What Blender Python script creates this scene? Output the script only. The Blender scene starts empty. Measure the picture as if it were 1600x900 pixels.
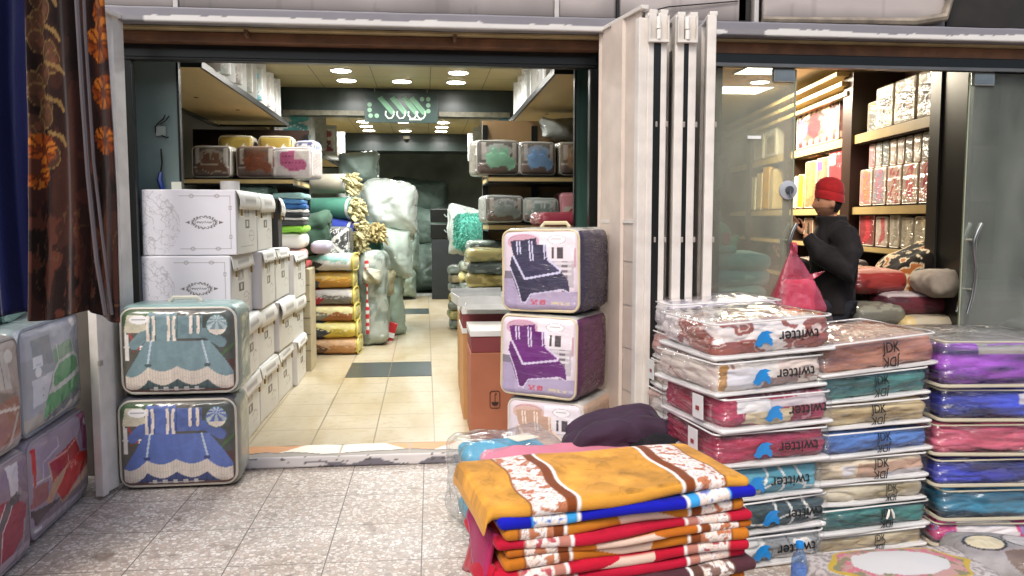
import bpy, bmesh, math, random
import numpy as np
from mathutils import Vector, Matrix
R = math.radians
S = bpy.context.scene
COL = S.collection
random.seed(7)

# ---------------------------------------------------------------- camera, sky, sun, exposure
FPX, PSI, THT, EYE = 1290.0, R(6.0), R(4.79), 1.55
cam = bpy.data.cameras.new('camera'); camo = bpy.data.objects.new('camera', cam); COL.objects.link(camo)
camo.location = (0, 0, EYE); camo.rotation_euler = (R(90) - THT, 0, -PSI)
cam.sensor_width = 36; cam.lens = FPX * 36 / 1600; cam.clip_start = .05; cam.clip_end = 300
S.camera = camo
W = bpy.data.worlds.new('World'); S.world = W; W.use_nodes = True
nt = W.node_tree; sky = nt.nodes.new('ShaderNodeTexSky'); sky.sky_type = 'NISHITA'; sky.sun_disc = False
SUN_EL, SUN_AZ = 52, 205          # sun behind the camera, thin overcast
sky.sun_elevation = R(SUN_EL); sky.sun_rotation = R(SUN_AZ); sky.dust_density = 4; sky.air_density = 1.2; sky.ozone_density = .6
bg = nt.nodes['Background']; bg.inputs[1].default_value = .15
nt.links.new(sky.outputs[0], bg.inputs[0])
sl = bpy.data.lights.new('sun', 'SUN'); sl.energy = .9; sl.angle = R(14); sl.color = (1, .98, .95)
so = bpy.data.objects.new('sun', sl); COL.objects.link(so)
so.rotation_euler = (R(90 - SUN_EL), 0, R(180 - SUN_AZ))
S.view_settings.view_transform = 'Standard'; S.view_settings.look = 'None'
S.view_settings.exposure = .6; S.view_settings.gamma = 1
S.cycles.use_denoising = True; S.cycles.max_bounces = 6; S.cycles.diffuse_bounces = 3; S.cycles.glossy_bounces = 3
S.cycles.transparent_max_bounces = 10; S.cycles.transmission_bounces = 4
S.cycles.sample_clamp_indirect = 6; S.cycles.caustics_reflective = False; S.cycles.caustics_refractive = False

# ---------------------------------------------------------------- helpers
_F = Vector((math.sin(PSI) * math.cos(THT), math.cos(PSI) * math.cos(THT), -math.sin(THT)))
_R = Vector((math.cos(PSI), -math.sin(PSI), 0)); _U = Vector((math.sin(PSI) * math.sin(THT), math.cos(PSI) * math.sin(THT), math.cos(THT)))
def at(px, py, X=None, Y=None, Z=None):          # photograph pixel + one known coordinate -> world point
    d = _F + (px - 800) / FPX * _R + (450 - py) / FPX * _U
    t = Y / d.y if Y is not None else (Z - EYE) / d.z if Z is not None else X / d.x
    return Vector((t * d.x, t * d.y, EYE + t * d.z))
def hx(h, k=1.0):
    h = h.lstrip('#'); c = [int(h[i:i + 2], 16) / 255 for i in (0, 2, 4)]
    return np.array([k * (x / 12.92 if x <= .04045 else ((x + .055) / 1.055) ** 2.4) for x in c])
def _h(i, j, k, s):
    n = (i * 374761393 + j * 668265263 + k * 2147483647 + s * 144665) & 0xffffffff
    n = ((n ^ (n >> 13)) * 1274126177) & 0xffffffff
    return ((n ^ (n >> 16)) & 0xffff) / 65535.0
def vn(P, s=0):                                   # value noise 0..1
    P = np.asarray(P, float); I = np.floor(P).astype(np.int64); f = P - I; f = f * f * (3 - 2 * f)
    r = 0
    for a in (0, 1):
        for b in (0, 1):
            for c in (0, 1):
                w = (f[:, 0] if a else 1 - f[:, 0]) * (f[:, 1] if b else 1 - f[:, 1]) * (f[:, 2] if c else 1 - f[:, 2])
                r = r + w * _h(I[:, 0] + a, I[:, 1] + b, I[:, 2] + c, s)
    return r
def fb(P, s=0, o=3):
    r, a, t = 0, .5, 0
    P = np.asarray(P, float)
    for k in range(o): r = r + a * vn(P * 2 ** k + 17.3 * k, s + k); t += a; a *= .5
    return r / t
def n2(u, v, su, sv, s=0, o=3): return fb(np.stack([u * su, v * sv, 0 * u], 1), s, o)

# materials --------------------------------------------------------------------------------------------
MAT = {}
def _new(name):
    m = bpy.data.materials.new(name); m.use_nodes = True; n = m.node_tree; return m, n, n.nodes['Principled BSDF']
def _noise(n, scale, stretch=(1, 1, 1), detail=4, coord='Object'):
    tc = n.nodes.new('ShaderNodeTexCoord'); mp = n.nodes.new('ShaderNodeMapping'); mp.inputs['Scale'].default_value = stretch
    t = n.nodes.new('ShaderNodeTexNoise'); t.inputs['Scale'].default_value = scale; t.inputs['Detail'].default_value = detail
    n.links.new(tc.outputs[coord], mp.inputs[0]); n.links.new(mp.outputs[0], t.inputs['Vector']); return t
def _bump(n, t, strength, dist=.01, out=0):
    b = n.nodes.new('ShaderNodeBump'); b.inputs['Strength'].default_value = strength; b.inputs['Distance'].default_value = dist
    n.links.new(t.outputs[out], b.inputs['Height']); return b
def _mixc(n, fac, a, b):
    m = n.nodes.new('ShaderNodeMix'); m.data_type = 'RGBA'
    for s, v in ((6, a), (7, b)):
        if hasattr(v, 'is_output'): n.links.new(v, m.inputs[s])
        else: m.inputs[s].default_value = (*v, 1)
    if hasattr(fac, 'is_output'): n.links.new(fac, m.inputs[0])
    else: m.inputs[0].default_value = fac
    return m.outputs[2]
def _ramp(n, src, lo, hi):
    r = n.nodes.new('ShaderNodeMapRange'); r.inputs[1].default_value = lo; r.inputs[2].default_value = hi; r.clamp = True
    n.links.new(src, r.inputs[0]); return r.outputs[0]
def plain(name, col, rough=.6, metal=0, var=.12, scale=6, bump=0, bscale=60, coat=0, sheen=0, spec=.5, stretch=(1, 1, 1)):
    """solid colour with uneven tone and a little relief"""
    if name in MAT: return MAT[name]
    c = hx(col) if isinstance(col, str) else np.array(col)
    m, n, b = _new(name)
    t = _noise(n, scale, stretch, 5)
    n.links.new(_mixc(n, _ramp(n, t.outputs[0], .3, .7), c * (1 - var), np.minimum(c * (1 + var), .95)), b.inputs['Base Color'])
    b.inputs['Roughness'].default_value = rough; b.inputs['Metallic'].default_value = metal
    b.inputs['Specular IOR Level'].default_value = spec
    b.inputs['Coat Weight'].default_value = coat; b.inputs['Coat Roughness'].default_value = .12
    b.inputs['Sheen Weight'].default_value = sheen; b.inputs['Sheen Roughness'].default_value = .4
    if bump: n.links.new(_bump(n, _noise(n, bscale, stretch, 3), bump, .004).outputs[0], b.inputs['Normal'])
    MAT[name] = m; return m
def _crease(n, scale, stretch, strength, dist):
    """crinkled film: sharp ridges where two noise slopes meet, plus soft swells"""
    t = _noise(n, scale, stretch, 2); t.inputs['Distortion'].default_value = .9
    s = n.nodes.new('ShaderNodeMath'); s.operation = 'SUBTRACT'; s.inputs[1].default_value = .5; n.links.new(t.outputs[0], s.inputs[0])
    a = n.nodes.new('ShaderNodeMath'); a.operation = 'ABSOLUTE'; n.links.new(s.outputs[0], a.inputs[0])
    t2 = _noise(n, scale * .4, stretch, 3); t2.inputs['Distortion'].default_value = 1.2
    t3 = _noise(n, scale * .33, (1, 1, 1), 2); k = n.nodes.new('ShaderNodeMath'); k.operation = 'MULTIPLY'      # taut here, crumpled there
    n.links.new(_ramp(n, t3.outputs[0], .34, .60), k.inputs[0]); n.links.new(a.outputs[0], k.inputs[1])
    m = n.nodes.new('ShaderNodeMath'); m.operation = 'SUBTRACT'; n.links.new(t2.outputs[0], m.inputs[0]); n.links.new(k.outputs[0], m.inputs[1])
    return _bump(n, m, strength, dist)
def painted(kind):
    """colour from the mesh's own pattern; kind sets the surface: wrapped in clear plastic, fabric, velvet, card"""
    k = 'painted_' + kind
    if k in MAT: return MAT[k]
    m, n, b = _new(k)
    a = n.nodes.new('ShaderNodeAttribute'); a.attribute_name = 'Col'
    if kind == 'film':
        n.links.new(a.outputs[0], b.inputs['Base Color'])
        b.inputs['Roughness'].default_value = .75
        b.inputs['Coat Weight'].default_value = .8; b.inputs['Coat Roughness'].default_value = .06; b.inputs['Coat IOR'].default_value = 1.5
        bp = _crease(n, 10, (.5, .5, 2.6), 1.0, .05); n.links.new(bp.outputs[0], b.inputs['Coat Normal'])
        t = _noise(n, 30, (1, 1, 1), 3); n.links.new(_bump(n, t, .3, .01).outputs[0], b.inputs['Normal'])
    elif kind == 'flatfilm':
        n.links.new(a.outputs[0], b.inputs['Base Color'])
        b.inputs['Roughness'].default_value = .6
        b.inputs['Coat Weight'].default_value = .8; b.inputs['Coat Roughness'].default_value = .1
        bp = _crease(n, 4.5, (.8, .8, 1.5), .6, .05); n.links.new(bp.outputs[0], b.inputs['Coat Normal'])
    elif kind in ('fabric', 'velvet', 'content'):
        n.links.new(a.outputs[0], b.inputs['Base Color']); b.inputs['Roughness'].default_value = .85
        b.inputs['Sheen Weight'].default_value = .18 if kind == 'velvet' else .1; b.inputs['Sheen Roughness'].default_value = .35
        b.inputs['Specular IOR Level'].default_value = .2
        t = _noise(n, 160 if kind == 'velvet' else 240, (1, 1, 1), 3); n.links.new(_bump(n, t, .5, .004).outputs[0], b.inputs['Normal'])
    else:
        n.links.new(a.outputs[0], b.inputs['Base Color']); b.inputs['Roughness'].default_value = .5
        t = _noise(n, 14, (1, 1, 1), 3); n.links.new(_bump(n, t, .12, .01).outputs[0], b.inputs['Normal'])
    MAT[k] = m; return m
def emit(name, col, st):
    if name in MAT: return MAT[name]
    m, n, b = _new(name); b.inputs['Base Color'].default_value = (*col, 1)
    b.inputs['Emission Color'].default_value = (*col, 1); b.inputs['Emission Strength'].default_value = st; MAT[name] = m; return m
def clear(name, tint=(.93, .95, .95), gloss=.12, rough=.05, haze=.06, wrinkle=0, wscale=10, hazecol=(.8, .82, .82), streak=0):
    """thin clear sheet: see-through, hazy, glossy"""
    if name in MAT: return MAT[name]
    m, n, b = _new(name); n.nodes.remove(b); out = n.nodes['Material Output']
    tr = n.nodes.new('ShaderNodeBsdfTransparent'); tr.inputs[0].default_value = (*tint, 1)
    df = n.nodes.new('ShaderNodeBsdfDiffuse'); df.inputs[0].default_value = (*hazecol, 1)
    gl = n.nodes.new('ShaderNodeBsdfGlossy'); gl.inputs['Roughness'].default_value = rough
    m1 = n.nodes.new('ShaderNodeMixShader'); m2 = n.nodes.new('ShaderNodeMixShader')
    t = _noise(n, 3, (1, 1, .4), 4); n.links.new(_ramp(n, t.outputs[0], .2, 1.0), m1.inputs[0]) if haze > .5 else None
    if streak:
        t = _noise(n, 11, (.45, .45, 4.5), 4); t.inputs['Distortion'].default_value = .5; mm = n.nodes.new('ShaderNodeMath'); mm.operation = 'MULTIPLY_ADD'; mm.inputs[1].default_value = streak; mm.inputs[2].default_value = haze
        n.links.new(_ramp(n, t.outputs[0], .58, .76), mm.inputs[0]); n.links.new(mm.outputs[0], m1.inputs[0])
    elif haze <= .5:
        mm = n.nodes.new('ShaderNodeMath'); mm.operation = 'MULTIPLY'; mm.inputs[1].default_value = haze * 2
        n.links.new(_ramp(n, t.outputs[0], .1, .9), mm.inputs[0]); n.links.new(mm.outputs[0], m1.inputs[0])
    n.links.new(tr.outputs[0], m1.inputs[1]); n.links.new(df.outputs[0], m1.inputs[2])
    lw = n.nodes.new('ShaderNodeFresnel'); ge = n.nodes.new('ShaderNodeNewGeometry'); mr = n.nodes.new('ShaderNodeMapRange')     # a thin sheet mirrors alike from both sides
    n.links.new(ge.outputs['Backfacing'], mr.inputs[0]); mr.inputs[3].default_value = 1.5; mr.inputs[4].default_value = 1 / 1.5; n.links.new(mr.outputs[0], lw.inputs[0])
    ad = n.nodes.new('ShaderNodeMath'); ad.operation = 'ADD'; ad.inputs[1].default_value = gloss; ad.use_clamp = True
    n.links.new(lw.outputs[0], ad.inputs[0]); n.links.new(ad.outputs[0], m2.inputs[0])
    n.links.new(m1.outputs[0], m2.inputs[1]); n.links.new(gl.outputs[0], m2.inputs[2]); n.links.new(m2.outputs[0], out.inputs[0])
    if wrinkle:
        t = _noise(n, wscale, (1, 1, 1), 3); t.inputs['Distortion'].default_value = 1
        bp = _crease(n, wscale, (.5, .5, 3), wrinkle, .05) if streak else _bump(n, t, wrinkle, .05); n.links.new(bp.outputs[0], gl.inputs['Normal']); n.links.new(bp.outputs[0], df.inputs['Normal']); n.links.new(bp.outputs[0], lw.inputs['Normal']) if not streak else None
    MAT[name] = m; return m

# objects ----------------------------------------------------------------------------------------------
def tag(o, label=None, cat=None, group=None, kind=None):
    for k, v in (('label', label), ('category', cat), ('group', group), ('kind', kind)):
        if v: o[k] = v
    return o
def thing(name, label, cat, loc=(0, 0, 0), rz=0, group=None, rx=0, ry=0):
    o = bpy.data.objects.new(name, None); COL.objects.link(o); o.location = loc; o.rotation_euler = (rx, ry, rz)
    return tag(o, label, cat, group)
def link(name, me, mat, parent=None, loc=None):
    o = bpy.data.objects.new(name, me); COL.objects.link(o)
    if mat is not None and len(me.materials) == 0:
        for m in (mat if isinstance(mat, (list, tuple)) else [mat]): me.materials.append(m)
    if parent: o.parent = parent
    if loc is not None: o.location = loc
    return o
def mk(name, V, F, mat, parent=None, cols=None, smooth=True, mi=None, loc=None):
    me = bpy.data.meshes.new(name)
    V = np.asarray(V, float)
    if isinstance(F, np.ndarray) and F.ndim == 2:
        nf, k = F.shape
        me.vertices.add(len(V)); me.vertices.foreach_set('co', V.astype(np.float32).ravel())
        me.loops.add(nf * k); me.loops.foreach_set('vertex_index', F.astype(np.int32).ravel())
        me.polygons.add(nf); me.polygons.foreach_set('loop_start', np.arange(0, nf * k, k, dtype=np.int32))
        me.update(calc_edges=True)
    else:
        me.from_pydata([tuple(v) for v in V], [], [tuple(f) for f in F]); me.update()
    if smooth: me.polygons.foreach_set('use_smooth', np.ones(len(me.polygons), bool))
    if cols is not None:
        a = me.color_attributes.new('Col', 'FLOAT_COLOR', 'POINT')
        c = np.ones((len(V), 4), np.float32); c[:, :3] = np.clip(cols, 0, .95); a.data.foreach_set('color', c.ravel())
    if mi is not None: me.polygons.foreach_set('material_index', np.asarray(mi, np.int32))
    return link(name, me, mat, parent, loc)
def copy_tree(o, parent=None):
    c = o.copy(); COL.objects.link(c); c.parent = parent
    for ch in list(o.children): copy_tree(ch, c)
    return c

class MB:
    """collects simple shapes into one mesh"""
    def __init__(s): s.v = []; s.f = []; s.c = []; s.m = []
    def add(s, V, F, col=(.5, .5, .5), mi=0):
        b = len(s.v); s.v += [tuple(v) for v in V]; s.f += [tuple(i + b for i in f) for f in F]
        s.c += [tuple(col)] * len(V); s.m += [mi] * len(F); return s
    def box(s, a, b, col=(.5,) * 3, bev=0, mi=0, rot=None, at=None):
        (x0, y0, z0), (x1, y1, z1) = [min(p, q) for p, q in zip(a, b)], [max(p, q) for p, q in zip(a, b)]
        bm = bmesh.new(); bmesh.ops.create_cube(bm, size=1)
        for v in bm.verts: v.co = Vector(((x0 + x1) / 2 + v.co.x * (x1 - x0), (y0 + y1) / 2 + v.co.y * (y1 - y0), (z0 + z1) / 2 + v.co.z * (z1 - z0)))
        if bev: bmesh.ops.bevel(bm, geom=list(bm.edges), offset=bev, segments=2, affect='EDGES', profile=.6)
        if rot is not None:
            M = Matrix.Rotation(rot[0], 3, rot[1]); o = Vector(at if at is not None else ((x0 + x1) / 2, (y0 + y1) / 2, (z0 + z1) / 2))
            for v in bm.verts: v.co = M @ (v.co - o) + o
        bm.verts.index_update(); s.add([v.co for v in bm.verts], [[v.index for v in f.verts] for f in bm.faces], col, mi); bm.free(); return s
    def tube(s, pts, r, col=(.5,) * 3, n=8, closed=False, mi=0, caps=True):
        pts = [Vector(p) for p in pts]; N = len(pts); rr = r if hasattr(r, '__len__') else [r] * N
        V = []; up = Vector((.13, .27, 1)).normalized(); prev = None
        for i, p in enumerate(pts):
            t = (pts[(i + 1) % N] - pts[i - 1]) if closed else (pts[min(i + 1, N - 1)] - pts[max(i - 1, 0)])
            t = t.normalized() if t.length > 1e-9 else Vector((0, 0, 1))
            if prev is None:
                a = t.cross(up); a = a.normalized() if a.length > 1e-3 else t.cross(Vector((1, 0, 0))).normalized()
            else:
                a = prev - t * prev.dot(t); a = a.normalized() if a.length > 1e-6 else t.cross(up).normalized()
            prev = a; b = t.cross(a)
            for k in range(n):
                w = 2 * math.pi * k / n; V.append(p + rr[i] * (math.cos(w) * a + math.sin(w) * b))
        F = []
        for i in range(N if closed else N - 1):
            j = (i + 1) % N
            for k in range(n): F.append((i * n + k, i * n + (k + 1) % n, j * n + (k + 1) % n, j * n + k))
        if not closed and caps: F += [tuple(range(n))[::-1], tuple((N - 1) * n + k for k in range(n))]
        return s.add(V, F, col, mi)
    def lathe(s, prof, cen=(0, 0, 0), n=24, col=(.5,) * 3, mi=0):
        V = []; F = []
        for r, z in prof:
            for k in range(n): w = 2 * math.pi * k / n; V.append((cen[0] + r * math.cos(w), cen[1] + r * math.sin(w), cen[2] + z))
        for i in range(len(prof) - 1):
            for k in range(n): F.append((i * n + k, i * n + (k + 1) % n, (i + 1) * n + (k + 1) % n, (i + 1) * n + k))
        F += [tuple(range(n))[::-1], tuple((len(prof) - 1) * n + k for k in range(n))]
        return s.add(V, F, col, mi)
    def poly(s, pts, th, axis='y', col=(.5,) * 3, mi=0):
        """extruded outline given in the x-z plane (axis y), x-y (axis z) or y-z (axis x)"""
        n = len(pts)
        def T(p, d): return {'y': (p[0], d, p[1]), 'z': (p[0], p[1], d), 'x': (d, p[0], p[1])}[axis]
        V = [T(p, th[0]) for p in pts] + [T(p, th[1]) for p in pts]
        F = [tuple(range(n)), tuple(range(2 * n - 1, n - 1, -1))] + [(i, i + n, (i + 1) % n + n, (i + 1) % n) for i in range(n)]
        return s.add(V, F, col, mi)
    def build(s, name, mat, parent=None, smooth=False, cols=False, loc=None):
        o = mk(name, s.v, s.f, mat, parent, np.array(s.c) if cols else None, smooth, s.m if isinstance(mat, (list, tuple)) else None, loc)
        bm = bmesh.new(); bm.from_mesh(o.data); bmesh.ops.recalc_face_normals(bm, faces=bm.faces); bm.to_mesh(o.data); bm.free()
        if smooth: o.data.polygons.foreach_set('use_smooth', np.ones(len(o.data.polygons), bool)); o.data.set_sharp_from_angle(angle=R(40))
        return o

def lattice(nx, ny, nz):
    """surface lattice of a cube: normalised coords (-1..1) and quads"""
    vs = []; quads = []; base = 0
    for ax, (na, nb) in ((0, (ny, nz)), (1, (nx, nz)), (2, (nx, ny))):
        for sgn in (-1, 1):
            a, b = np.meshgrid(np.arange(na + 1), np.arange(nb + 1), indexing='ij')
            n3 = [None] * 3; o = [i for i in range(3) if i != ax]
            n3[o[0]] = a.ravel(); n3[o[1]] = b.ravel(); n3[ax] = np.full(a.size, (nx, ny, nz)[ax] if sgn > 0 else 0)
            vs.append(np.stack(n3, 1))
            i = np.arange(na)[:, None] * (nb + 1) + np.arange(nb)[None]; i = i.ravel() + base
            q = np.stack([i, i + nb + 1, i + nb + 2, i + 1], 1)
            if (sgn < 0) != (ax == 1): q = q[:, ::-1]
            quads.append(q); base += a.size
    A = np.concatenate(vs); Q = np.concatenate(quads)
    key = A[:, 0] * 4000000 + A[:, 1] * 2000 + A[:, 2]
    _, idx, inv = np.unique(key, return_index=True, return_inverse=True)
    A = A[idx]; return A, inv[Q]
def softshape(n, size, r, bulge=(0, 0, 0), wr=0, wf=(3, 3, 3), seed=0, warp=None, cr=0):
    """rounded, bulging, crumpled box; n = normalised box coords"""
    h = np.array(size) / 2; r = min(r, *(h * .999)); p = n * h
    q = np.clip(p, -(h - r), h - r); d = p - q; L = np.linalg.norm(d, axis=1, keepdims=True); dn = d / np.maximum(L, 1e-9)
    out = q + dn * r
    g = 1 - n ** 2
    for a in range(3):
        o = [i for i in range(3) if i != a]; out[:, a] += np.sign(n[:, a]) * np.abs(n[:, a]) * bulge[a] * g[:, o[0]] * g[:, o[1]]
    if wr: out += dn * (wr * (fb(out * np.array(wf) + seed * 3.7, seed, 3) - .5) * 2)[:, None]
    if cr: out -= dn * (cr * (1 - 5 * np.abs(fb(out * np.array(wf) * 1.7 + seed * 5.1, seed + 9, 2) - .5)).clip(0, 1))[:, None]
    if warp is not None: out = warp(out)
    return out
def softbox(name, size, r, res, mat, parent=None, paint=None, col=(.5, .5, .5), bulge=(0, 0, 0), wr=0, wf=(3, 3, 3), seed=0, warp=None, base=True, loc=None, ease=True, cr=0):
    nx, ny, nz = res; A, Q = lattice(nx, ny, nz)
    n = A / np.array([nx, ny, nz]) * 2 - 1
    if ease and r > 0:                                        # crowd lattice lines towards the rounded edges
        for a in range(3):
            k = min(.45, 1.2 * r / size[a] * (6 / max(res[a], 1)) + .0); n[:, a] = (1 - k) * n[:, a] + k * np.sin(n[:, a] * math.pi / 2)
    V = softshape(n, size, r, bulge, wr, wf, seed, warp, cr)
    if base: V[:, 2] += size[2] / 2
    if paint is None: C = np.tile(np.asarray(col, float), (len(V), 1))
    else:
        C = np.zeros((len(V), 3)); u3 = (n + 1) / 2; done = np.zeros(len(V), bool)
        for fid, a, s, uu, vv in (('F', 1, -1, 0, 2), ('R', 0, 1, 1, 2), ('L', 0, -1, 1, 2), ('T', 2, 1, 0, 1), ('B', 1, 1, 0, 2), ('D', 2, -1, 0, 1)):
            mk_ = (np.abs(n[:, a] - s) < 1e-6) & ~done; done |= mk_
            if mk_.any(): C[mk_] = paint(fid, u3[mk_, uu], u3[mk_, vv], V[mk_])
    return mk(name, V, Q, mat, parent, C, True, loc=loc)
def sheet(name, fn, nu, nv, th, mat, parent=None, paint=None, col=(.5, .5, .5), loc=None):
    """cloth or card of real thickness over a parametric surface fn(u, v) -> (N, 3)"""
    u, v = [a.ravel() for a in np.meshgrid(np.linspace(0, 1, nu + 1), np.linspace(0, 1, nv + 1), indexing='ij')]
    P = fn(u, v); e = 1e-3
    N = np.cross(fn(u + e, v) - fn(u - e, v), fn(u, v + e) - fn(u, v - e)); N /= np.maximum(np.linalg.norm(N, axis=1, keepdims=True), 1e-12)
    V = np.concatenate([P + N * th / 2, P - N * th / 2]); M = len(P)
    i = (np.arange(nu)[:, None] * (nv + 1) + np.arange(nv)[None]).ravel()
    q = np.stack([i, i + nv + 1, i + nv + 2, i + 1], 1); F = [q, q[:, ::-1] + M]
    g = lambda a, b: a * (nv + 1) + b
    ed = []
    for k in range(nu): ed += [(g(k, 0), g(k, 0) + M, g(k + 1, 0) + M, g(k + 1, 0)), (g(k + 1, nv), g(k + 1, nv) + M, g(k, nv) + M, g(k, nv))]
    for k in range(nv): ed += [(g(0, k + 1), g(0, k + 1) + M, g(0, k) + M, g(0, k)), (g(nu, k), g(nu, k) + M, g(nu, k + 1) + M, g(nu, k + 1))]
    F.append(np.array(ed)); C = np.tile(np.asarray(col, float), (M, 1)) if paint is None else paint(u, v, P)
    return mk(name, V, np.concatenate(F), mat, parent, np.concatenate([C, C]), True, loc=loc)

class Art:
    """flat picture drawn with shapes on (u, v) samples; a = width / height"""
    def __init__(s, u, v, bg, a=1.3): s.u, s.v, s.a = u, v, a; s.c = np.tile(np.asarray(hx(bg) if isinstance(bg, str) else bg, float), (len(u), 1))
    def k(s, m, col, al=1.0):
        c = hx(col) if isinstance(col, str) else np.asarray(col); s.c[m] = s.c[m] * (1 - al) + c * al; return s
    def rect(s, u0, v0, u1, v1, col, al=1.0): return s.k((s.u > u0) & (s.u < u1) & (s.v > v0) & (s.v < v1), col, al)
    def inpoly(s, pts):
        m = np.zeros(len(s.u), bool); n = len(pts)
        for i in range(n):
            (x0, y0), (x1, y1) = pts[i], pts[i - 1]
            if y0 == y1: continue
            m ^= ((y0 > s.v) != (y1 > s.v)) & (s.u < (x1 - x0) * (s.v - y0) / (y1 - y0) + x0)
        return m
    def poly(s, pts, col, al=1.0): return s.k(s.inpoly(pts), col, al)
    def ell(s, cx, cy, rx, ry, col, al=1.0, ring=0):
        d = ((s.u - cx) / rx) ** 2 + ((s.v - cy) / ry) ** 2; return s.k((d < 1) & (d > ring), col, al)
    def line(s, pts, w, col, al=1.0):
        m = np.zeros(len(s.u), bool); x, y = s.u * s.a, s.v
        for (x0, y0), (x1, y1) in zip(pts, pts[1:]):
            x0, x1 = x0 * s.a, x1 * s.a; dx, dy = x1 - x0, y1 - y0; L = dx * dx + dy * dy + 1e-12
            t = np.clip(((x - x0) * dx + (y - y0) * dy) / L, 0, 1); m |= (x - x0 - t * dx) ** 2 + (y - y0 - t * dy) ** 2 < (w / 2) ** 2
        return s.k(m, col, al)
    def grain(s, amp, su, sv, seed=0): s.c *= (1 + amp * (n2(s.u, s.v, su, sv, seed) - .5) * 2)[:, None]; return s

_TXT = {}
def text_mesh(txt, size=1.0, bold=.0):
    """2-D triangles of a word in the built-in font, centred; -> verts (N,2), faces"""
    key = (txt, bold)
    if key not in _TXT:
        cu = bpy.data.curves.new('lettering', 'FONT'); cu.body = txt; cu.size = 1; cu.offset = bold; cu.fill_mode = 'FRONT'; cu.resolution_u = 3
        o = bpy.data.objects.new('lettering', cu); COL.objects.link(o)
        dg = bpy.context.evaluated_depsgraph_get(); me = o.evaluated_get(dg).to_mesh()
        bm = bmesh.new(); bm.from_mesh(me)
        for _ in range(3):
            es = [e for e in bm.edges if e.calc_length() > .16]
            if es: bmesh.ops.subdivide_edges(bm, edges=es, cuts=1); bmesh.ops.triangulate(bm, faces=bm.faces)
        bm.verts.index_update(); V = np.array([v.co[:2] for v in bm.verts]); F = [tuple(v.index for v in f.verts) for f in bm.faces]; bm.free()
        o.evaluated_get(dg).to_mesh_clear(); bpy.data.objects.remove(o); bpy.data.curves.remove(cu)
        V = V - (V.max(0) + V.min(0)) / 2; _TXT[key] = (V, F)
    V, F = _TXT[key]; return V * size, F
def rrect(w, h, r, n=5):
    """closed rounded-rectangle outline (x, y)"""
    out = []
    for cx, cy, a0 in ((w / 2 - r, h / 2 - r, 0), (-w / 2 + r, h / 2 - r, 90), (-w / 2 + r, -h / 2 + r, 180), (w / 2 - r, -h / 2 + r, 270)):
        for k in range(n + 1): a = R(a0 + 90 * k / n); out.append((cx + r * math.cos(a), cy + r * math.sin(a)))
    return out

# ================================================================ materials of the setting
def tiles(name, col, mortar, w, h, ms=.006, ox=0, oy=0, var=.1, rough=.35, vscale=2.5, col2=None):
    if name in MAT: return MAT[name]
    m, n, b = _new(name); tc = n.nodes.new('ShaderNodeTexCoord'); mp = n.nodes.new('ShaderNodeMapping'); mp.inputs['Location'].default_value = (-ox, -oy, 0)
    br = n.nodes.new('ShaderNodeTexBrick'); br.offset = 0; br.inputs['Scale'].default_value = 1; br.inputs['Mortar Size'].default_value = ms; br.inputs['Mortar Smooth'].default_value = .3
    br.inputs['Brick Width'].default_value = w; br.inputs['Row Height'].default_value = h; br.inputs['Bias'].default_value = 0
    n.links.new(tc.outputs['Object'], mp.inputs[0]); n.links.new(mp.outputs[0], br.inputs['Vector'])
    c = hx(col); c2 = hx(col2) if col2 else c * .93
    t = _noise(n, vscale, (1, .35, 1), 6); t.inputs['Distortion'].default_value = .8
    t2 = _noise(n, 18, (1, 1, 1), 4)
    f = n.nodes.new('ShaderNodeMath'); f.operation = 'ADD'; n.links.new(_ramp(n, t.outputs[0], .3, .75), f.inputs[0]); n.links.new(_ramp(n, t2.outputs[0], .55, 1.0), f.inputs[1])
    base = _mixc(n, f.outputs[0], np.minimum(c * (1 + var), .95), c2 * (1 - var))
    n.links.new(base, br.inputs['Color1']); n.links.new(base, br.inputs['Color2']); br.inputs['Mortar'].default_value = (*hx(mortar), 1)
    n.links.new(br.outputs[0], b.inputs['Base Color']); b.inputs['Roughness'].default_value = rough
    n.links.new(_bump(n, br, -.25, .003, 1).outputs[0], b.inputs['Normal'])
    MAT[name] = m; return m
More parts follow.
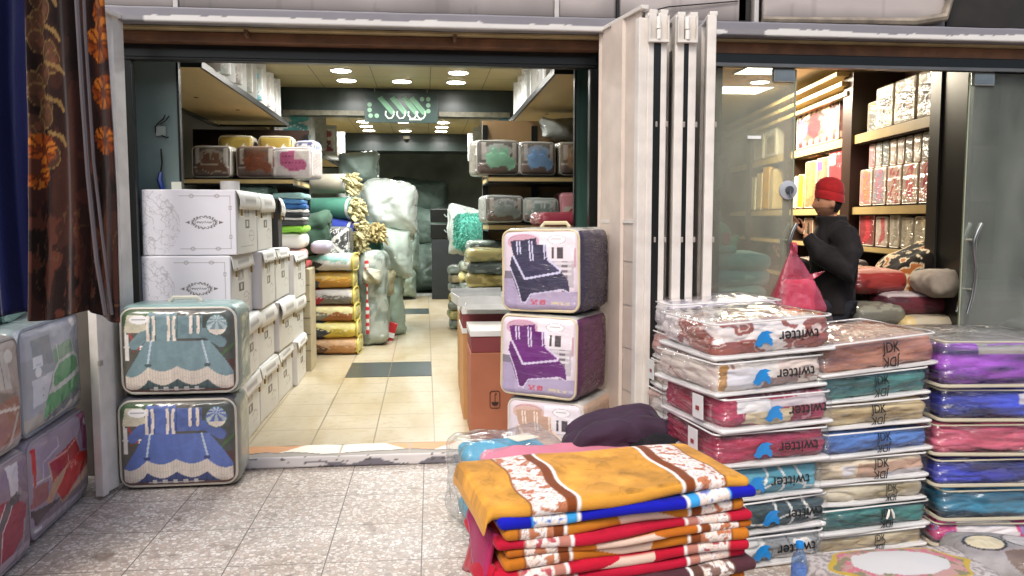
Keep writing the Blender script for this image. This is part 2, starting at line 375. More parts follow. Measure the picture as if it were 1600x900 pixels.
def terrazzo():
    m, n, b = _new('terrazzo'); tc = n.nodes.new('ShaderNodeTexCoord')
    def vor(scale, feat, o):
        v = n.nodes.new('ShaderNodeTexVoronoi'); v.feature = feat; v.inputs['Scale'].default_value = scale
        v.inputs['Randomness'].default_value = 1; n.links.new(tc.outputs['Object'], v.inputs['Vector']); return v.outputs[o]
    edge = vor(46, 'DISTANCE_TO_EDGE', 'Distance'); cell = vor(46, 'F1', 'Color')
    cr = n.nodes.new('ShaderNodeValToRGB'); sp = n.nodes.new('ShaderNodeSeparateColor'); n.links.new(cell, sp.inputs[0]); n.links.new(sp.outputs[0], cr.inputs[0])
    e = cr.color_ramp; e.interpolation = 'CONSTANT'
    for pos, c in ((0, 'b3aaa0'), (.22, 'd8d3cc'), (.51, 'c2b1a6'), (.62, 'b0a296'), (.70, 'cdc7bf'), (.93, '9a928b')):
        if pos == 0: e.elements[0].color = (*hx(c), 1)
        elif pos == .22: e.elements[1].position = pos; e.elements[1].color = (*hx(c), 1)
        else: x = e.elements.new(pos); x.color = (*hx(c), 1)
    t = _noise(n, 1.1, (1, 1, 1), 5); dirt = _ramp(n, t.outputs[0], .38, .62)
    t3 = _noise(n, 60, (1, 1, 1), 3)
    mat0 = _mixc(n, t3.outputs[0], hx('978e86'), hx('aca298'))
    chips = _mixc(n, _ramp(n, edge, .03, .14), mat0, cr.outputs[0])
    warm = _mixc(n, dirt, (1, 1, 1), (.82, .765, .72))
    t5 = _noise(n, 4.5, (1, 1, 1), 6); warm = _mixc(n, _ramp(n, t5.outputs[0], .62, .70), warm, (.58, .53, .49))      # trodden-in stains
    v2 = vor(2.6, 'F1', 'Distance'); warm = _mixc(n, _ramp(n, v2, .045, .03), warm, (.42, .40, .38))
    mu = n.nodes.new('ShaderNodeMix'); mu.data_type = 'RGBA'; mu.blend_type = 'MULTIPLY'; mu.inputs[0].default_value = 1
    n.links.new(chips, mu.inputs[6]); n.links.new(warm, mu.inputs[7])
    br = n.nodes.new('ShaderNodeTexBrick'); br.offset = 0; br.inputs['Scale'].default_value = 1; br.inputs['Mortar Size'].default_value = .0032; br.inputs['Mortar Smooth'].default_value = .2
    br.inputs['Brick Width'].default_value = .433; br.inputs['Row Height'].default_value = .46
    mp = n.nodes.new('ShaderNodeMapping'); mp.inputs['Location'].default_value = (.055, -4.6 + .46 * 12, 0); mp.inputs['Rotation'].default_value = (0, 0, R(.4))
    n.links.new(tc.outputs['Object'], mp.inputs[0]); n.links.new(mp.outputs[0], br.inputs['Vector'])
    n.links.new(mu.outputs[2], br.inputs['Color1']); n.links.new(mu.outputs[2], br.inputs['Color2']); br.inputs['Mortar'].default_value = (*hx('5f574f'), 1)
    n.links.new(br.outputs[0], b.inputs['Base Color']); b.inputs['Roughness'].default_value = .5
    n.links.new(_bump(n, br, -.3, .004, 1).outputs[0], b.inputs['Normal']); return m
cream = plain('cream_paint', 'd8d2ca', .42, var=.11, scale=9, bump=.05, bscale=20)
creamy = plain('warm_cream_paint', 'd2c3b6', .45, var=.09, scale=7, bump=.05, bscale=20)
black = plain('black_lacquer', '141615', .3, var=.2)
darkgreen = plain('dark_green_laminate', '273330', .32, var=.25, scale=3, stretch=(3, 3, .5))
greengrey = plain('grey_green_laminate', '7d8f8a', .3, var=.08, scale=2)
wood_dark = plain('dark_wood', '33221a', .4, var=.3, scale=5, stretch=(1, 1, .15))
wood_pale = plain('pale_wood_veneer', 'cbb27c', .4, var=.12, scale=4, stretch=(1, .2, 1))
wood_mid = plain('tan_wood_veneer', '8f7350', .4, var=.15, scale=4, stretch=(1, 1, .2))
steel = plain('brushed_steel', 'b9bab8', .22, metal=1, var=.08, scale=12)
rust = plain('rusty_brown_paint', '6d4a33', .7, var=.4, scale=7, bump=.3, bscale=25)
greypaint = plain('grey_paint', '77757a', .6, var=.1)
cement = plain('cement', '8f8b86', .85, var=.15, scale=4, bump=.3)

# ================================================================ ground, floors, walls, ceilings
def slab(name, a, b, mat, **k):
    o = MB().box(a, b).build(name, mat); o['kind'] = 'structure'; return o
g = MB().add([(-45, -45, 0), (45, -45, 0), (45, 45, 0), (-45, 45, 0)], [(0, 1, 2, 3)]).build('pavement', terrazzo()); g['kind'] = 'structure'
FZ = .07
slab('shop_floor', (-2.6, 5.42, .004), (1.8, 15.95, FZ), tiles('cream_floor_tiles', 'c0b8a4', '877d68', .405, .405, .0055, -.353, 5.42, .05, .28, 2.2, 'a8966f'))
slab('storeroom_floor', (-2.6, 15.95, .004), (1.8, 19.5, FZ), plain('dark_floor', '4a5048', .6))
slab('right_shop_floor', (1.9, 5.2, .004), (8.2, 15, FZ), tiles('grey_floor_tiles', '9c968c', '77726a', .5, .5, .005))
# two rows of dark tiles let into the cream floor
dk = plain('dark_slate_tile', '3c4546', .3, var=.12)
for y0, y1 in ((7.74, 8.53), (12.87, 13.66)):
    b = MB()
    for k in range(2): x = -.757 + k * .405; b.box((x + .003, y0, FZ - .01), (x + .402, y1, FZ + .004))
    b.build('floor_inlay', dk)['kind'] = 'structure'
# worn doorstep: painted edge, broken marble tread
def step_paint(f, u, v, P):
    x, y = P[:, 0], P[:, 1]
    if f == 'F':
        c = np.tile(hx('77747c'), (len(u), 1)); m = fb(np.stack([x * 5, v * 1.5, 0 * x], 1), 3) + .25 * v > .56; c[m] = hx('d9d4d2')
        m = fb(np.stack([x * 30, v * 6, 0 * x], 1), 5) > .7; c[m] = hx('4d4845'); return c
    A = Art(u, v, 'e4dccd', 10)
    for x0, x1, x2 in ((-1.35, -.95, -1.15), (-1.12, -.62, -.7), (-.0, .5, .3)): A.k((np.abs(x - (x0 + x1) / 2) < (x1 - x0) / 2 * (1 - v)) if x0 < -1.2 else (np.abs(x - x2) < (x1 - x0) / 2 * v), 'c98f5c')
    e = .30 + .25 * (n2(x, 0 * x, 4, 1, 9) - .5) * 2
    A.k(v < e, '8e8881'); A.k(np.abs(v - e) < .04, '5d564f'); A.k(np.abs((x * 2.3) % 1 - .5) < .012, '9a8f80'); A.k(v > .96, '8a7f6e'); A.grain(.12, 40, 12); return A.c
softbox('threshold', (3.1, .27, .07), .006, (240, 24, 8), painted('card'), paint=step_paint, ease=False, loc=(-.33, 5.285, .002), wr=.004, wf=(9, 9, 9))['kind'] = 'structure'
slab('right_shop_threshold', (1.95, 5.1, .002), (8.2, 5.2, .075), cement)
ceil = tiles('cream_ceiling_panels', 'ab9f74', '5c553c', .6, .6, .006, -.53, 5.42, .05, .45, 1.2)
slab('ceiling', (-2.6, 5.3, 3.05), (1.8, 15.0, 3.12), ceil)
slab('storeroom_ceiling', (-2.6, 15.1, 2.95), (1.8, 18.2, 3.02), plain('storeroom_paint', '8f9a95', .8))
slab('right_shop_ceiling', (1.9, 5.25, 3.05), (8.2, 15, 3.12), plain('warm_ceiling', 'd8ceb4', .6, var=.04))
dw = plain('dark_wall_panels', '3a342c', .5, var=.2, scale=2)
slab('left_wall', (-2.72, 5.3, .003), (-2.6, 19.5, 3.12), dw)
slab('party_wall', (1.8, 5.2, .003), (1.9, 19.5, 3.12), dw)
slab('storeroom_back_wall', (-2.6, 18.2, .003), (1.8, 18.3, 3.12), plain('storeroom_wall', 'b5c2bc', .8, var=.3, scale=2))
slab('right_shop_back_wall', (1.9, 15, .003), (8.2, 15.1, 3.12), plain('warm_wall', '8d8264', .7))
slab('right_shop_side_wall', (8.2, 5.2, .003), (8.3, 15.1, 3.12), plain('warm_wall2', '77705a', .7))
slab('roof_slab', (-6, 5.3, 3.125), (9, 20, 3.4), cement)
b1 = slab('ceiling_beam', (-2.6, 9.8, 2.745), (1.8, 10.05, 3.05), darkgreen)
b2 = slab('ceiling_beam', (-2.6, 14.87, 2.75), (1.8, 15.1, 3.05), darkgreen)
mb = MB()
for x0, x1 in ((-1.6, -.68), (.17, 1.0)): mb.box((x0, 9.76, 2.735), (x1, 9.8, 2.79))
mb.build('ceiling_beam_trim', plain('carved_trim', '5d5a4a', .5, var=.3, scale=20, bump=.6, bscale=50))['kind'] = 'structure'
mb = MB(); mb.box((-.66, 15.9, FZ), (.32, 16.02, FZ + .05)); mb.build('storeroom_threshold', plain('pale_marble', 'd8e0dc', .2))['kind'] = 'structure'

# ================================================================ facade over both shops
front = thing('shop_building', 'stained grey facade panels with a peeling lintel above both open shop fronts', 'building', (0, 5.1, 0))
def lintel_paint(f, u, v, P):
    x = P[:, 0]; c = np.tile(hx('7b797f'), (len(u), 1))
    e = .44 + .16 * (fb(np.stack([x * 3, 0 * x, 0 * x], 1), 2) - .5) * 2 + .22 * (fb(np.stack([x * 26, v * 2, 0 * x], 1), 8) - .5)
    m = (v < e) if f == 'F' else np.zeros(len(u), bool); c[m] = hx('cfccc8')
    m2 = m & (fb(np.stack([x * 2.2, v * .5, 0 * x + 4], 1), 11) > .70); c[m2] = hx('807d80')
    return c * (1 + .1 * (fb(P * 9, 3) - .5))[:, None]
softbox('lintel', (10.4, .1, .085), .008, (700, 3, 12), painted('card'), front, lintel_paint, ease=False, wr=.003, wf=(8, 8, 8), loc=(1.1, -.05, 2.672))
pan = plain('stained_stone_panel', '9e9590', .5, var=.16, scale=1.6, bump=.1, bscale=8)
joint = plain('pale_joint', 'b9b4b0', .5)
def panel_paint(seed):
    def f(fid, u, v, P):
        x, z = P[:, 0], P[:, 2]; c = np.tile(hx('a39a96'), (len(u), 1))
        n = fb(np.stack([x * 1.1, z * 1.2, 0 * x + seed], 1), seed); c *= (.45 + 1.05 * n)[:, None]
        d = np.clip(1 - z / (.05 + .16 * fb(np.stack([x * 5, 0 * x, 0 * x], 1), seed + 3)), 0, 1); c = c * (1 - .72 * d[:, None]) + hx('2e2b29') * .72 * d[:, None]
        s = fb(np.stack([x * 26, z * .8, 0 * x], 1), seed + 5) > .68; c[s] *= .86
        return c
    return f
for i, (x0, x1) in enumerate(((-4.1, -1.44), (-1.42, .80), (.82, 1.18), (1.2, 2.02), (2.12, 3.33))):
    softbox('facade_panel', (x1 - x0, .06, 1.4), .006, (max(8, int((x1 - x0) * 60)), 1, 70), painted('card'), front, panel_paint(i + 3), ease=False, loc=((x0 + x1) / 2, .03, 2.765))
mb = MB()
for x in (-1.43, .81, 2.07): mb.box((x - .014, -.012, 2.765), (x + .014, .058, 4.2), bev=.004)
mb.build('joint_strip', joint, front)
mb = MB(); mb.box((3.36, .03, 2.79), (6.4, .1, 4.2)); mb.box((1.96, .0, 2.77), (2.03, .04, 3.0)); mb.build('dark_recess_panel', plain('near_black_panel', '201d1a', .8, var=.4), front)  # near-black panels with uneven tone
mb = MB(); mb.tube([(3.33, -.03, 3.3), (3.34, -.03, 2.95), (3.30, -.035, 2.83), (3.1, -.03, 2.795), (2.6, -.03, 2.79), (2.1, -.03, 2.785)], [.022, .022, .03, .028, .024, .02]); mb.build('duct_edge', plain('dented_tin', '8a7f70', .5, metal=.3, var=.35, scale=9, bump=.4, bscale=20), front, True)
mb = MB(); mb.box((1.18, -.012, 2.76), (1.195, .02, 4.2)); mb.tube([(1.2, -.01, 2.775), (1.5, -.02, 2.85), (1.95, -.01, 2.9)], .004); mb.build('cable', black, front)
# soffit, rusty beams, posts
mb = MB(); mb.box((-1.9, 0.0, 2.66), (1.1, .32, 2.672)); mb.box((1.7, .0, 2.66), (6.4, .2, 2.672)); mb.build('soffit', plain('soffit_paint', 'a8946c', .7, var=.25, scale=5), front)
mb = MB(); mb.box((-1.9, .08, 2.605), (1.1, .2, 2.655)); mb.box((1.75, .04, 2.59), (6.4, .1, 2.655))
for x in (-1.05, .18): mb.box((x, -.0, 2.625), (x + .02, .09, 2.66))
mb.build('rusty_beam', rust, front)
mb = MB(); mb.box((-1.9, .2, 2.51), (1.1, .27, 2.645), bev=.008); mb.box((-1.86, .2, .07), (-1.76, .27, 2.51), bev=.006); mb.box((1.06, .2, .07), (1.16, .27, 2.51), bev=.006)
mb.box((-1.9, .19, 2.53), (1.1, .2, 2.55)); mb.build('entrance_frame', black, front)
mb = MB(); mb.box((1.75, .03, 2.515), (6.4, .12, 2.59), bev=.006); mb.box((3.40, .06, .07), (3.48, .13, 2.515)) if False else None; mb.build('entrance_frame', black, front)
mb = MB(); mb.box((1.75, .0, 2.505), (6.4, .03, 2.525)); mb.build('rail', plain('grey_aluminium', '6c6c6c', .4, metal=.6), front)
mb = MB(); mb.box((-6, .02, 0.003), (-1.9, .3, 2.76)); mb.box((1.16, .1, 0.003), (1.78, .3, 2.9)); mb.box((-6, .02, 2.76), (-4.1, .3, 4.2)); mb.build('wall', plain('pier_render', '55504a', .8, var=.2), front)
mb = MB(); mb.box((-6, .1, 2.68), (8, .3, 4.25)); mb.build('wall_backing', plain('pier_render2', '3a3632', .9), front)

# the other side of the street, seen only mirrored in glass and film
ob = thing('opposite_building', 'plain grey building across the street, mirrored in the shop glass', 'building', (0, -9.5, 0))
MB().box((-25, -1, .002), (25, 0, 5.6)).build('wall', plain('street_render', '6e6862', .8, var=.2), ob)
b = MB(); [b.box((x, .0, z), (x + 1.5, .03, z + 1.6)) for x in range(-20, 20, 3) for z in (.4, 3.4)]; b.build('window_row', plain('street_glass', '22282c', .15), ob)

# ================================================================ folding steel doors
def leaf(root, far, near, z0, z1, seam=False, brk=0):
    f, n = Vector((*far, 0)), Vector((*near, 0)); L = (n - f).length; a = math.atan2(n.y - f.y, n.x - f.x)
    prof = [(0, 0), (.02, .012), (L * .3, .012), (L * .31, 0), (L * .58, 0), (L * .6, .016), (L - .05, .016)]
    b = MB(); th = .012
    for (s0, o0), (s1, o1) in zip(prof, prof[1:]):
        b.add([(s0, o0, z0), (s1, o1, z0), (s1, o1, z1), (s0, o0, z1), (s0, o0 - th, z0), (s1, o1 - th, z0), (s1, o1 - th, z1), (s0, o0 - th, z1)],
              [(0, 1, 2, 3), (7, 6, 5, 4), (3, 2, 6, 7), (0, 4, 5, 1), (0, 3, 7, 4), (1, 5, 6, 2)])
    o = b.build('leaf', creamy if seam else cream, root); o.location = f - Vector(root.location) ; o.location.z = 0; o.rotation_euler = (0, 0, a)
    b = MB(); b.box((L - .052, -.024, z0 - .01), (L, .026, z1 - (.05 if seam else 0)), bev=.006); b.box((0, -.012, z1 - .004), (L, .03, z1 + .018), bev=.003)
    if seam: b.box((.01, -.002, 1.525), (L - .05, .022, 1.545)); [b.box((.01, .004, z), (L - .05, .019, z + .008)) for z in (1.3, 1.05, .8, .55)]; [b.box((L * q, .004, .3), (L * q + .008, .0185, 1.525)) for q in (.3, .6)]
    b.build('edge_post', cream, o)
    b = MB()
    for z in (.75, 1.42, 2.05): b.box((L - .03, .024, z), (L + .006, .036, z + .03), bev=.003)
    b.build('hinge', plain('hinge_steel', 'a9a29a', .45, metal=.4), o)
    return o
sh = thing('folding_door', 'cream folding steel door opened towards the street beside the purple bedding bags', 'folding door', (1.1, 5.05, 0))
leaf(sh, (1.075, 5.05), (1.185, 4.47), .05, 2.685, True)
leaf(sh, (1.16, 5.06), (1.232, 4.46), .05, 2.66); leaf(sh, (1.30, 5.06), (1.29, 4.46), .05, 2.66)
s2 = thing('folding_door', 'cream folding steel door with narrow leaves standing open beside the glass door', 'folding door', (1.5, 5.05, 0))
leaf(s2, (1.42, 5.06), (1.385, 4.46), .05, 2.65); leaf(s2, (1.45, 5.06), (1.455, 4.46), .05, 2.65); leaf(s2, (1.66, 5.06), (1.56, 4.45), .05, 2.655)
plum = plain('plum_primer', '7c4a56', .6, var=.3, scale=20)
for root, xc in ((sh, 1.262), (s2, 1.42)):
    b = MB(); x = xc - root.location.x; y = -.61
    b.box((x - .055, y - .012, 2.5), (x + .055, y + .1, 2.515)); b.box((x - .055, y - .012, 2.515), (x - .049, y + .1, 2.64)); b.box((x + .049, y - .012, 2.515), (x + .055, y + .1, 2.64)); b.build('top_bracket', cream, root)
    b = MB(); b.box((x - .047, y + .06, 2.517), (x + .047, y + .07, 2.63)); b.build('bracket_plate', plum, root)
    b = MB(); b.tube([(x, y - .006, 2.515), (x, y - .006, 2.565)], .013, n=12); b.tube([(x - .003, y - .006, 2.57), (x - .003, y - .006, 2.635)], .013, n=12); b.build('hinge_barrel', plain('white_enamel', 'e6e2da', .3), root, True)
    b = MB(); b.box((x - .02, y + .02, .06), (x + .02, y + .5, 2.5)); b.build('gap_shade_strip', black, root)  # black strip stands in for the shade between the leaves
s3 = thing('folding_door', 'cream folding steel door leaf at the hanging velvet cloths', 'folding door', (-1.8, 5.05, 0))
leaf(s3, (-1.72, 5.07), (-1.80, 4.66), .03, 2.685)

# ================================================================ glass front of the right-hand shop
glass = clear('shop_glass', (.80, .84, .80), .05, .02, .20, hazecol=(.42, .45, .41))  # haze colour stands in for dust and street reflections
glass_l = clear('hazy_shop_glass', (.84, .86, .80), .05, .03, .30, hazecol=(.56, .56, .46))  # stronger haze: dust plus reflected brightness mixed into the pane
def glass_door(label, x0, x1, hx_):
    t = thing('glass_door', label, 'glass door', ((x0 + x1) / 2, 5.165, .08)); w = (x1 - x0) / 2
    MB().box((-w, -.006, .01), (w, .006, 2.42)).build('glass_pane', glass_l if hx_ > 0 else glass, t)
    b = MB(); b.box((hx_ - .07, -.02, 2.34), (hx_ + .07, .02, 2.43), bev=.006); b.box((hx_ - .07, -.02, 0), (hx_ + .07, .02, .09), bev=.006); b.build('clamp', steel, t)
    edge = MB(); e = w if hx_ > 0 else -w; edge.box((e - .004 * np.sign(hx_) - .004, -.0065, .01), (e - .004 * np.sign(hx_) + .004, .0065, 2.42)); edge.build('glass_edge', plain('green_glass_edge', '9aa088', .2), t)
    return t
def handle(t, x, s):
    for sg in (-1, 1):
        b = MB(); y = sg * .055
        b.tube([(x + s * .03, y, 1.44), (x + s * .005, y, 1.39), (x - s * .014, y, 1.33), (x - s * .012, y, 1.24), (x + s * .003, y, 1.16), (x + s * .002, y, 1.06), (x - s * .012, y, .95), (x - s * .04, y, .84)], .0135, n=10)
        b.build('handle', steel, t, True)
    b = MB()
    for z in (1.33, 1.0): b.tube([(x - s * .012, -.055, z), (x - s * .012, .055, z)], .009, n=8); b.lathe([(.02, -.004), (.02, .004)], (x, 0, z))
    b.build('handle_bolt', steel, t)
gl = glass_door('clear glass door with the pink carrier bag hanging on its steel pull', 1.80, 2.375, .2); handle(gl, .26, 1)
b = MB(); b.box((-.03, -.009, 1.98), (.06, -.0065, 2.0)); b.build('sticker', plain('white_vinyl', 'e8e8e6', .4), gl)
gr = glass_door('clear glass door with a bent steel pull next to the dark shelf pillar', 3.555, 4.75, -.5); handle(gr, -.53, 1)
fx = thing('glass_pane', 'fixed glass pane beyond the glass door with the bent pull', 'window', (5.5, 5.165, .08)); MB().box((-.73, -.006, 0), (.8, .006, 2.42)).build('glass_sheet', glass, fx)

# ================================================================ goods: builders
def bedart(bed, bgc='cfc6bd', wall='8d877f', trim='efe9e2', floor='6f5f58', style=0, seed=0):
    """picture of a made bed, as printed on bedding packs"""
    def f(u, v):
        A = Art(u, v, wall, 1.3); A.k(v < .3, floor); A.rect(0, .3, 1, .36, bgc, .6); A.rect(.08, .45, .2, .95, bgc, .7); A.rect(.84, .35, .94, .95, bgc, .7)
        A.ell(.5, .72, .34, .2, trim, .5)
        b = hx(bed)
        for x in (.28, .52): A.poly([(x, .56), (x + .2, .56), (x + .22, .8), (x + .02, .82)], b * .85); A.line([(x + .06, .57), (x + .07, .8)], .025, trim)
        if style == 0:
            A.poly([(.2, .58), (.8, .58), (.93, .28), (.9, .14), (.62, .2), (.5, .1), (.3, .22), (.1, .2)], b)
            A.line([(.2, .55), (.26, .4), (.76, .43), (.8, .57)], .03, trim); A.line([(.1, .2), (.3, .22), (.5, .1), (.62, .2), (.9, .14)], .03, trim)
        else:
            A.poly([(.16, .6), (.6, .66), (.9, .45), (.92, .2), (.74, .12), (.7, .28), (.3, .18), (.22, .3)], b); A.line([(.16, .55), (.35, .66), (.62, .64), (.86, .46), (.9, .22)], .025, b * 1.4)
        A.grain(.25, 9, 9, seed); return A.c
    return f
def zip_bag(name, label, cat, loc, rz, size, art, side, group=None, res=(16, 6, 12), pipe='cfc9bd', r=.05, kind='film', bulge=(.0, .02, .01), seed=0, rx=0, ry=0, face='F', pr=.007, wr=.006, top=None, straps=False):
    t = thing(name, label, cat, loc, rz, group, rx, ry); w, d, h = size; sc = np.asarray(hx(side) if isinstance(side, str) else side)
    def paint(f, u, v, P):
        if f == face:
            m = .035; a = art(np.clip((u - m) / (1 - 2 * m), 0, 1), np.clip((v - m) / (1 - 2 * m), 0, 1)); lu = a.mean(1, keepdims=True); bo = 1.25 if group and 'left edge' in group else 1.0; return np.clip(lu + (a - lu) * bo, 0, 1) ** (1.1 if bo > 1 else 1)
        c = hx(top) if (f == 'T' and top) else sc
        return c[None] * (.72 + .56 * fb(P * np.array([5, 5, 13]) + seed, seed, 3))[:, None]  # side colour carries painted light and dark of folds
    softbox('body', size, r, res, painted(kind), t, paint, bulge=bulge, wr=wr, wf=(7, 7, 7), seed=seed, ease=False)
    k = r * .29; b = MB()
    if face in 'FB':
        for s in (-1, 1): b.tube([(x, s * (d / 2 - k), z + h / 2) for x, z in rrect(w - 2 * k, h - 2 * k, r * .9)], pr, n=6, closed=True)
    else:
        for s in (-1, 1): b.tube([(s * (w / 2 - k), y, z + h / 2) for y, z in rrect(d - 2 * k, h - 2 * k, r * .9)], pr, n=6, closed=True)
    b.build('piping', plain('piping_' + pipe, pipe, .45, var=.08), t, True)
    if straps:
        b = MB(); b.tube([(-.09, 0, h + .0), (-.07, 0, h + .025), (.07, 0, h + .025), (.09, 0, h)], .012, n=6); b.build('handle', plain('piping_' + pipe, pipe, .45, var=.08), t, True)
    return t
def fold(name, label, cat, loc, rz, size, col, group=None, kind='fabric', res=(14, 8, 4), paint=None, seed=0, wr=.008, parent=None, r=None):
    c = np.asarray(hx(col) if isinstance(col, str) else col)
    p = paint or (lambda f, u, v, P: c[None] * (.82 + .36 * fb(P * np.array([6, 6, 30]) + seed, seed))[:, None])  # flat tone bands put fold shading into the cloth colour
    o = softbox(name, size, r or size[2] * .48, res, painted(kind), parent, p, wr=wr, wf=(8, 8, 20), seed=seed); o.location = loc; o.rotation_euler = (0, 0, rz)
    return tag(o, label, cat, group) if label else o
def sack(label, loc, size, col, group=None, seed=0, name='plastic_sack', kind='film', rz=0, cat='sack', wr=.04, r=.2):
    """stuffed bag: fat in the middle, thin seamed corners, creased film"""
    c = hx(col); sx, sy, sz = size
    def w(P):
        P = P.copy(); x, z = P[:, 0] / (sx / 2), P[:, 2] / (sz / 2); g = np.clip(1 - np.abs(x) ** 3, 0, 1) ** .5 * np.clip(1 - np.abs(z) ** 3, 0, 1) ** .5
        P[:, 1] *= .12 + .88 * g; P[:, 0] *= 1 - .07 * np.cos(z * 1.4) * (1 - np.abs(x) * .2) ; P[:, 2] += .05 * sz * np.sin(x * 2.3 + seed) - .04 * sz * (np.abs(x) > .9)
        P[:, 1] += .03 * np.sin(x * 5 + z * 3 + seed) * g; return P
    o = softbox(name, size, min(size) * r, (44, 26, 44), painted(kind), None, lambda f, u, v, P: c[None] * (.82 + .36 * fb(P * 5 + seed, seed))[:, None], wr=wr, wf=(3, 3, 3.4), seed=seed, bulge=(0, .06, 0), cr=.03, warp=w)
    o.location = loc; o.rotation_euler = (0, 0, rz); return tag(o, label, cat, group)

ORD = ['nearest', 'second', 'third', 'fourth', 'fifth', 'sixth', 'seventh', 'eighth', 'ninth']
# ================================================================ ceiling lights, sign, camera
lampm = emit('lamp_glow', (1, .97, .9), 22)
def downlight(x, y, z, label, power=11.5, r=.1, col=(1, .99, .96)):
    t = thing('downlight', label, 'ceiling light', (x, y, z), group='round ceiling lights in the shop')
    MB().lathe([(r, -.004), (r, -.012), (r * .96, -.016)], n=28).build('diffuser', lampm, t, True)
    b = MB(); b.tube([(r * math.cos(a * .2244), r * math.sin(a * .2244), -.006) for a in range(28)], .008, n=6, closed=True); b.build('trim_ring', plain('white_enamel', 'e6e2da', .3), t, True)
    l = bpy.data.lights.new('lamp', 'AREA'); l.shape = 'DISK'; l.size = 2 * r; l.energy = power; l.color = col; l.spread = R(160)
    o = bpy.data.objects.new('lamp', l); COL.objects.link(o); o.parent = t; o.location = (0, 0, -.03)
for rowname, x, ys in (('left', -.83, (8.02, 8.62, 9.22)), ('middle', -.237, (8.02, 9.22)), ('right', .353, (8.02, 8.62, 9.22))):
    for k, y in enumerate(ys): downlight(x, y, 3.05, f'round ceiling light in front of the green sign, {ORD[k]} in the {rowname} row')
for rowname, x in (('left', -.83), ('middle', -.237), ('right', .353)): downlight(x, 6.82, 3.05, f'unseen round ceiling light next to the entrance lintel in the {rowname} row', 5)  # row hidden by the lintel, assumed from the grid, added to brighten the front
for rowname, x, ys in (('left', -.93, (13.04, 13.68, 14.33)), ('middle', -.32, (13.04, 14.33)), ('right', .288, (13.04, 13.68, 14.33))):
    for k, y in enumerate(ys): downlight(x, y, 3.05, f'round ceiling light behind the green sign, {ORD[k]} in the {rowname} row', 14)
t = thing('hanging_sign', 'dark green sign with slanted pale green rolls and white loops under the ceiling beam', 'sign', (-.26, 9.74, 2.655))
MB().box((-.42, -.012, 0), (.42, .012, .345), bev=.004).build('board', plain('sign_green', '162c29', .35), t)
pg = plain('pale_green_print', '5a8468', .5); b = MB()
for x in (-.27, -.13, -.0, .09):
    b.poly([(x, .27), (x + .05, .30), (x + .21, .115), (x + .155, .09)], (-.02, -.013)); b.tube([(x + .04, -.02, .29), (x + .19, -.02, .10)], .006, n=5)
b.build('roll_print', pg, t)
b = MB()
for x in (-.13, .0, .13, .23): b.tube([(x - .045, -.018, .13), (x - .05, -.018, .085), (x - .02, -.018, .045), (x + .02, -.018, .05), (x + .045, -.018, .09), (x + .04, -.018, .13)], .009, n=6)
b.tube([(.09, -.018, .035), (.23, -.018, .035)], .009, n=6); b.build('loop_print', plain('sign_white', 'b3bbb0', .5), t, True)
b = MB()
for x, z in ((-.36, .2), (-.36, .14), (-.35, .075), (-.28, .075), (.24, .27), (.31, .27), (.31, .2), (.31, .135)): b.lathe([(.026, -.013), (.026, -.019)], (0, 0, 0), 10); [b.v.__setitem__(i, (b.v[i][0] + x, b.v[i][2], b.v[i][1] + z)) for i in range(len(b.v) - 20, len(b.v))]
b.build('dot_print', plain('sign_sage', '6f9079', .5), t)
b = MB()
for x in (-.3, .3): b.tube([(x, 0, .34), (x, 0, .395)], .006)
b.build('hanger_rod', steel, t)
t = thing('security_camera', 'small white dome camera under the rear ceiling beam', 'camera', (-.31, 14.84, 2.95))
MB().lathe([(.06, .05), (.065, .02), (.05, .0)], n=16).build('housing', plain('white_enamel', 'e6e2da', .3), t, True); MB().lathe([(.045, .0), (.04, -.03), (.02, -.05), (.002, -.055)], n=16).build('dome', plain('dark_glass', '1b1d1f', .1), t, True)
t = thing('ceiling_cornice_mould', 'cream curved plaster mould on the ceiling behind the green sign', 'ceiling mould', (-.28, 11.6, 3.0))
MB().tube([(-.45, 0, .02), (-.38, 0, -.01), (-.2, 0, -.03), (.2, 0, -.03), (.38, 0, -.01), (.45, 0, .02)], .035).build('moulding', plain('pale_wood_veneer', 'cbb27c'), t, True)

# ================================================================ shelving of the left-hand shop
def long_shelf(label, x0, x1, y0, y1, z, under=wood_pale):
    t = thing('wall_shelf', label, 'shelf', ((x0 + x1) / 2, y0, z)); w = (x1 - x0) / 2; L = y1 - y0
    MB().box((-w, 0, 0), (w, L, .02)).build('board', under, t)
    b = MB(); s = 1 if x1 < 0 else -1; b.box((s * w, -.012, -.012), (s * (w + .02), L + .012, .035)); b.box((-w, -.012, -.012), (w, 0, .035)); b.box((-w, L, -.02), (w, L + .012, .035)); b.box((-s * w, -.012, -.035), (-s * (w + .02), L + .012, .035)); b.build('edge_trim', black, t)
    b = MB(); [b.tube([(s * q, yy, -.001), (s * q, yy, -.006)], .02, n=8) for q, yy in ((-.05, 1.5), (.12, 2.3))]; b.build('screw_cap', plain('cap_brown', '6a5230', .5), t); return t
long_shelf('upper wall shelf with tan underside above the white gift boxes', -2.25, -1.515, 5.9, 9.5, 2.585)
long_shelf('upper wall shelf with tan underside above the purple bedding bags', .94, 1.72, 5.9, 9.5, 2.585)
long_shelf('rear wall shelf of white window boxes behind the brown comforter bags', -2.25, -1.42, 10.1, 14.2, 2.42)
long_shelf('rear wall shelf of white window boxes behind the mint comforter bag', .88, 1.72, 10.1, 14.2, 2.42)
def panel(label, x0, x1, y, mat, z1=2.52):
    t = thing('upright_panel', label, 'panel', ((x0 + x1) / 2, y, FZ)); w = (x1 - x0) / 2
    MB().box((-w, 0, 0), (w, .04, z1 - FZ), bev=.004).build('panel', mat, t); return t
pl = panel('glossy grey green upright panel with a wire hook beside the white gift boxes', -2.5, -1.588, 5.62, greengrey, 2.9)
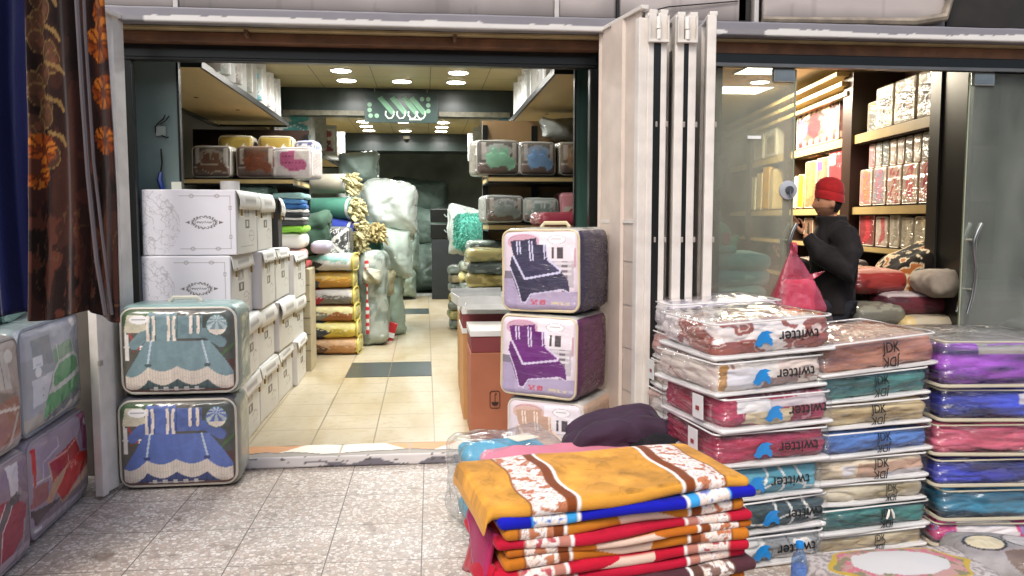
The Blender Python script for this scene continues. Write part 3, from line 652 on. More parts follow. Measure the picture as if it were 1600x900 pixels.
MB().box((.456, -.004, 0), (.47, .045, 2.83)).build('black_edge', black, pl)
pr_ = panel('dark green wood grain upright panel behind the cream folding door', 1.03, 1.76, 5.62, plain('dark_green_woodgrain', '2f4a42', .38, var=.45, scale=7, stretch=(3, 1, .25)), 2.9)
MB().box((-.365 - .012, -.004, 0), (-.366, .045, 2.83)).build('black_edge', black, pr_)
t = thing('wire_hook', 'bent dark wire hook on the grey green panel', 'hook', (-1.69, 5.60, 2.14))
MB().tube([(.03, 0, .075), (.025, -.02, .05), (-.01, -.02, .02), (-.03, -.01, .0), (-.03, 0, -.05)], .004).tube([(.055, 0, .07), (.04, -.02, .04), (.0, -.02, .015)], .004).tube([(.0, 0, -.05), (.04, -.02, -.07), (.055, -.02, -.065)], .004).build('wire', plain('dark_wire', '2b2722', .4, metal=.7), t, True)
MB().box((-.03, -.006, -.055), (.03, 0, .005)).build('back_plate', plain('hook_plate', '98a39c', .4), t)
t = thing('wrapped_cable', 'blue plastic wrapped cord hanging on the grey green panel', 'cord', (-1.69, 5.59, 1.75))
MB().tube([(0, 0, .25), (.004, 0, .16), (-.006, 0, .1)], .005).build('string', plain('dark_wire', '2b2722'), t, True)
MB().tube([(-.006, 0, .1), (-.012, -.01, .05), (.008, -.012, -.02), (0, -.01, -.1)], [.012, .02, .018, .02]).build('wrapping', plain('blue_plastic', '24408e', .3, coat=.6), t, True)

def cross_shelf(label, x0, x1, y0, zs, depth=.7, back=wood_mid, aisle=1):
    t = thing('shelving_unit', label, 'shelving', ((x0 + x1) / 2, y0, FZ)); w = (x1 - x0) / 2
    for z in zs:
        o = MB().box((-w, 0, z - FZ - .045), (w, depth, z - FZ - .006)).build('shelf_board', wood_pale, t)
        MB().box((-w - .004, -.004, z - FZ - .062), (w + .004, depth, z - FZ - .045)).box((-w - .004, -.004, z - FZ - .006), (w + .004, depth, z - FZ + .004)).build('edge_strip', black, o)
    MB().box((-w, depth, 0), (w, depth + .02, 2.5 - FZ)).build('back_panel', back, t)
    b = MB(); b.box((aisle * w - .05 * (aisle > 0), depth - .06, 0), (aisle * w + .05 * (aisle < 0), depth, 2.45 - FZ)); b.box((-.12, depth - .03, 0), (-.06, depth, 2.45 - FZ)); b.build('post', black, t)
    return t
cross_shelf('shelving with cream board edge under the brown and pink comforter bags', -2.45, -1.235, 8.0, (1.925,), 1.2, wood_dark)
cross_shelf('shelving with cream board edges under the mint and blue comforter bags', .56, 1.76, 7.3, (1.925, 1.5), .8, wood_mid, -1)

# white window boxes on the upper shelves
boxart = [('9fb2ac', 'a8b4ae'), ('2f7f9c', 'd5dad8'), ('b8b4ae', 'ecebe8'), ('c9d4d2', 'e8eae8'), ('6fa9bd', 'd8e0e0'), ('b3aaa5', 'e6e2de'), ('8f3f52', 'e8e4e0'), ('58b0b4', 'e0e6e4')]
def window_box(label, loc, rz, k, size=(.5, .16, .40), group=None):
    t = thing('window_box', label, 'packaging box', loc, rz, group); w, d, h = size
    MB().box((-w / 2, -d / 2, 0), (w / 2, d / 2, h), bev=.006).build('carton', plain('white_card', 'd9dcda', .45, var=.04), t)
    a, bc = boxart[k % len(boxart)]
    def paint(f, u, v, P):
        A = Art(u, v, bc, 1.2); A.poly([(.1, .0), (.2, .5), (.45, .62), (.85, .45), (.95, .0)], a); A.ell(.6, .75, .3, .18, hx(a) * 1.3); A.line([(.1, .3), (.5, .45), (.9, .2)], .03, 'f2f0ee'); A.grain(.3, 8, 8, k)
        return A.c
    o = softbox('window', (w * .84, .012, h * .76), .004, (26, 1, 20), painted('film'), t, paint, ease=False); o.location = (0, -d / 2 - .003, h * .13)
    return t
WB = ['teal', 'teal and white', 'pale grey', 'ivory', 'blue', 'pinkish', 'wine red', 'turquoise']
for k, y in enumerate((6.25, 6.75, 7.2, 7.65, 8.15, 8.6, 9.0)):
    window_box(f'white box with {WB[[1,3,2,3,4,5,2][k]]} window picture, {ORD[k]} on the shelf above the gift boxes', (-1.72 - .006 * k, y, 2.62), R(33 + 3 * (k % 3)), [1, 3, 2, 3, 4, 5, 2][k], group='white window boxes on the upper shelves')
for k, y in enumerate((6.3, 6.75, 7.2, 7.65, 8.1, 8.55, 8.95)):
    window_box(f'white box with {WB[[3,2,5,3,4,6,3][k]]} window picture, {ORD[k]} on the shelf by the cream folding door', (1.18 + .006 * k, y, 2.62), R(-33 - 3 * (k % 3)), [3, 2, 5, 3, 4, 6, 3][k], group='white window boxes on the upper shelves')
for k, y in enumerate((10.2, 11.1, 12.1, 13.0)):
    window_box(f'white box with {WB[[7,3,6,5][k]]} window picture, {ORD[k]} on the rear shelf by the carpet rolls', (-1.56 + .03 * k, y, 2.45), R(28), [7, 3, 6, 5][k], (.5, .16, .43), 'white window boxes on the rear shelves')
    window_box(f'white box with {WB[[4,3,7,5][k]]} window picture, {ORD[k]} on the rear shelf behind the mint bag', (1.02 - .03 * k, y, 2.45), R(-28), [4, 3, 7, 5][k], (.5, .16, .43), 'white window boxes on the rear shelves')

# comforter bags on the cross shelves
GS = 'small comforter bags on the shelving'
zip_bag('comforter_bag', 'clear comforter bag with brown bed picture, at the outer end of its shelf', 'bedding bag', (-1.97, 8.18, 1.93), R(-4), (.37, .3, .30), bedart('6b4a38', wall='55504a', trim='b5a794'), '9a958c', GS, (30, 10, 24), 'c8c4bb', .04, seed=1)
zip_bag('comforter_bag', 'clear comforter bag with rust brown bed picture between the brown and pink ones', 'bedding bag', (-1.57, 8.2, 1.93), R(-3), (.38, .3, .30), bedart('7a4128', wall='5a4638', trim='7a4a34', style=1), '8a6a58', GS, (30, 10, 24), '9a8a80', .04, seed=2)
def pinkart(u, v):
    A = Art(u, v, 'd8d0d2', 1.3); A.rect(0, 0, .12, 1, 'c23a5c'); A.poly([(.04, 0), (.12, 0), (.2, .5), (.12, 1), (.05, 1), (.1, .5)], 'f0e8e8'); A.poly([(.25, .85), (.62, .95), (.9, .5), (.88, .25), (.5, .2), (.24, .45)], 'c2628e')
    m = ((u * 22) % 1 < .5) & (np.abs((v * 9) % 1 - .5) < .14) & A.inpoly([(.3, .75), (.62, .8), (.88, .45), (.85, .3), (.5, .25), (.3, .45)]); A.k(m, '7c2c52'); A.rect(.6, .6, .95, .95, 'e6ddd6', .7); A.grain(.15, 12, 12); return A.c
zip_bag('comforter_bag', 'clear comforter bag with pink knitted bed picture beside the carpet rolls', 'bedding bag', (-1.22, 8.16, 1.93), R(-12), (.42, .3, .29), pinkart, 'a59c98', GS, (36, 10, 24), 'd8d2cc', .04, seed=3)
for k, (x, c) in enumerate(((-1.83, 'a08a3c'), (-1.45, 'a08a3c'))):
    def za(u, v, c=c):
        A = Art(u, v, c, 1.6); A.line([(0, .2), (.25, .75), (.5, .2), (.75, .75), (1, .2)], .12, 'e8e4da'); A.rect(0, 0, 1, .15, '57503f'); return A.c
    zip_bag('cushion_bag', ['clear bag of ochre zigzag cushions on top of the outermost brown comforter bag', 'clear bag of ochre zigzag cushions on top of the rust brown comforter bag'][k], 'bedding bag', (x, 8.5, 2.0), 0, (.34, .25, .36), za, '8f8a7c', 'ochre zigzag cushion bags', (26, 6, 20), 'bdb9ae', .04, seed=6 + k)
zip_bag('cushion_bag', 'clear bag with dark blue fabric behind the pink comforter bag', 'bedding bag', (-1.16, 8.55, 2.0), R(-8), (.22, .25, .32), bedart('23307c', wall='3a3f60'), '7f86a0', None, (20, 6, 16), 'bdb9ae', .04, seed=9)
zip_bag('comforter_bag', 'clear comforter bag with mint green bed picture at the aisle end of its shelf', 'bedding bag', (.62, 7.45, 1.93), R(10), (.40, .3, .31), bedart('8cc4a4', wall='5f5a55', trim='cfd8d0', style=1), '8f8a7c', GS, (30, 10, 24), 'a9aaa4', .04, seed=4)
zip_bag('comforter_bag', 'clear comforter bag with pale blue bed picture beside the mint green one', 'bedding bag', (.985, 7.47, 1.93), R(6), (.34, .3, .30), bedart('7da3cf', wall='6a655f', trim='a9c0dc', style=1), '9a958c', GS, (30, 10, 24), 'b5b6b2', .04, seed=5)
zip_bag('comforter_bag', 'clear comforter bag with tan bed picture next to the dark green panel', 'bedding bag', (1.34, 7.5, 1.93), R(8), (.34, .3, .30), bedart('a5805f', wall='7a6a58', trim='c5a988', style=1), '8a867a', GS, (24, 10, 20), 'a5a69e', .04, seed=6)
zip_bag('comforter_bag', 'clear comforter bag with grey bed picture below the mint green one', 'bedding bag', (.68, 7.42, 1.515), R(8), (.36, .3, .24), bedart('8d9692', wall='6b6a66', trim='cfd2ce', style=1), 'a5aaa4', GS, (30, 10, 24), 'b9bcb8', .04, seed=7)
zip_bag('comforter_bag', 'silvery clear comforter bag below the pale blue one', 'bedding bag', (1.02, 7.45, 1.515), R(3), (.33, .3, .22), bedart('8fa09a', wall='9aa39f', trim='dfe4e0'), 'a5aaa4', GS, (24, 10, 20), 'c0c3bf', .04, seed=8)
def redart(u, v):
    A = Art(u, v, 'd98f96', 1.2); A.rect(.1, .1, .9, .55, 'd8cfc4'); A.line([(.1, .2), (.4, .45), (.55, .3), (.9, .5)], .09, 'b81f38'); A.line([(.2, .3), (.5, .5), (.8, .6)], .05, 'c23a50'); return A.c
zip_bag('quilt_bag', 'pink quilt pack with red ribbon print near the dark green panel', 'bedding bag', (1.33, 7.45, 1.515), R(4), (.28, .25, .27), redart, 'c98a90', None, (20, 6, 16), 'd9a0a4', .03, seed=9)
for x, y, z, lab in ((1.3, 7.95, 2.3, 'silvery bagged quilt high on the shelving next to the dark green panel'),): sack(lab, (x, y, z), (.4, .3, .22), '9da29e', None, 5, 'quilt_bag', cat='bedding bag')
fold('bagged_quilt', 'wine red bagged quilt lying behind the dark purple bedding bag', 'bedding bag', (1.0, 5.9, 1.50), R(8), (.45, .35, .10), '8a2438', None, 'film', (24, 14, 6), seed=3)

# ================================================================ white gift boxes along the aisle
line_c = 'a5a0a2'
def giftfront(u, v):
    A = Art(u, v, 'e2e0e6', 1.37)
    d = np.sqrt(((u + .02) * 1.37 / .58) ** 2 + ((v - .46) / .55) ** 2)
    n1 = fb(np.stack([u * 1.37 * 9, v * 9, 0 * u], 1), 3, 2); n2_ = fb(np.stack([u * 1.37 * 14 + 7, v * 14, 0 * u], 1), 8, 2)
    A.k((d < 1) & ((np.abs(n1 - .5) < .022) | (np.abs(n2_ - .5) < .02)), line_c, .75); A.k((d < 1), 'd2d0d8', .25)
    for vv in (.10, .90): A.line([(.4, vv), (.94, vv)], .008, line_c); [A.ell(x, vv, .028, .03, line_c, .8, .25) for x in (.53, .8)]
    A.line([(.94, .1), (.94, .9)], .008, line_c); [A.ell(.94, y, .02, .035, line_c, .8, .25) for y in (.28, .72)]
    an = np.arctan2((v - .5), (u - .66) * .55); rr = np.sqrt(((u - .66) / .125) ** 2 + ((v - .5) / .088) ** 2)
    A.k((np.abs(rr - 1 - .09 * np.sin(an * 22)) < .09), '76706f'); A.k(np.abs(rr - .8) < .03, '8f8a88'); A.poly([(.46, .5), (.505, .525), (.505, .475)], '6b6664'); A.poly([(.865, .5), (.82, .525), (.82, .475)], '6b6664')
    A.line([(.575 + .17 * t / 24, .5 + .016 * math.sin(t * 1.9) + (.02 if t in (3, 12) else 0)) for t in range(25)], .008, '6f6a68'); return A.c
def giftside(k):
    def f(u, v):
        A = Art(u, v, 'd6d6d0', .65); x = .5 + .04 * math.sin(k * 2.1)
        A.rect(x - .12, .58, x + .12, .8, '8f8e8a'); A.poly([(x - .12, .58), (x, .72), (x + .12, .58)], 'bdbab2'); A.rect(x - .1, .40, x + .12, .545, '57544e'); A.rect(x - .03, .43, x + .05, .52, 'cfcdc6')
        A.ell(x + .22, .28, .13, .09, '8f8c88', 1, .82); A.line([(.2, .12), (.8, .12)], .012, '9a9793'); A.line([(x + .1, .28), (x + .3, .28)], .01, '9a9793'); A.grain(.05, 4, 4, k); return A.c
    return f
def gift_box(label, x1, y0, z, size=(.57, .62, .415), k=0, front_art=False, rz=0, flap=True):
    w, d, h = size; t = thing('gift_box', label, 'gift box', (x1 - w / 2, y0 + d / 2, z), rz, 'white gift boxes stacked along the aisle')
    sd = giftside(k)
    def paint(f, u, v, P):
        if f == 'F' and front_art: return giftfront(u, v)
        if f == 'R': return sd(u, v)
        return np.tile(hx('dcdbdc'), (len(u), 1))
    softbox('carton', size, .007, (150, 40, 110) if front_art else (8, 36, 44), painted('card'), t, paint, ease=False, wr=.005, wf=(4, 4, 4), seed=k)
    if flap:
        L = .105 + .035 * math.sin(k * 3)
        def fn(u, v): return np.stack([w / 2 + .004 + v * .018 + .016 * np.sin(v * 3.1) * (k % 2), (u - .5) * d * .98, h - .004 - v * L + .01 * u * math.sin(k)], 1)
        def fp(u, v, P): A = Art(u, v, 'dadad5', 4); A.line([(.25, .5), (.75, .52)], .05, '9a9793'); [A.ell(q, .5, .02, .1, '9a9793') for q in (.35, .5, .65)]; return A.c
        fl = sheet('lid_flap', fn, 24, 4, .004, painted('card'), t, fp)
        b = MB(); [b.box((w / 2 + .012, q * d - .012, h - L - .045), (w / 2 + .024, q * d + .012, h - L + .015), bev=.003) for q in (-.36, .36)]; b.build('clip', plain('gold_clip', '9a7f45', .35, metal=.7), t)
    return t
z4 = [FZ, FZ + .417, FZ + .834, FZ + 1.251]; COLN = ['first', 'second', 'third', 'fourth']; TIER = ['lowest', 'second tier', 'third tier', 'topmost']
ys = [5.36, 6.02, 6.70, 7.38]; k = 0
for c in range(4):
    for r_ in range(4):
        if c == 3 and r_ == 3: continue
        x1 = [-1.19, -1.185, -1.17, -1.15][c] + .014 * math.sin(k * 2.3); fr = c == 0 and r_ >= 2
        lab = {(0, 3): 'topmost white gift box with damask print and oval emblem facing the street', (0, 2): 'white gift box with damask print, right under the topmost damask box'}.get((c, r_), f'white gift box with lid flap, {TIER[r_]} of the {COLN[c]} stack from the street')
        if c == 2 and r_ == 3: lab = 'dark grey gift box at the end of the top row of white boxes'
        g = gift_box(lab, x1 - (.02 if (c, r_) == (0, 2) else 0), ys[c] + .006 * (r_ % 2), z4[r_] - (.03 if c == 3 else 0) * r_, (.57, .64 if c < 3 else .62, .413 - (.012 if c >= 2 else 0)), k, fr, R([0, 1.0, -1.4, 2.0, -.6][(k * 3) % 5]) if not fr else 0); k += 1
        if (c, r_) == (2, 3):
            for ch in g.children:
                if ch.name.startswith('carton'): ch.data.materials.clear(); ch.data.materials.append(plain('charcoal_card', '3a3938', .6)); ch.scale = (1, .35, .97); ch.location.y = -.2
                if ch.name.startswith(('lid_flap', 'clip')): ch.scale = (1, .35, 1); ch.location.y = -.2
wc = thing('tape_roll', 'round white tape roll standing on the topmost damask box', 'tape roll', (-1.30, 5.75, 1.738))
MB().lathe([(.062, 0), (.062, .062), (.04, .064), (.04, .06)], n=24).build('roll', plain('white_tape', 'dcd9d6', .5, var=.06, scale=20), wc, True)
tc_ = thing('paper_tag', 'small pale paper card propped on the topmost damask box', 'card', (-1.575, 5.5, 1.735)); MB().box((-.03, -.003, 0), (.03, .003, .05)).build('card', plain('pale_card', 'cfd2c4', .6), tc_)
# ================================================================ folded textiles, rolls and packs deeper in the shop
z = 1.07
pile = [('e4e0da', .09, 'white thick towel'), ('b59a94', .075, 'pink bundled towel')]
def striped(cs, n):
    cs = [hx(c) for c in cs]
    def p(f, u, v, P):
        q = (np.floor(P[:, 2] * n).astype(int)) % len(cs); return np.array(cs)[q] * (.85 + .3 * fb(P * 14))[:, None]
    return p
GT = 'folded textiles piled behind the gift boxes'
def pile_at(x, y, z, items, w=.30, d=.4):
    for i, (c, h, lab, kind) in enumerate(items):
        fold('folded_textile', lab, 'folded textile', (x + .012 * math.sin(i * 2.7), y, z), R(4 * math.sin(i * 1.7)), (w + .02 * math.cos(i * 3), d, h), c, GT, kind, (16, 10, 6), seed=i + int(x * 10), wr=.012); z += h * .96
    return z
st = thing('side_table', 'cream crate carrying the folded textile pile', 'crate', (-1.45, 8.25, FZ)); MB().box((-.4, -.15, 0), (.34, .25, 1.0), bev=.01).build('crate', plain('beige_crate', 'b5aa8e', .6), st)
b = MB(); [b.box((-.4, -.156, q), (.34, -.149, q + .006)) for q in (.2, .36, .52, .68, .84)]; b.build('slat_groove', plain('groove', '5d5546', .8), st)
pile_at(-1.29, 8.22, 1.08, [('9b3a3c', .06, 'red folded cloth at the bottom of the towel pile', 'fabric'), ('b98f86', .13, 'pink bundled towel under the thick white towel', 'fabric'), ('e6e2da', .16, 'thick white towel in the middle of the pile', 'fabric'),
    ('8fd04a', .07, 'lime green folded cloth above the thick white towel', 'fabric'), ('4a4c4e', .05, 'charcoal folded cloth above the lime green one', 'fabric'), ('c9cbc8', .035, 'pale grey folded cloth between charcoal cloths', 'fabric'), ('3c3f44', .045, 'black folded cloth under the white one', 'fabric'), ('dfe0dc', .035, 'white folded cloth under the blue towels', 'fabric'),
    ('3f6fae', .05, 'dark blue folded towel in the pile', 'fabric'), ('5f93c8', .05, 'mid blue folded towel just under the pale teal one', 'fabric'), ('9cc4c4', .06, 'pale teal folded towel on top of the blue towels', 'fabric')])
pile_at(-1.62, 8.3, 1.60, [('6b2a38', .05, 'wine red folded towel behind the gift boxes', 'fabric'), ('d9d2c4', .05, 'cream folded towel above the wine red one', 'fabric'), ('a9c9bd', .07, 'mint folded towel second from the top behind the gift boxes', 'fabric'), ('a5c8be', .10, 'mint rolled towel on top behind the gift boxes', 'fabric')], .3)
def xmotif(u, v):
    A = Art(u, v, '2c2d30', 1.5); A.line([(0, 0), (1, 1)], .12, 'c9c9c4'); A.line([(0, 1), (1, 0)], .12, 'c9c9c4'); A.line([(.5, 0), (.5, 1)], .04, '9a9a96'); n = n2(u, v, 14, 9, 3); A.k((n > .56) & (n < .62), 'dcdcd6'); return A.c
zip_bag('patterned_pack', 'black and white lattice patterned pack under the dark green bundle', 'bedding bag', (-1.02, 9.35, 1.12), R(-5), (.42, .3, .34), xmotif, '54565a', None, (40, 8, 30), '8a8d8a', .05, seed=2)
sack('dark green tarpaulin bundle beside the folded textiles', (-1.2, 9.0, 1.18), (.44, .42, .44), '3d5647', None, 12, 'tarpaulin_bundle', 'fabric', cat='bundle')
fold('folded_throw', 'lilac lace edged throw beside the pink bundled towel', 'folded textile', (-1.04, 8.55, 1.2), 0, (.22, .3, .13), 'b5b0c4', None, 'film', seed=4)
# stack of blanket packs with yellow trim
def roll_pack(label, x, y, z, cols, k, w=.56):
    t = thing('blanket_pack', label, 'blanket pack', (x, y, z), R(-3 + 2 * math.sin(k * 2)), 'blanket packs with yellow trim'); cs = [hx(c) for c in cols]
    def paint(f, u, v, P):
        if f in 'LR': return np.tile(hx('cfc477'), (len(u), 1))
        A = Art(u, v, cs[0], 3); n = n2(u, v, 8, 3, k)
        A.k(v < .55 + .25 * (n - .5), cs[1]); A.poly([(.06, 0), (.06, .8), (.4 + .1 * math.sin(k), .4), (.3, 0)], cs[2]); m = (n2(u, v, 26, 12, k + 4) > .6) & (v > .4); A.k(m, cs[0] * .8 + .15); A.k((u < .06) | (u > .94), 'd2c468'); A.grain(.25, 10, 6, k); return A.c
    softbox('body', (w, .42, .185), .085, (44, 14, 22), painted('film'), t, paint, wr=.006, wf=(7, 7, 7), seed=k, ease=False)
    b = MB(); [b.tube([(s * (w / 2 - .02), yy, zz + .0925) for yy, zz in rrect(.41, .18, .082)], .009, n=6, closed=True) for s in (-1, 1)]; b.build('end_trim', plain('yellow_trim', 'd6c867', .45), t, True)
YP = [('tan floral blanket pack with yellow trim, on the floor', ('c9a077', 'b5814a', '6b4a32')), ('yellow blanket pack with dark blue corner, second from the floor', ('e2d88a', 'c9b23a', '39414f')), ('cream and rust blanket pack with yellow trim, third from the floor', ('e6dca0', 'a5622f', '8f8f8a')), ('grey blanket pack with red corner and yellow trim, in the middle of the stack', ('bdb8b4', '75706a', 'b8243a')), ('golden blanket pack with slate band, just below the white pack', ('d9b04a', 'c48a1f', '4a5058')), ]
z = FZ
for k, (lab, c) in enumerate(YP): roll_pack(lab, -.99 - .012 * k, 9.25, z, c, k); z += .182
roll_pack('white and teal blanket pack with yellow trim on top of the stack', -1.04, 9.2, z + .012, ('8fc4b8', 'dcdad4', '37302c'), 9, .6)
bk = thing('clear_pack', 'crinkled clear pack with red and white tape behind the yellow trimmed packs', 'bedding bag', (-.62, 9.85, FZ))
softbox('body', (.34, .4, 1.12), .1, (20, 16, 40), painted('film'), bk, lambda f, u, v, P: np.where((fb(P * 9, 3) > .5)[:, None], hx('9aa39b'), hx('76837b')), wr=.05, wf=(6, 6, 5), seed=5)
def tape(f, u, v, P): return np.where(((np.floor(P[:, 2] * 22) % 2) == 0)[:, None], hx('c8232a'), hx('e6e2dc'))
softbox('barrier_tape', (.035, .012, .85), .004, (3, 1, 60), painted('card'), bk, tape, ease=False, wr=.02, wf=(6, 6, 6)).location = (-.05, -.245, .15)
# carpet rolls with tassels
def carpet_roll(label, p0, p1, r, col, seed=0, tcol='b3ab80', nt_=110, bands=(.2, .93)):
    p0, p1 = Vector(p0), Vector(p1); t = thing('carpet_roll', label, 'carpet roll', p0); d = p1 - p0; L = d.length; dn = d.normalized(); side = dn.cross(Vector((0, 0, 1))).normalized(); up = side.cross(dn)
    MB().tube([dn * (L * q) for q in (0, .02, .5, .97, 1)], [r * .96, r, r * 1.01, r, r * .9], n=28).build('roll', plain('carpet_' + col, col, .75, var=.12, sheen=.3, bump=.4, bscale=120), t, True)
    b = MB(); [b.tube([dn * (L * q), dn * (L * q + .035)], r * 1.025, n=28) for q in bands]; b.build('binding', plain('white_film_band', 'dcdedb', .25, coat=.5), t, True)
    rnd = random.Random(seed); b = MB()
    for k in range(nt_):
        a = rnd.uniform(0, 6.28); q = rnd.uniform(0, 1) ** .5 * r * .95; o = dn * (L - .02 + rnd.uniform(0, .02)) + side * (q * math.cos(a)) + up * (q * math.sin(a)); l = rnd.uniform(.05, .12)
        w1 = o + dn * l * .4 + Vector((rnd.uniform(-.03, .03), rnd.uniform(-.04, .04), rnd.uniform(-.02, .02))); w2 = w1 + dn * l * rnd.uniform(-.1, .4) + Vector((rnd.uniform(-.05, .05), rnd.uniform(-.05, .05), -l * rnd.uniform(-.2, .8)))
        b.tube([o, w1, w2], [.012, .021, .013], n=5)
    b.build('tassels', plain('tassel_' + tcol, tcol, .9, var=.3, scale=40), t, True); return t
carpet_roll('teal green carpet roll with white bands and fringed end', (-1.5, 10.15, 1.66), (-.80, 9.75, 1.665), .135, '3f7a68', 1)
carpet_roll('royal blue carpet roll lying under the teal green one', (-1.45, 10.0, 1.50), (-.76, 9.7, 1.40), .115, '1d338f', 2, bands=(.86,))
carpet_roll('beige carpet roll with fringed end above the teal green one', (-1.4, 10.2, 1.97), (-.86, 9.85, 1.96), .115, 'b5ae9c', 3, bands=(.93,))
carpet_roll('dark blue carpet roll low in the pile with cream tassels', (-1.3, 9.95, 1.27), (-.78, 9.75, 1.26), .09, '1a2763', 4, bands=())
carpet_roll('slate teal carpet roll ending in brown tassels beside the white sack', (-.95, 10.4, 1.42), (-.58, 9.9, 1.40), .11, '3f6b70', 5, 'a89a6c', 140, ())
def hangfn(u, v): return np.stack([-.76 + .24 * u + .02 * np.sin(v * 7), 9.95 - .06 * np.sin(u * 6), 1.30 - .62 * v], 1)
tag(sheet('hanging_carpet', hangfn, 14, 16, .02, painted('velvet'), None, lambda u, v, P: np.where((n2(u, v, 5, 4, 3) > .55)[:, None], hx('6fa193'), hx('4f8079'))), 'pale teal carpet hanging below the tasselled rolls', 'carpet')
sack('big clear sack of white pillows bulging beside the carpet rolls', (-.44, 10.6, 1.36), (.74, .6, .66), 'ccd6d0', None, 21)
sack('white translucent sack hanging below the bulging pillow sack', (-.42, 10.55, .82), (.56, .45, .66), 'b0c0b6', None, 22)
sack('grey green sack on the floor under the translucent sacks', (-.50, 10.7, FZ), (.5, .5, .9), '8ea396', None, 23)
sack('rounded white quilt sack above the beige carpet roll', (-.85, 10.9, 2.0), (.55, .5, .42), '9fb5ad', None, 24)
b = thing('red_packet', 'small red and white packet leaning at the foot of the sacks', 'packet', (-.42, 10.1, FZ)); MB().box((-.05, -.04, 0), (.05, .04, .22), bev=.01, rot=(.3, 'Y')).build('packet', plain('red_pack', 'b5222c', .4), b); MB().box((-.03, -.048, .04), (.05, -.04, .1), rot=(.3, 'Y'), at=(0, 0, .11)).build('white_band', plain('white_card', 'd9dcda'), b)
for k, (x, y, z, s_, c, lab) in enumerate(((-.62, 9.7, .80, (.26, .26, .2), 'a9a894', 'small crumpled cream pack on the clear pack beside the yellow trimmed packs'), (-.52, 10.2, .62, (.3, .3, .3), '9a9676', 'khaki crumpled pack below the hanging teal carpet'), (-.95, 9.6, .92, (.3, .3, .2), '7a8a7c', 'sage crumpled pack behind the white and teal blanket pack'),
    (-.42, 12.2, 1.2, (.55, .5, .6), '95a89c', 'pale green sack high up farther along the left side'), (-.9, 10.9, 1.5, (.5, .5, .5), 'b3bdb6', 'white quilt sack behind the tasselled rolls'))):
    sack(lab, (x, y, z), s_, c, None, 60 + k, 'crumpled_pack' if k < 3 else 'plastic_sack', cat='sack')
carpet_roll('olive carpet roll peeping out under the royal blue one', (-1.4, 9.9, 1.40), (-.95, 9.5, 1.33), .08, '54603c', 8, 'b5a878', 60, ())
# dark store room beyond
GD = 'dim sacks in the store room'
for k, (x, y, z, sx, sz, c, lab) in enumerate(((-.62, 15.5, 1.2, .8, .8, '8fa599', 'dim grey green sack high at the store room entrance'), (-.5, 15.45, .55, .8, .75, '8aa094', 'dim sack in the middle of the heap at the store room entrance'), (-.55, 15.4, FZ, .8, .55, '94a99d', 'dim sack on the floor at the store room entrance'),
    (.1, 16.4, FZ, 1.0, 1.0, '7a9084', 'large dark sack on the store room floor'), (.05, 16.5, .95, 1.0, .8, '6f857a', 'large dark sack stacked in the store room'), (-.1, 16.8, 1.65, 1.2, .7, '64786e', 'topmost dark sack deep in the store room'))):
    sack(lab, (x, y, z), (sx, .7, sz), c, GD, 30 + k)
for q, lb in ((0, 'black trunk with pale handle on a dark stand in the dim store room'), (.28, 'black trunk with pale handle lying on the other trunk in the dim store room')):
    sp_ = thing('trunk', lb, 'trunk', (.42, 15.4, 1.2)); MB().box((-.32, -.2, q), (.32, .2, q + .25), bev=.01).build('trunk', black, sp_); MB().tube([(-.07, -.21, q + .15), (-.04, -.225, q + .11), (.04, -.225, q + .11), (.07, -.21, q + .15)], .012).build('grip', plain('grip_grey', '8d9a96', .4), sp_, True)
st = thing('plinth', 'dark plinth under the black trunks in the dim store room', 'plinth', (.42, 15.4, FZ)); MB().box((-.3, -.18, 0), (.3, .18, 1.128)).build('plinth_block', plain('stand_dark', '22282a', .6), st)

# right-hand side of the aisle
sack('white bagged pillow behind the fluffy turquoise cushion', (.5, 10.3, 1.08), (.46, .36, .62), 'c5cfc9', None, 41, 'pillow_bag', cat='bedding bag')
cu = thing('fluffy_cushion', 'fluffy turquoise cushion leaning on the white bagged pillow', 'cushion', (.56, 9.95, 1.2))
o = softbox('cushion', (.40, .18, .40), .085, (16, 8, 16), plain('turquoise_fur', '5fb8a6', .9, var=.2, scale=30, sheen=.5), cu, col=hx('5fb8a6'), bulge=(.0, .05, .0))
rnd = random.Random(3); V = []; F = []
for p in o.data.polygons:
    for q in range(6):
        c = p.center + Vector([rnd.uniform(-.015, .015) for _ in range(3)]); n = (p.normal + Vector([rnd.uniform(-.8, .8) for _ in range(3)])).normalized(); s = n.cross(Vector((rnd.random(), .3, .5))).normalized() * .006; L = rnd.uniform(.02, .05); b0 = len(V)
        V += [c - s, c + s, c + n * L + Vector((0, 0, -.01))]; F.append((b0, b0 + 1, b0 + 2))
mk('fur', V, F, plain('turquoise_fur', '5fb8a6'), cu, smooth=False)
def smallpack(label, x, y, z, size, c1, c2, k, group):
    def paint(f, u, v, P):
        n = fb(P * np.array([9, 9, 16]) + k, k); c = np.where((n > .52)[:, None], hx(c1), hx(c2)); return c
    o = softbox('bedding_pack', size, size[2] * .42, (22, 14, 10), painted('film'), None, paint, wr=.012, wf=(9, 9, 9), seed=k, ease=False); o.location = (x, y, z); o.rotation_euler = (0, 0, R(6 * math.sin(k * 1.9))); tag(o, label, 'bedding pack', group)
GP = 'small bedding packs stacked on the aisle floor'
cols = [('5f6a60', '8f978c', 'grey green'), ('8a8a58', 'b5a968', 'olive'), ('6b6f62', '9aa394', 'sage grey'), ('8f8040', 'c4b46a', 'mustard'), ('54605c', '8a9690', 'slate'), ('77705a', 'a89c7c', 'khaki'), ('4a564e', '7c8a80', 'dark green'), ('9aa49c', '6f7a74', 'silver grey')]
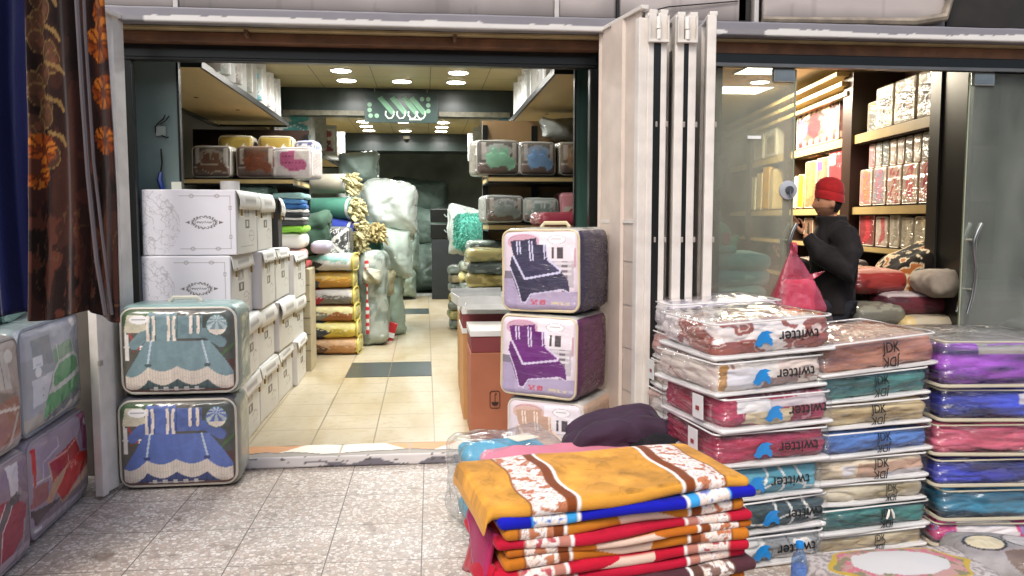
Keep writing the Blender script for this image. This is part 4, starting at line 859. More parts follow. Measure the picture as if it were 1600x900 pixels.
for s_, (x, y, n, z0) in enumerate(((.52, 11.2, 7, FZ), (.62, 9.9, 8, FZ), (.72, 8.8, 7, FZ))):
    z = z0
    for k in range(n):
        c = cols[(k + s_ * 3) % 8]; smallpack(f'{c[2]} bedding pack, {["lowest", "second", "third", "fourth", "fifth", "sixth", "seventh", "eighth"][k]} from the floor in the {["farthest", "middle", "nearest"][s_]} stack of packs', x + .01 * math.sin(k * 5), y, z, (.42, .4, .125), c[0], c[1], k + 10 * s_, GP); z += .122
for q, (x, y, z0, n, nm) in enumerate(((.56, 7.0, FZ + .805, 4, 'nearer'), (.60, 7.78, FZ + .745, 5, 'farther'))):
    for k in range(n):
        c = cols[(k * 3 + q * 2) % 8]; smallpack(f'{c[2]} bedding pack, {["lowest", "second", "third", "fourth", "fifth"][k]} of those lying on the {nm} kraft carton', x + .012 * math.sin(k * 4), y, z0 + .106 * k, (.42, .38, .108), c[0], c[1], 80 + k + 10 * q, 'bedding packs lying on the kraft cartons')
smallpack('pale folded pack with black swirl below the turquoise cushion', .62, 9.35, 1.0, (.36, .34, .15), 'c9cec6', '5a625c', 61, None)
smallpack('shiny green pack with yellow edge on the packs', .74, 8.8, FZ + .85, (.36, .34, .17), '8fb0a0', '4a7a64', 62, None)
# cartons at the entrance
def carton(label, a, b, col, lid=None, group='cartons stacked inside the entrance'):
    c = [(p + q) / 2 for p, q in zip(a, b)]; t = thing('carton', label, 'carton', (c[0], c[1], a[2])); w, d, h = [(q - p) / 2 for p, q in zip(a, b)]
    t['group'] = group; m = plain('carton_' + col, col, .75, var=.08, scale=5, bump=.1)
    MB().box((-w, -d, 0), (w, d, 2 * h), bev=.004).build('carton', m, t)
    if lid: MB().box((-w - .006, -d - .006, 2 * h - lid[1]), (w + .006, d + .006, 2 * h + .004), bev=.003).build('lid', plain('lid_' + lid[0], lid[0], .4, var=.05), t)
    else: MB().box((-w * .1, -d - .002, 0), (w * .1, -d, 2 * h)).build('packing_tape', plain('brown_tape', '9a7a52', .25), t) if w > .3 else None
    return t
c1 = carton('reddish brown carton with umbrella symbol at the doorstep', (.295, 5.45, FZ), (.80, 5.95, .655), 'a3654a')
dkp = plain('dark_print', '33221c', .6); b = MB()
b.tube([(x + .2 - .252, -.2535, z + .27) for x, z in rrect(.066, .115, .014)], .0022, n=5, closed=True); b.v = [(p[0] + .19, p[1], p[2]) for p in b.v]
b.poly([(.112 + .025 * math.cos(R(a)) + .027, .255 + .025 * math.sin(R(a)) - .002) for a in range(180, 361, 20)], (-.2545, -.2525)); b.tube([(.139, -.2535, .253), (.139, -.2535, .305), (.145, -.2535, .312), (.151, -.2535, .305)], .002, n=5)
b.v = [(p[0] - .229, p[1], p[2]) for p in b.v]; b.build('umbrella_symbol', dkp, c1)
carton('dark red flat carton with white lid on the umbrella carton', (.30, 5.47, .657), (.82, 5.97, .80), '7c3a3c', ('d5d6d2', .035))
carton('white topped carton behind the umbrella carton', (.27, 6.02, FZ), (.76, 6.6, .74), 'b98a58', ('dcdedb', .03))
carton('dark red carton with white lid behind the dark red flat one', (.27, 6.05, .745), (.78, 6.6, .90), '7c3a3c', ('d5d6d2', .05))
carton('tall kraft carton farther along the aisle', (.285, 6.7, FZ), (.8, 7.3, .80), 'b0844f', ('dcdedb', .04))
carton('kraft carton at the far end of the carton row', (.31, 7.4, FZ), (.8, 8.1, .74), 'a87c4c')
for k, (x, y, z, h, rz) in enumerate(((.42, 6.3, .905, .07, .1), (.50, 6.1, .90, .035, -.1))):
    b = thing('open_lid_box', ['opened pale grey box standing behind the purple bag', 'flat pale grey box lid lying before the opened box'][k], 'box', (x, y, z), rz)
    w, d = .2, .22; q = MB(); q.box((-w, -d, 0), (w, -d + .006, h)); q.box((-w, d - .006, 0), (w, d, h)); q.box((-w, -d + .006, 0), (-w + .006, d - .006, h)); q.box((w - .006, -d + .006, 0), (w, d - .006, h)); q.box((-w + .006, -d + .006, 0), (w - .006, d - .006, .006)); q.build('tray', plain('pale_grey_card', 'c9cbc9', .5), b)
    MB().box((-w, d + .001, h * .1), (w, d + .007, h * 1.4)).build('lid', plain('pale_grey_card', 'c9cbc9'), b)

# ================================================================ bedding packs in front of the shop, left side
def bigbed(bed, dark, lamp='c9c2ab'):
    def f(u, v):
        A = Art(u, v, '5b5850', 1.32); b, dk_ = hx(bed), hx(dark); cr = hx('e6dacb')
        A.rect(0, .8, .3, 1, '3c5a34'); A.rect(.66, .3, 1, 1, '4a4f4a'); A.poly([(.02, .72), (.06, .93), (.2, .93), (.25, .72)], lamp); A.rect(.03, .45, .05, .72, 'e8e4de'); A.line([(.02, .55), (.2, .56)], .02, 'e0dcd6'); A.rect(.03, .4, .07, .7, 'dcd8d2')
        m = A.inpoly([(.08, .72), (.3, .72), (.3, .5), (.1, .5)]); A.k(m & (n2(u, v, 26, 20, 3) > .58), 'b8403c'); A.k(m & (n2(u, v, 22, 22, 9) > .62), 'e8e6e0')
        A.line([(.8, .35), (.92, .5), (1, .58)], .03, '4c6b3c'); A.line([(.84, .3), (.98, .3)], .02, '5a7a44'); A.rect(.88, .1, 1, .4, '5a3c38'); A.rect(0, 0, 1, .1, '6d4a44')
        A.line([(.12, .58), (.2, .68), (.28, .70)], .12, b * .85); A.line([(.5, .71), (.76, .71), (.88, .6)], .12, b * .85)
        A.rect(.24, .62, .5, .95, b * .9); A.rect(.5, .72, .72, .92, b * .8)
        for x in (.245, .29, .42, .475, .62, .68): A.line([(x, .63 if x < .5 else .72), (x + .012 * math.sin(x * 50), .78), (x, .9)], .035, cr); A.line([(x + .02, .64 if x < .5 else .73), (x + .025, .88)], .012, dk_)
        A.poly([(.22, .62), (.78, .62), (.90, .42), (.99, .24), (.92, .1), (.05, .1), (.02, .2), (.14, .44)], b)
        A.k(A.inpoly([(.22, .62), (.78, .62), (.90, .42), (.99, .24), (.02, .2), (.14, .44)]) & (n2(u, v, 4, 4, 5) > .55), b * 1.08)
        for pts in (((.27, .62), (.235, .36)), ((.715, .62), (.76, .36))): A.line(pts, .022, hx('c3d3de'))
        nodes = [(.02, .22), (.235, .32), (.49, .33), (.755, .32), (.985, .22)]
        for (x0, y0), (x1, y1) in zip(nodes, nodes[1:]):
            t = np.clip((u - x0) / (x1 - x0), 0, 1); q = (u >= x0) & (u <= x1); top = y0 + (y1 - y0) * t - .055 * np.sin(t * math.pi); bot = top - .15 - .015 * np.sin(t * math.pi)
            A.k(q & (v < top) & (v > bot), cr); A.k(q & (v < top) & (v > bot) & (np.sin(u * 260) > .6), cr * .82); A.k(q & (np.abs(v - bot - .07) < .006), cr * .85)
            A.k(q & (v < bot) & (v > .045) & (u > .05) & (u < .93), dk_); A.k(q & (v < bot) & (v > .045) & (np.sin(u * 120) > .7) & (u > .05) & (u < .93), dk_ * .75)
        for x in (.235, .755): A.ell(x, .34, .03, .022, dk_)
        A.rect(.24, .035, .72, .06, 'cfccca'); A.k((v < .08) & (v > .03) & (u > .24) & (u < .72) & (np.sin(u * 70) > .2), 'e4e2de')
        A.ell(.845, .80, .095, .125, '3f6660'); A.ell(.845, .80, .088, .115, 'b9c4c4'); A.k((((u - .845) / .088) ** 2 + ((v - .8) / .115) ** 2 < 1) & (np.sin(np.arctan2(v - .86, u - .845) * 9) > .1), b); A.k((((u - .845) / .088) ** 2 + ((v - .8) / .115) ** 2 < 1) & (v < .75), cr)
        sh2 = n2(u, v, 26, 5, 31); m2 = A.inpoly([(.22, .62), (.78, .62), (.90, .42), (.99, .24), (.92, .1), (.05, .1), (.02, .2), (.14, .44)]); A.c[m2] *= (.86 + .28 * sh2[m2])[:, None]; A.c[~m2] *= (.7 + .6 * n2(u, v, 18, 18, 33, 4)[~m2])[:, None]; A.grain(.10, 70, 70, 35)
        A.ell(.165, .87, .085, .05, 'f0eeec'); A.line([(.11, .87), (.22, .872)], .012, '8a8684'); return A.c
    return f
GB = 'bedspread packs standing by the left door leaf'
zip_bag('bedspread_pack', 'square pack with blue bedspread picture standing on the pavement below the grey blue one', 'bedding pack', (-1.42, 4.98, .003), R(1.5), (.68, .36, .535), bigbed('5f74b4', '3f4c7c'), '8d9388', GB, (150, 14, 110), 'c5beb0', .075, 'flatfilm', (0, .02, 0), 11, pr=.009, wr=.004, top='5a5a62')
zip_bag('bedspread_pack', 'square pack with grey blue bedspread picture on top of the blue one', 'bedding pack', (-1.395, 4.98, .542), R(.5), (.67, .36, .525), bigbed('7d979c', '4d6163'), '93a59c', GB, (150, 14, 110), 'c9c5b8', .075, 'flatfilm', (0, .02, 0), 12, pr=.009, wr=.004, top='8fb0ac', straps=True)

def Qm(c, sx=1.0):                      # quad corners (picture coordinates) -> unit square
    (xa, ya), (xb, yb), (xc, yc), (xd, yd) = c      # TL TR BR BL
    def q(x, y):
        u, v = .5, .5
        for _ in range(12):
            t = 1 - v; xl, xr = xa + (xd - xa) * t, xb + (xc - xb) * t; u = (x - xl) / (xr - xl); yt, yb_ = ya + (yb - ya) * u, yd + (yc - yd) * u; v = 1 - (y - yt) / (yb_ - yt)
        return (u, v)
    return lambda *p: [q(*a) for a in p]
def greenart(u, v):
    A = Art(u, v, 'a9abb0', 1.5); q = Qm([(165, 170), (690, 85), (742, 800), (240, 905)])
    A.k(v > .72, 'b4b6be'); A.k(v < .16, 'b9b5ae'); A.poly(q((230, 230), (380, 205), (400, 420), (250, 420)), '9a9ca0'); gb, gp = hx('74a57c'), hx('8aa68a')
    A.poly(q((245, 520), (395, 480), (360, 680), (270, 715)), 'd5d6dc'); A.poly(q((245, 355), (310, 345), (318, 425), (250, 432)), 'e6e6ea'); A.ell(*q((285, 465))[0], .04, .05, 'e6e6ea'); A.rect(*(q((270, 425))[0]), *(q((300, 400))[0]), 'd0d0d4'); [A.ell(*q((x, y))[0], .007, .008, '77787c') for x, y in ((325, 540), (325, 590), (328, 640))]
    A.poly(q((420, 310), (585, 265), (610, 380), (440, 420)), '8fa891'); A.line(q((432, 300), (440, 415)), .025, 'cfd0cc'); A.line(q((585, 260), (605, 375)), .025, 'cfd0cc'); A.poly(q((400, 330), (430, 320), (440, 420), (410, 430)), gp)
    A.poly(q((400, 500), (440, 430), (600, 390), (650, 430), (665, 500), (660, 660), (500, 740), (360, 820), (355, 680), (400, 600)), gb)
    A.line(q((400, 580), (400, 500), (450, 420), (600, 385), (655, 420), (672, 490)), .035, 'd3d4d0'); A.poly(q((370, 640), (400, 570), (420, 600), (690, 500), (700, 540), (420, 640)), 'd6d6d2'); A.poly(q((360, 690), (430, 670), (440, 760), (365, 800)), gb * 1.12)
    A.poly(q((360, 830), (500, 740), (660, 660), (700, 700), (560, 800), (400, 850)), '868a8c'); A.poly(q((310, 880), (350, 850), (385, 865), (440, 820), (460, 840), (510, 780), (535, 800), (600, 740), (625, 760), (690, 700), (725, 720), (742, 800), (240, 905)), 'c9c5c0')
    A.poly(q((660, 580), (720, 540), (720, 680), (690, 660)), '93b39a'); A.ell(*q((620, 145))[0], .05, .05, 'e8e6e4'); A.line(q((350, 890), (400, 870)), .018, '7a5f58'); A.line(q((330, 880), (390, 862)), .014, '6a5a58'); A.grain(.06, 6, 6, 2); return A.c
def redart2(u, v):
    A = Art(u, v, 'a596a2', 1.5); q = Qm([(195, 75), (560, -110), (605, 440), (265, 690)])
    A.line(q((230, 330), (330, 280)), .02, 'd5cad0'); A.line(q((270, 300), (265, 200), (350, 110), (345, 60)), .025, 'c9bcc6'); A.poly(q((200, 110), (218, 100), (240, 330), (232, 345)), 'b3223a'); A.poly(q((230, 350), (300, 320), (310, 440), (240, 480)), 'a06a6c'); A.poly(q((500, -80), (560, -110), (570, 160), (530, 150)), 'a05a80')
    rd = hx('b01f30'); A.poly(q((290, 210), (470, 70), (500, 160), (470, 200), (320, 330)), rd * .85); A.line(q((292, 210), (405, 145), (480, 75)), .022, 'd5a098'); A.line(q((405, 145), (415, 215)), .02, 'd5a098'); A.line(q((295, 215), (320, 325)), .03, 'cdb0a0')
    A.poly(q((320, 330), (420, 240), (500, 170), (570, 165), (592, 240), (500, 330), (430, 440), (350, 410)), 'bd2030'); A.poly(q((300, 460), (330, 330), (415, 225), (380, 330), (330, 470)), 'c9a48c'); A.poly(q((350, 400), (430, 440), (590, 240), (595, 300), (450, 450), (400, 490)), 'd8b49a'); A.poly(q((350, 400), (400, 470), (430, 440)), 'c02c34')
    A.k(A.inpoly(q((400, 240), (470, 190), (480, 240), (400, 310))) & (n2(u, v, 30, 30, 4) > .58), 'cf8a84'); A.poly(q((240, 500), (400, 440), (300, 540), (260, 600)), '5b4f50'); A.poly(q((262, 540), (600, 330), (605, 440), (265, 690)), '6e5f5e', .5); A.poly(q((250, 610), (605, 380), (605, 440), (265, 690)), 'b3a9ae'); A.ell(*q((548, -30))[0], .04, .045, 'e6dfe4'); A.line(q((262, 630), (290, 610)), .03, 'e8e4e6'); A.grain(.08, 6, 6, 5); return A.c
def brownart(u, v): A = Art(u, v, 'a89a94', 1.5); A.k(v < .15, 'b5a8a4'); A.poly([(.1, .0), (.1, .55), (.55, .62), (.95, .45), (.98, .1), (.5, .05)], '9c7264'); A.poly([(.2, .55), (.6, .6), (.9, .5), (.55, .45)], '8a7e78'); A.line([(.1, .5), (.5, .44), (.95, .35)], .03, 'd5cbc4'); A.poly([(.62, .95), (.66, .6), (.85, .56), (.8, .92)], 'c3bcb8'); A.line([(.7, .92), (.74, .6)], .02, '8f8884'); A.ell(.84, .86, .06, .06, 'e0dbd8'); A.line([(.8, .05), (.93, .3)], .05, 'c5bcb6'); A.grain(.1, 6, 6, 1); return A.c
def magart(u, v):
    A = Art(u, v, '8f7d88', 1.5); A.poly([(.7, .98), (.72, .6), (.8, .58), (.86, .96)], 'd2ccd0'); A.poly([(.3, .1), (.35, .6), (.55, .7), (.75, .66), (.93, .5), (.9, .25), (.6, .05)], '922646'); A.line([(.5, .1), (.52, .45), (.66, .62), (.8, .64)], .10, '5d5558'); A.line([(.44, .1), (.46, .45), (.62, .66)], .018, 'cfc3c8'); A.line([(.56, .1), (.57, .42), (.72, .6)], .018, 'cfc3c8'); A.poly([(.2, .55), (.45, .68), (.5, .85), (.25, .78)], '9a2c50'); A.k(v < .13, 'ab9fa8'); A.line([(.86, .13), (.9, .35)], .06, 'a09298'); A.grain(.1, 6, 6, 2); return A.c
GL = 'bedding packs lined up along the left edge of the pavement'
RL = R(90) + R(3.5)
zip_bag('bedding_pack', 'clear pack with red bed picture standing on the pavement beside the white door post', 'bedding pack', (-2.06, 4.40, .003), RL, (.82, .36, .50), redart2, '94868e', GL, (130, 14, 90), '9d949a', .06, 'flatfilm', (0, .02, 0), 13, pr=.008)
zip_bag('bedding_pack', 'clear pack with green bed picture on top of the red one', 'bedding pack', (-2.07, 4.38, .512), RL, (.80, .36, .535), greenart, '8b9a9a', GL, (130, 14, 90), '7d8590', .06, 'flatfilm', (0, .03, 0), 14, pr=.012, ry=R(-1))
zip_bag('bedding_pack', 'clear pack with magenta bed picture standing on the pavement nearest the street', 'bedding pack', (-1.99, 3.55, .003), RL, (.82, .36, .50), magart, '8a8088', GL, (120, 14, 80), '9a9098', .06, 'flatfilm', (0, .02, 0), 15, pr=.008)
zip_bag('bedding_pack', 'clear pack with brown bed picture on top of the magenta one', 'bedding pack', (-2.0, 3.54, .512), RL, (.82, .36, .52), brownart, '9a9490', GL, (120, 14, 80), '8a8480', .06, 'flatfilm', (0, .02, 0), 16, pr=.009)
sack('mint green bagged quilt lying on top of the packs behind the velvet cloths', (-2.2, 4.15, 1.045), (.36, 1.0, .10), '8fb5a5', None, 51, 'bagged_quilt', cat='bedding pack', wr=.02)

# ================================================================ hanging velvet cloths
def vfold(x0, x1, y, z0, z1, amp, fr, seed, fl=0):
    def f(u, v):
        P = np.stack([x0 + (x1 - x0) * u + .012 * np.sin(v * 5 + seed), 0 * u + y, z1 + (z0 - z1) * v], 1)
        a = amp * (.35 + .65 * v); P[:, 1] += a * np.sin(u * fr + .7 * np.sin(v * 2 + seed)) + .5 * a * np.sin(u * fr * 2.3 + v * 1.5 + seed) + .012 * (fb(np.stack([u * 6, v * 7, 0 * u], 1), seed) - .5); P[:, 0] += .02 * v * np.sin(u * 9 + seed) - fl * v * (1 - u); P[:, 2] += .02 * np.sin(u * 7 + seed) * v
        return P
    return f
tag(sheet('velvet_cloth', vfold(-1.98, -1.47, 3.36, 1.17, 2.75, .035, 16, 2), 60, 60, .012, painted('velvet'), None, lambda u, v, P: np.tile(hx('030a36'), (len(u), 1))), 'plain deep blue velvet cloth hanging at the street side of the brown floral one', 'hanging cloth')
def floral(u, v, P):
    A = Art(u, v, '24120e', .2); n = n2(u, v, 7, 10, 6); A.k(n > .56, '341b14'); A.k(n < .40, '170a08')
    rnd = random.Random(5)
    for k in range(26):                                       # pale beaded vine down the street-side edge
        cy = .02 + k * .024; cx = .12 + .10 * math.sin(k * 1.3) + .05 * math.sin(k * .5); A.ell(cx, cy, .085, .028, '4e3324' if k % 3 else '5a3e28', .6); A.ell(cx, cy, .085, .028, '7a6238', .7, .82); A.ell(cx + .02, cy, .03, .01, '5a3527')
    for k in range(7): y = .08 + .08 * k; A.line([(.2 + .04 * math.sin(k), y), (.3, y + .015), (.38 + .05 * math.sin(k * 2), y + .04)], .008, '7a6038')
    def flower(cx, cy, s):
        for a in range(9):
            w = a * .7 + cx * 5; A.ell(cx + s * .8 * math.cos(w), cy + s * .2 * math.sin(w), s * .55, s * .11, ['8f4710', '7a350c', 'a8601c'][a % 3]); A.line([(cx, cy), (cx + s * 1.2 * math.cos(w), cy + s * .28 * math.sin(w))], .006, '54240a')
    flower(.10, .60, .12); flower(.94, .10, .14); flower(.95, .20, .12); flower(.92, .36, .14); flower(.93, .47, .13); flower(.9, .58, .11); flower(.05, .66, .1); flower(1.0, .29, .13)
    A.k((n2(u, v, 16, 22, 9) > .62) & (v > .62), '4a261c'); A.k((np.abs(n2(u, v, 9, 12, 3) - .5) < .010) & (v > .75), '4e3520'); A.grain(.25, 14, 20, 2); return A.c
tag(sheet('velvet_cloth', vfold(-1.38, -1.135, 3.2, 1.19, 2.75, .035, 11, 4, .06), 110, 200, .014, painted('velvet'), None, floral), 'brown floral velvet cloth with orange flowers hanging by the white door post', 'hanging cloth')
for lab, pts, r_ in (('wider grey satin ribbon hanging in front of the brown floral velvet cloth', [(-1.215, 3.13, 2.75), (-1.21, 3.12, 2.3), (-1.205, 3.12, 2.0), (-1.195, 3.115, 1.7), (-1.18, 3.12, 1.4), (-1.16, 3.13, 1.2)], .009), ('thin grey satin ribbon beside the wider one on the brown floral velvet cloth', [(-1.195, 3.14, 2.75), (-1.19, 3.13, 2.2), (-1.178, 3.125, 1.75), (-1.16, 3.125, 1.5), (-1.142, 3.14, 1.2)], .006)):
    tag(MB().tube(pts, r_, n=7).build('satin_ribbon', plain('grey_ribbon', '4c4548', .7, var=.15), None, True), lab, 'ribbon')

# ================================================================ bedding bags by the folding door
def setart(bed, bgc, ln, pil):
    K = lambda *pts: [((x - 650) / 690, 1 - (y - 140) / 730) for x, y in pts]
    def f(u, v):
        A = Art(u, v, bgc, 1.0); b = hx(bed); A.k(v < .25, hx('b3a4c0')); A.k((v < .45) & (u < .2), 'a99ab8'); A.rect(.5, .62, .97, .98, 'e6dce2'); A.rect(.6, .3, .95, .62, 'b9b0b6'); A.rect(.80, .25, .88, .62, '6f646c'); A.rect(0, .4, .14, .5, '7d7484')
        for x in (.67, .74, .78): A.rect(x, .66, x + .035, .80, '4a3f44')
        for y in (.45, .52, .58): A.rect(.7, y, .93, y + .03, 'd5cdd0')
        A.ell(.29, .86, .22, .11, pil, .9); A.line(K((725, 205), (780, 185), (850, 178), (920, 185), (975, 215)), .012, 'b58a9a')
        A.poly(K((725, 232), (850, 225), (970, 205), (978, 262), (1065, 265), (1080, 395), (935, 412), (760, 378)), b * .8)
        A.poly(K((740, 375), (1070, 395), (1190, 500), (1262, 590), (1268, 690), (1200, 668), (930, 720), (870, 805), (830, 800), (800, 690), (720, 480)), b)
        A.poly(K((870, 580), (1190, 515), (1262, 590), (1268, 690), (1200, 668), (930, 720)), b * .82); A.poly(K((720, 480), (740, 400), (870, 580), (930, 720), (870, 805), (830, 800)), b * .7)
        A.line(K((760, 378), (865, 580), (1185, 516), (1190, 492), (1078, 400)), .026, ln); A.line(K((722, 470), (760, 560), (800, 670), (830, 795), (870, 800), (922, 718), (1100, 690), (1200, 668), (1268, 695)), .014, ln)
        for a, b_ in (((788, 240), (800, 350)), ((815, 240), (827, 348)), ((905, 235), (922, 408)), ((932, 240), (946, 405)), ((1046, 262), (1050, 390)), ((1064, 262), (1072, 380))): A.line(K(a, b_), .018, ln)
        A.k(A.inpoly(K((915, 770), (1050, 770), (1050, 812), (915, 812))) & (n2(u, v, 60, 40, 3) > .45), 'c05a6e'); A.k(A.inpoly(K((1090, 785), (1270, 785), (1270, 815), (1090, 815))) & (n2(u, v, 60, 40, 5) > .5), 'd5c5a8')
        A.ell(.735, .89, .11, .045, 'f4f0f2'); A.ell(.735, .89, .12, .055, 'b5a4aa', .9, .82); A.line(K((1110, 215), (1200, 212)), .01, 'a89aa0'); A.rect(.955, .55, .985, .78, 'c9a0a8'); A.grain(.05, 5, 5, 1); return A.c
    return f
GP2 = 'bedding set bags stacked beside the folding door'
RP = R(-32); PX, PY = .775, 4.855
for k, (lab, z, art, side, pip, dx, rz_) in enumerate((('beige bedding set bag at the bottom, under the purple one', .02, setart('d0a890', 'd8ccd4', 'e9d5c8', 'cfa898'), 'b59a86', 'cfc6ba', .03, 0), ('bright purple bedding set bag in the middle of the stack', .515, setart('6a1c74', 'dccfd8', 'd9c9e4', 'c795ac'), '58164c', 'cdbf9f', -.015, 0), ('dark navy purple bedding set bag on top of the bright purple one', 1.01, setart('35304f', 'dccdd8', 'cfcbe6', 'c898a8'), '2c2647', 'd0c29c', .0, .5))):
    t = zip_bag('bedding_set_bag', lab, 'bedding bag', (PX + dx, PY, z), RP + R(rz_), (.50, .49, .49), art, side, GP2, (110, 34, 100), pip, .055, 'film', (.02, .012, .0), 20 + k, ry=R([0, 1, -.6][k]), pr=.0085, top='a9a8a2', wr=.008, straps=k == 2)

# ================================================================ printed blanket bags (front stacks)
def map_front(V2, size, r, dx, dz, sc=1, kw={}):
    w, d, h = size; x = V2[:, 0] * sc + dx; zz = V2[:, 1] * sc + dz
    n = np.stack([np.clip(2 * x / w, -.98, .98), -np.ones(len(x)), np.clip(2 * zz / h, -.96, .96)], 1)
    P = softshape(n, size, r, **kw); P[:, 1] -= .003; P[:, 2] += h / 2; return P
ink = plain('black_ink', '17171a', .35, coat=.4); blue = plain('blue_ink', '1f86cf', .35, coat=.4)
BIRD = [(-.5, -.28), (-.2, -.42), (.1, -.38), (.32, -.15), (.4, .1), (.52, .22), (.42, .24), (.47, .34), (.36, .31), (.25, .41), (.1, .37), (.04, .22), (-.15, .2), (-.42, .42), (-.46, .22), (-.38, .12), (-.48, .12), (-.38, -.02), (-.26, -.1), (-.36, -.1), (-.24, -.22), (-.36, -.27)]
film_m = clear('bag_film', (.995, .995, .995), .045, .07, .004, wrinkle=1.0, wscale=9, hazecol=(.9, .9, .9), streak=.17)
def blanket_bag(label, loc, rz, size, paint, logo, group, seed=0, rx=0, ry=0, lx=.04, zip_=False, rimc='d9d8d6', res=(100, 40, 34), r=None, rim=True, pipec='dedddb', name='blanket_bag', tag_=False, toph=None, bulge=.02):
    t = thing(name, label, 'blanket bag', loc, rz, group, rx, ry); w, d, h = size; r = r or min(.04, h * .24)
    softbox('body', (w - .014, d - .014, h - .008), min(.05, h * .36), res, painted('film'), t, paint, ease=False, bulge=(.008, .010, .006), wr=.011, wf=(4.5, 4.5, 15), seed=seed, cr=.010).location = (0, 0, .005)
    kw = dict(bulge=(.008, .010, .016), wr=.007, wf=(4, 4, 8), seed=seed); r = min(.028, h * .19)
    softbox('clear_cover', size, r, (36, 36, 10), film_m, t, col=(.9, .9, .9), ease=False, **kw)
    if rim:
        softbox('base_rim', (w + .004, d + .004, .020), .0095, (40, 40, 3), plain('white_pvc', 'dedddb', .3, coat=.5, var=.05), t, col=(.8, .8, .8), wr=.008, wf=(5, 5, 5), seed=seed, ease=False).location = (0, 0, 0)
    b = MB(); b.tube([(x, y, h - r * .29 + .004 * math.sin(x * 14 + seed)) for x, y in rrect(w - .58 * r + .006, d - .58 * r + .006, r * 1.2, 4)], .004, n=6, closed=True); b.build('top_piping', plain('pvc_' + pipec, pipec, .3, coat=.5, var=.05), t, True)
    if not rim: b = MB(); b.tube([(x, y, .016) for x, y in rrect(w + .004, d + .004, r * 1.2, 4)], .009, n=6, closed=True); b.build('base_piping', plain('pvc_' + pipec, pipec, .3, coat=.5, var=.05), t, True)
    if logo == 'tw':
        V, F = text_mesh('twitter', .072, .013); P = map_front(-V, size, r, lx + .09, 0, 1, kw); mk('lettering', P, F, ink, t, smooth=False)
        Bv = np.array(BIRD) * [.095, .085]; o = mk('bird_logo', map_front(-Bv, size, r, lx - .085, -.003, 1, kw), [tuple(range(len(BIRD)))], blue, t, smooth=False)
    elif logo == 'jdk':
        V, F = text_mesh('JDK', .40 * h, .012); P = np.concatenate([map_front(V * [.9, 1.1], size, r, lx, h * .175, 1, kw), map_front(-V * [.9, 1.1], size, r, lx, -h * .175, 1, kw)]); mk('lettering', P, F + [tuple(i + len(V) for i in f) for f in F], ink, t, smooth=False)
    if zip_:
        b = MB(); y = -d / 2 - .028
        for s in (-1, 1): b.tube([(lx + s * .006, y, h - .012), (lx + s * .014, y - .004, h - .035), (lx + s * .02, y - .002, h - .055)], [.004, .006, .0045], n=6)
        b.build('zip_pull', plain('white_enamel', 'e6e2da', .3), t, True)
    if tag_:
        b = MB(); b.box((-w / 2 - .022, -d * .28, h * .25), (-w / 2 - .018, -d * .12, h * .95), bev=.0015); b.build('card_tag', plain('white_card', 'd9dcda'), t); b = MB(); b.box((-w / 2 - .0245, -d * .225, h * .5), (-w / 2 - .022, -d * .175, h * .62)); b.build('tag_print', plain('tag_red', '8a3034', .5), t)
    return t
def floralpaint(base, c2, line=None, f1=5, seed=0, thr=.55, hi=None, patch=()):
    base, c2 = hx(base), hx(c2); ln = hx(line) if line else None
    def p(f, u, v, P):
        a = fb(np.stack([P[:, 0] * f1 * 1.3, P[:, 1] * f1 * 1.3, P[:, 2] * f1 * 2], 1) + seed * 1.7, seed, 3); c = np.tile(base, (len(u), 1)); c[a > thr] = c2
        if ln is not None: c[np.abs(a - .47) < .012] = ln
        c *= (.82 + .4 * fb(P * np.array([7, 7, 26]) + seed, seed + 5))[:, None]  # stretched noise paints fold shading over the pattern
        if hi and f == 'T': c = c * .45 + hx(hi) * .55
        for ff, u0, v0, u1, v1, col in patch:
            if f == ff: m = (u > u0 + .03 * (v - .5)) & (u < u1 + .04 * (v - .3)) & (v > v0) & (v < v1 + .04 * np.sin(u * 9)); c[m] = hx(col) * (.9 + .2 * n2(u[m], v[m], 9, 30, seed))[:, None]
        return c
    return p
def foldshadepaint(base, c2, seed=0, hi=None, patch=()):  # fold shading painted as dark and light horizontal bands
    base, c2 = hx(base), hx(c2)
    def p(f, u, v, P):
        a = fb(np.stack([P[:, 0] * 3.5, P[:, 1] * 3.5, P[:, 2] * 26], 1) + seed * 2.1, seed, 4); k = np.clip((a - .34) / .3, 0, 1)[:, None]; c = base * .62 * (1 - k) + c2 * 1.05 * k
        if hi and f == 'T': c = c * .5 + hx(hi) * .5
        for ff, u0, v0, u1, v1, col in patch:
            if f == ff: m = (u > u0) & (u < u1) & (v > v0) & (v < v1 + .04 * np.sin(u * 9)); c[m] = hx(col)
        return c
    return p
def linepaint(base, c2, seed=0):
    base, c2 = hx(base), hx(c2)
    def p(f, u, v, P):
        c = np.tile(base, (len(u), 1)) * (.85 + .5 * fb(P * np.array([4, 4, 22]), seed))[:, None]  # base colour banded to suggest shaded folds
        for k in range(9):
            x0 = -.5 + k * .115; m = np.abs(P[:, 0] - x0 - .25 * P[:, 2] * math.sin(k * 1.9) - .012 * np.sin(P[:, 2] * 40 + k)) < .007; c[m] = c2
        m = np.abs(P[:, 2] - .055 - .02 * np.sin(P[:, 0] * 20)) < .004; c[m] = c2; return c
    return p
GT1 = 'blanket bags with lettering and blue bird'; TX, TY, RT = 1.475, 3.71, R(10)
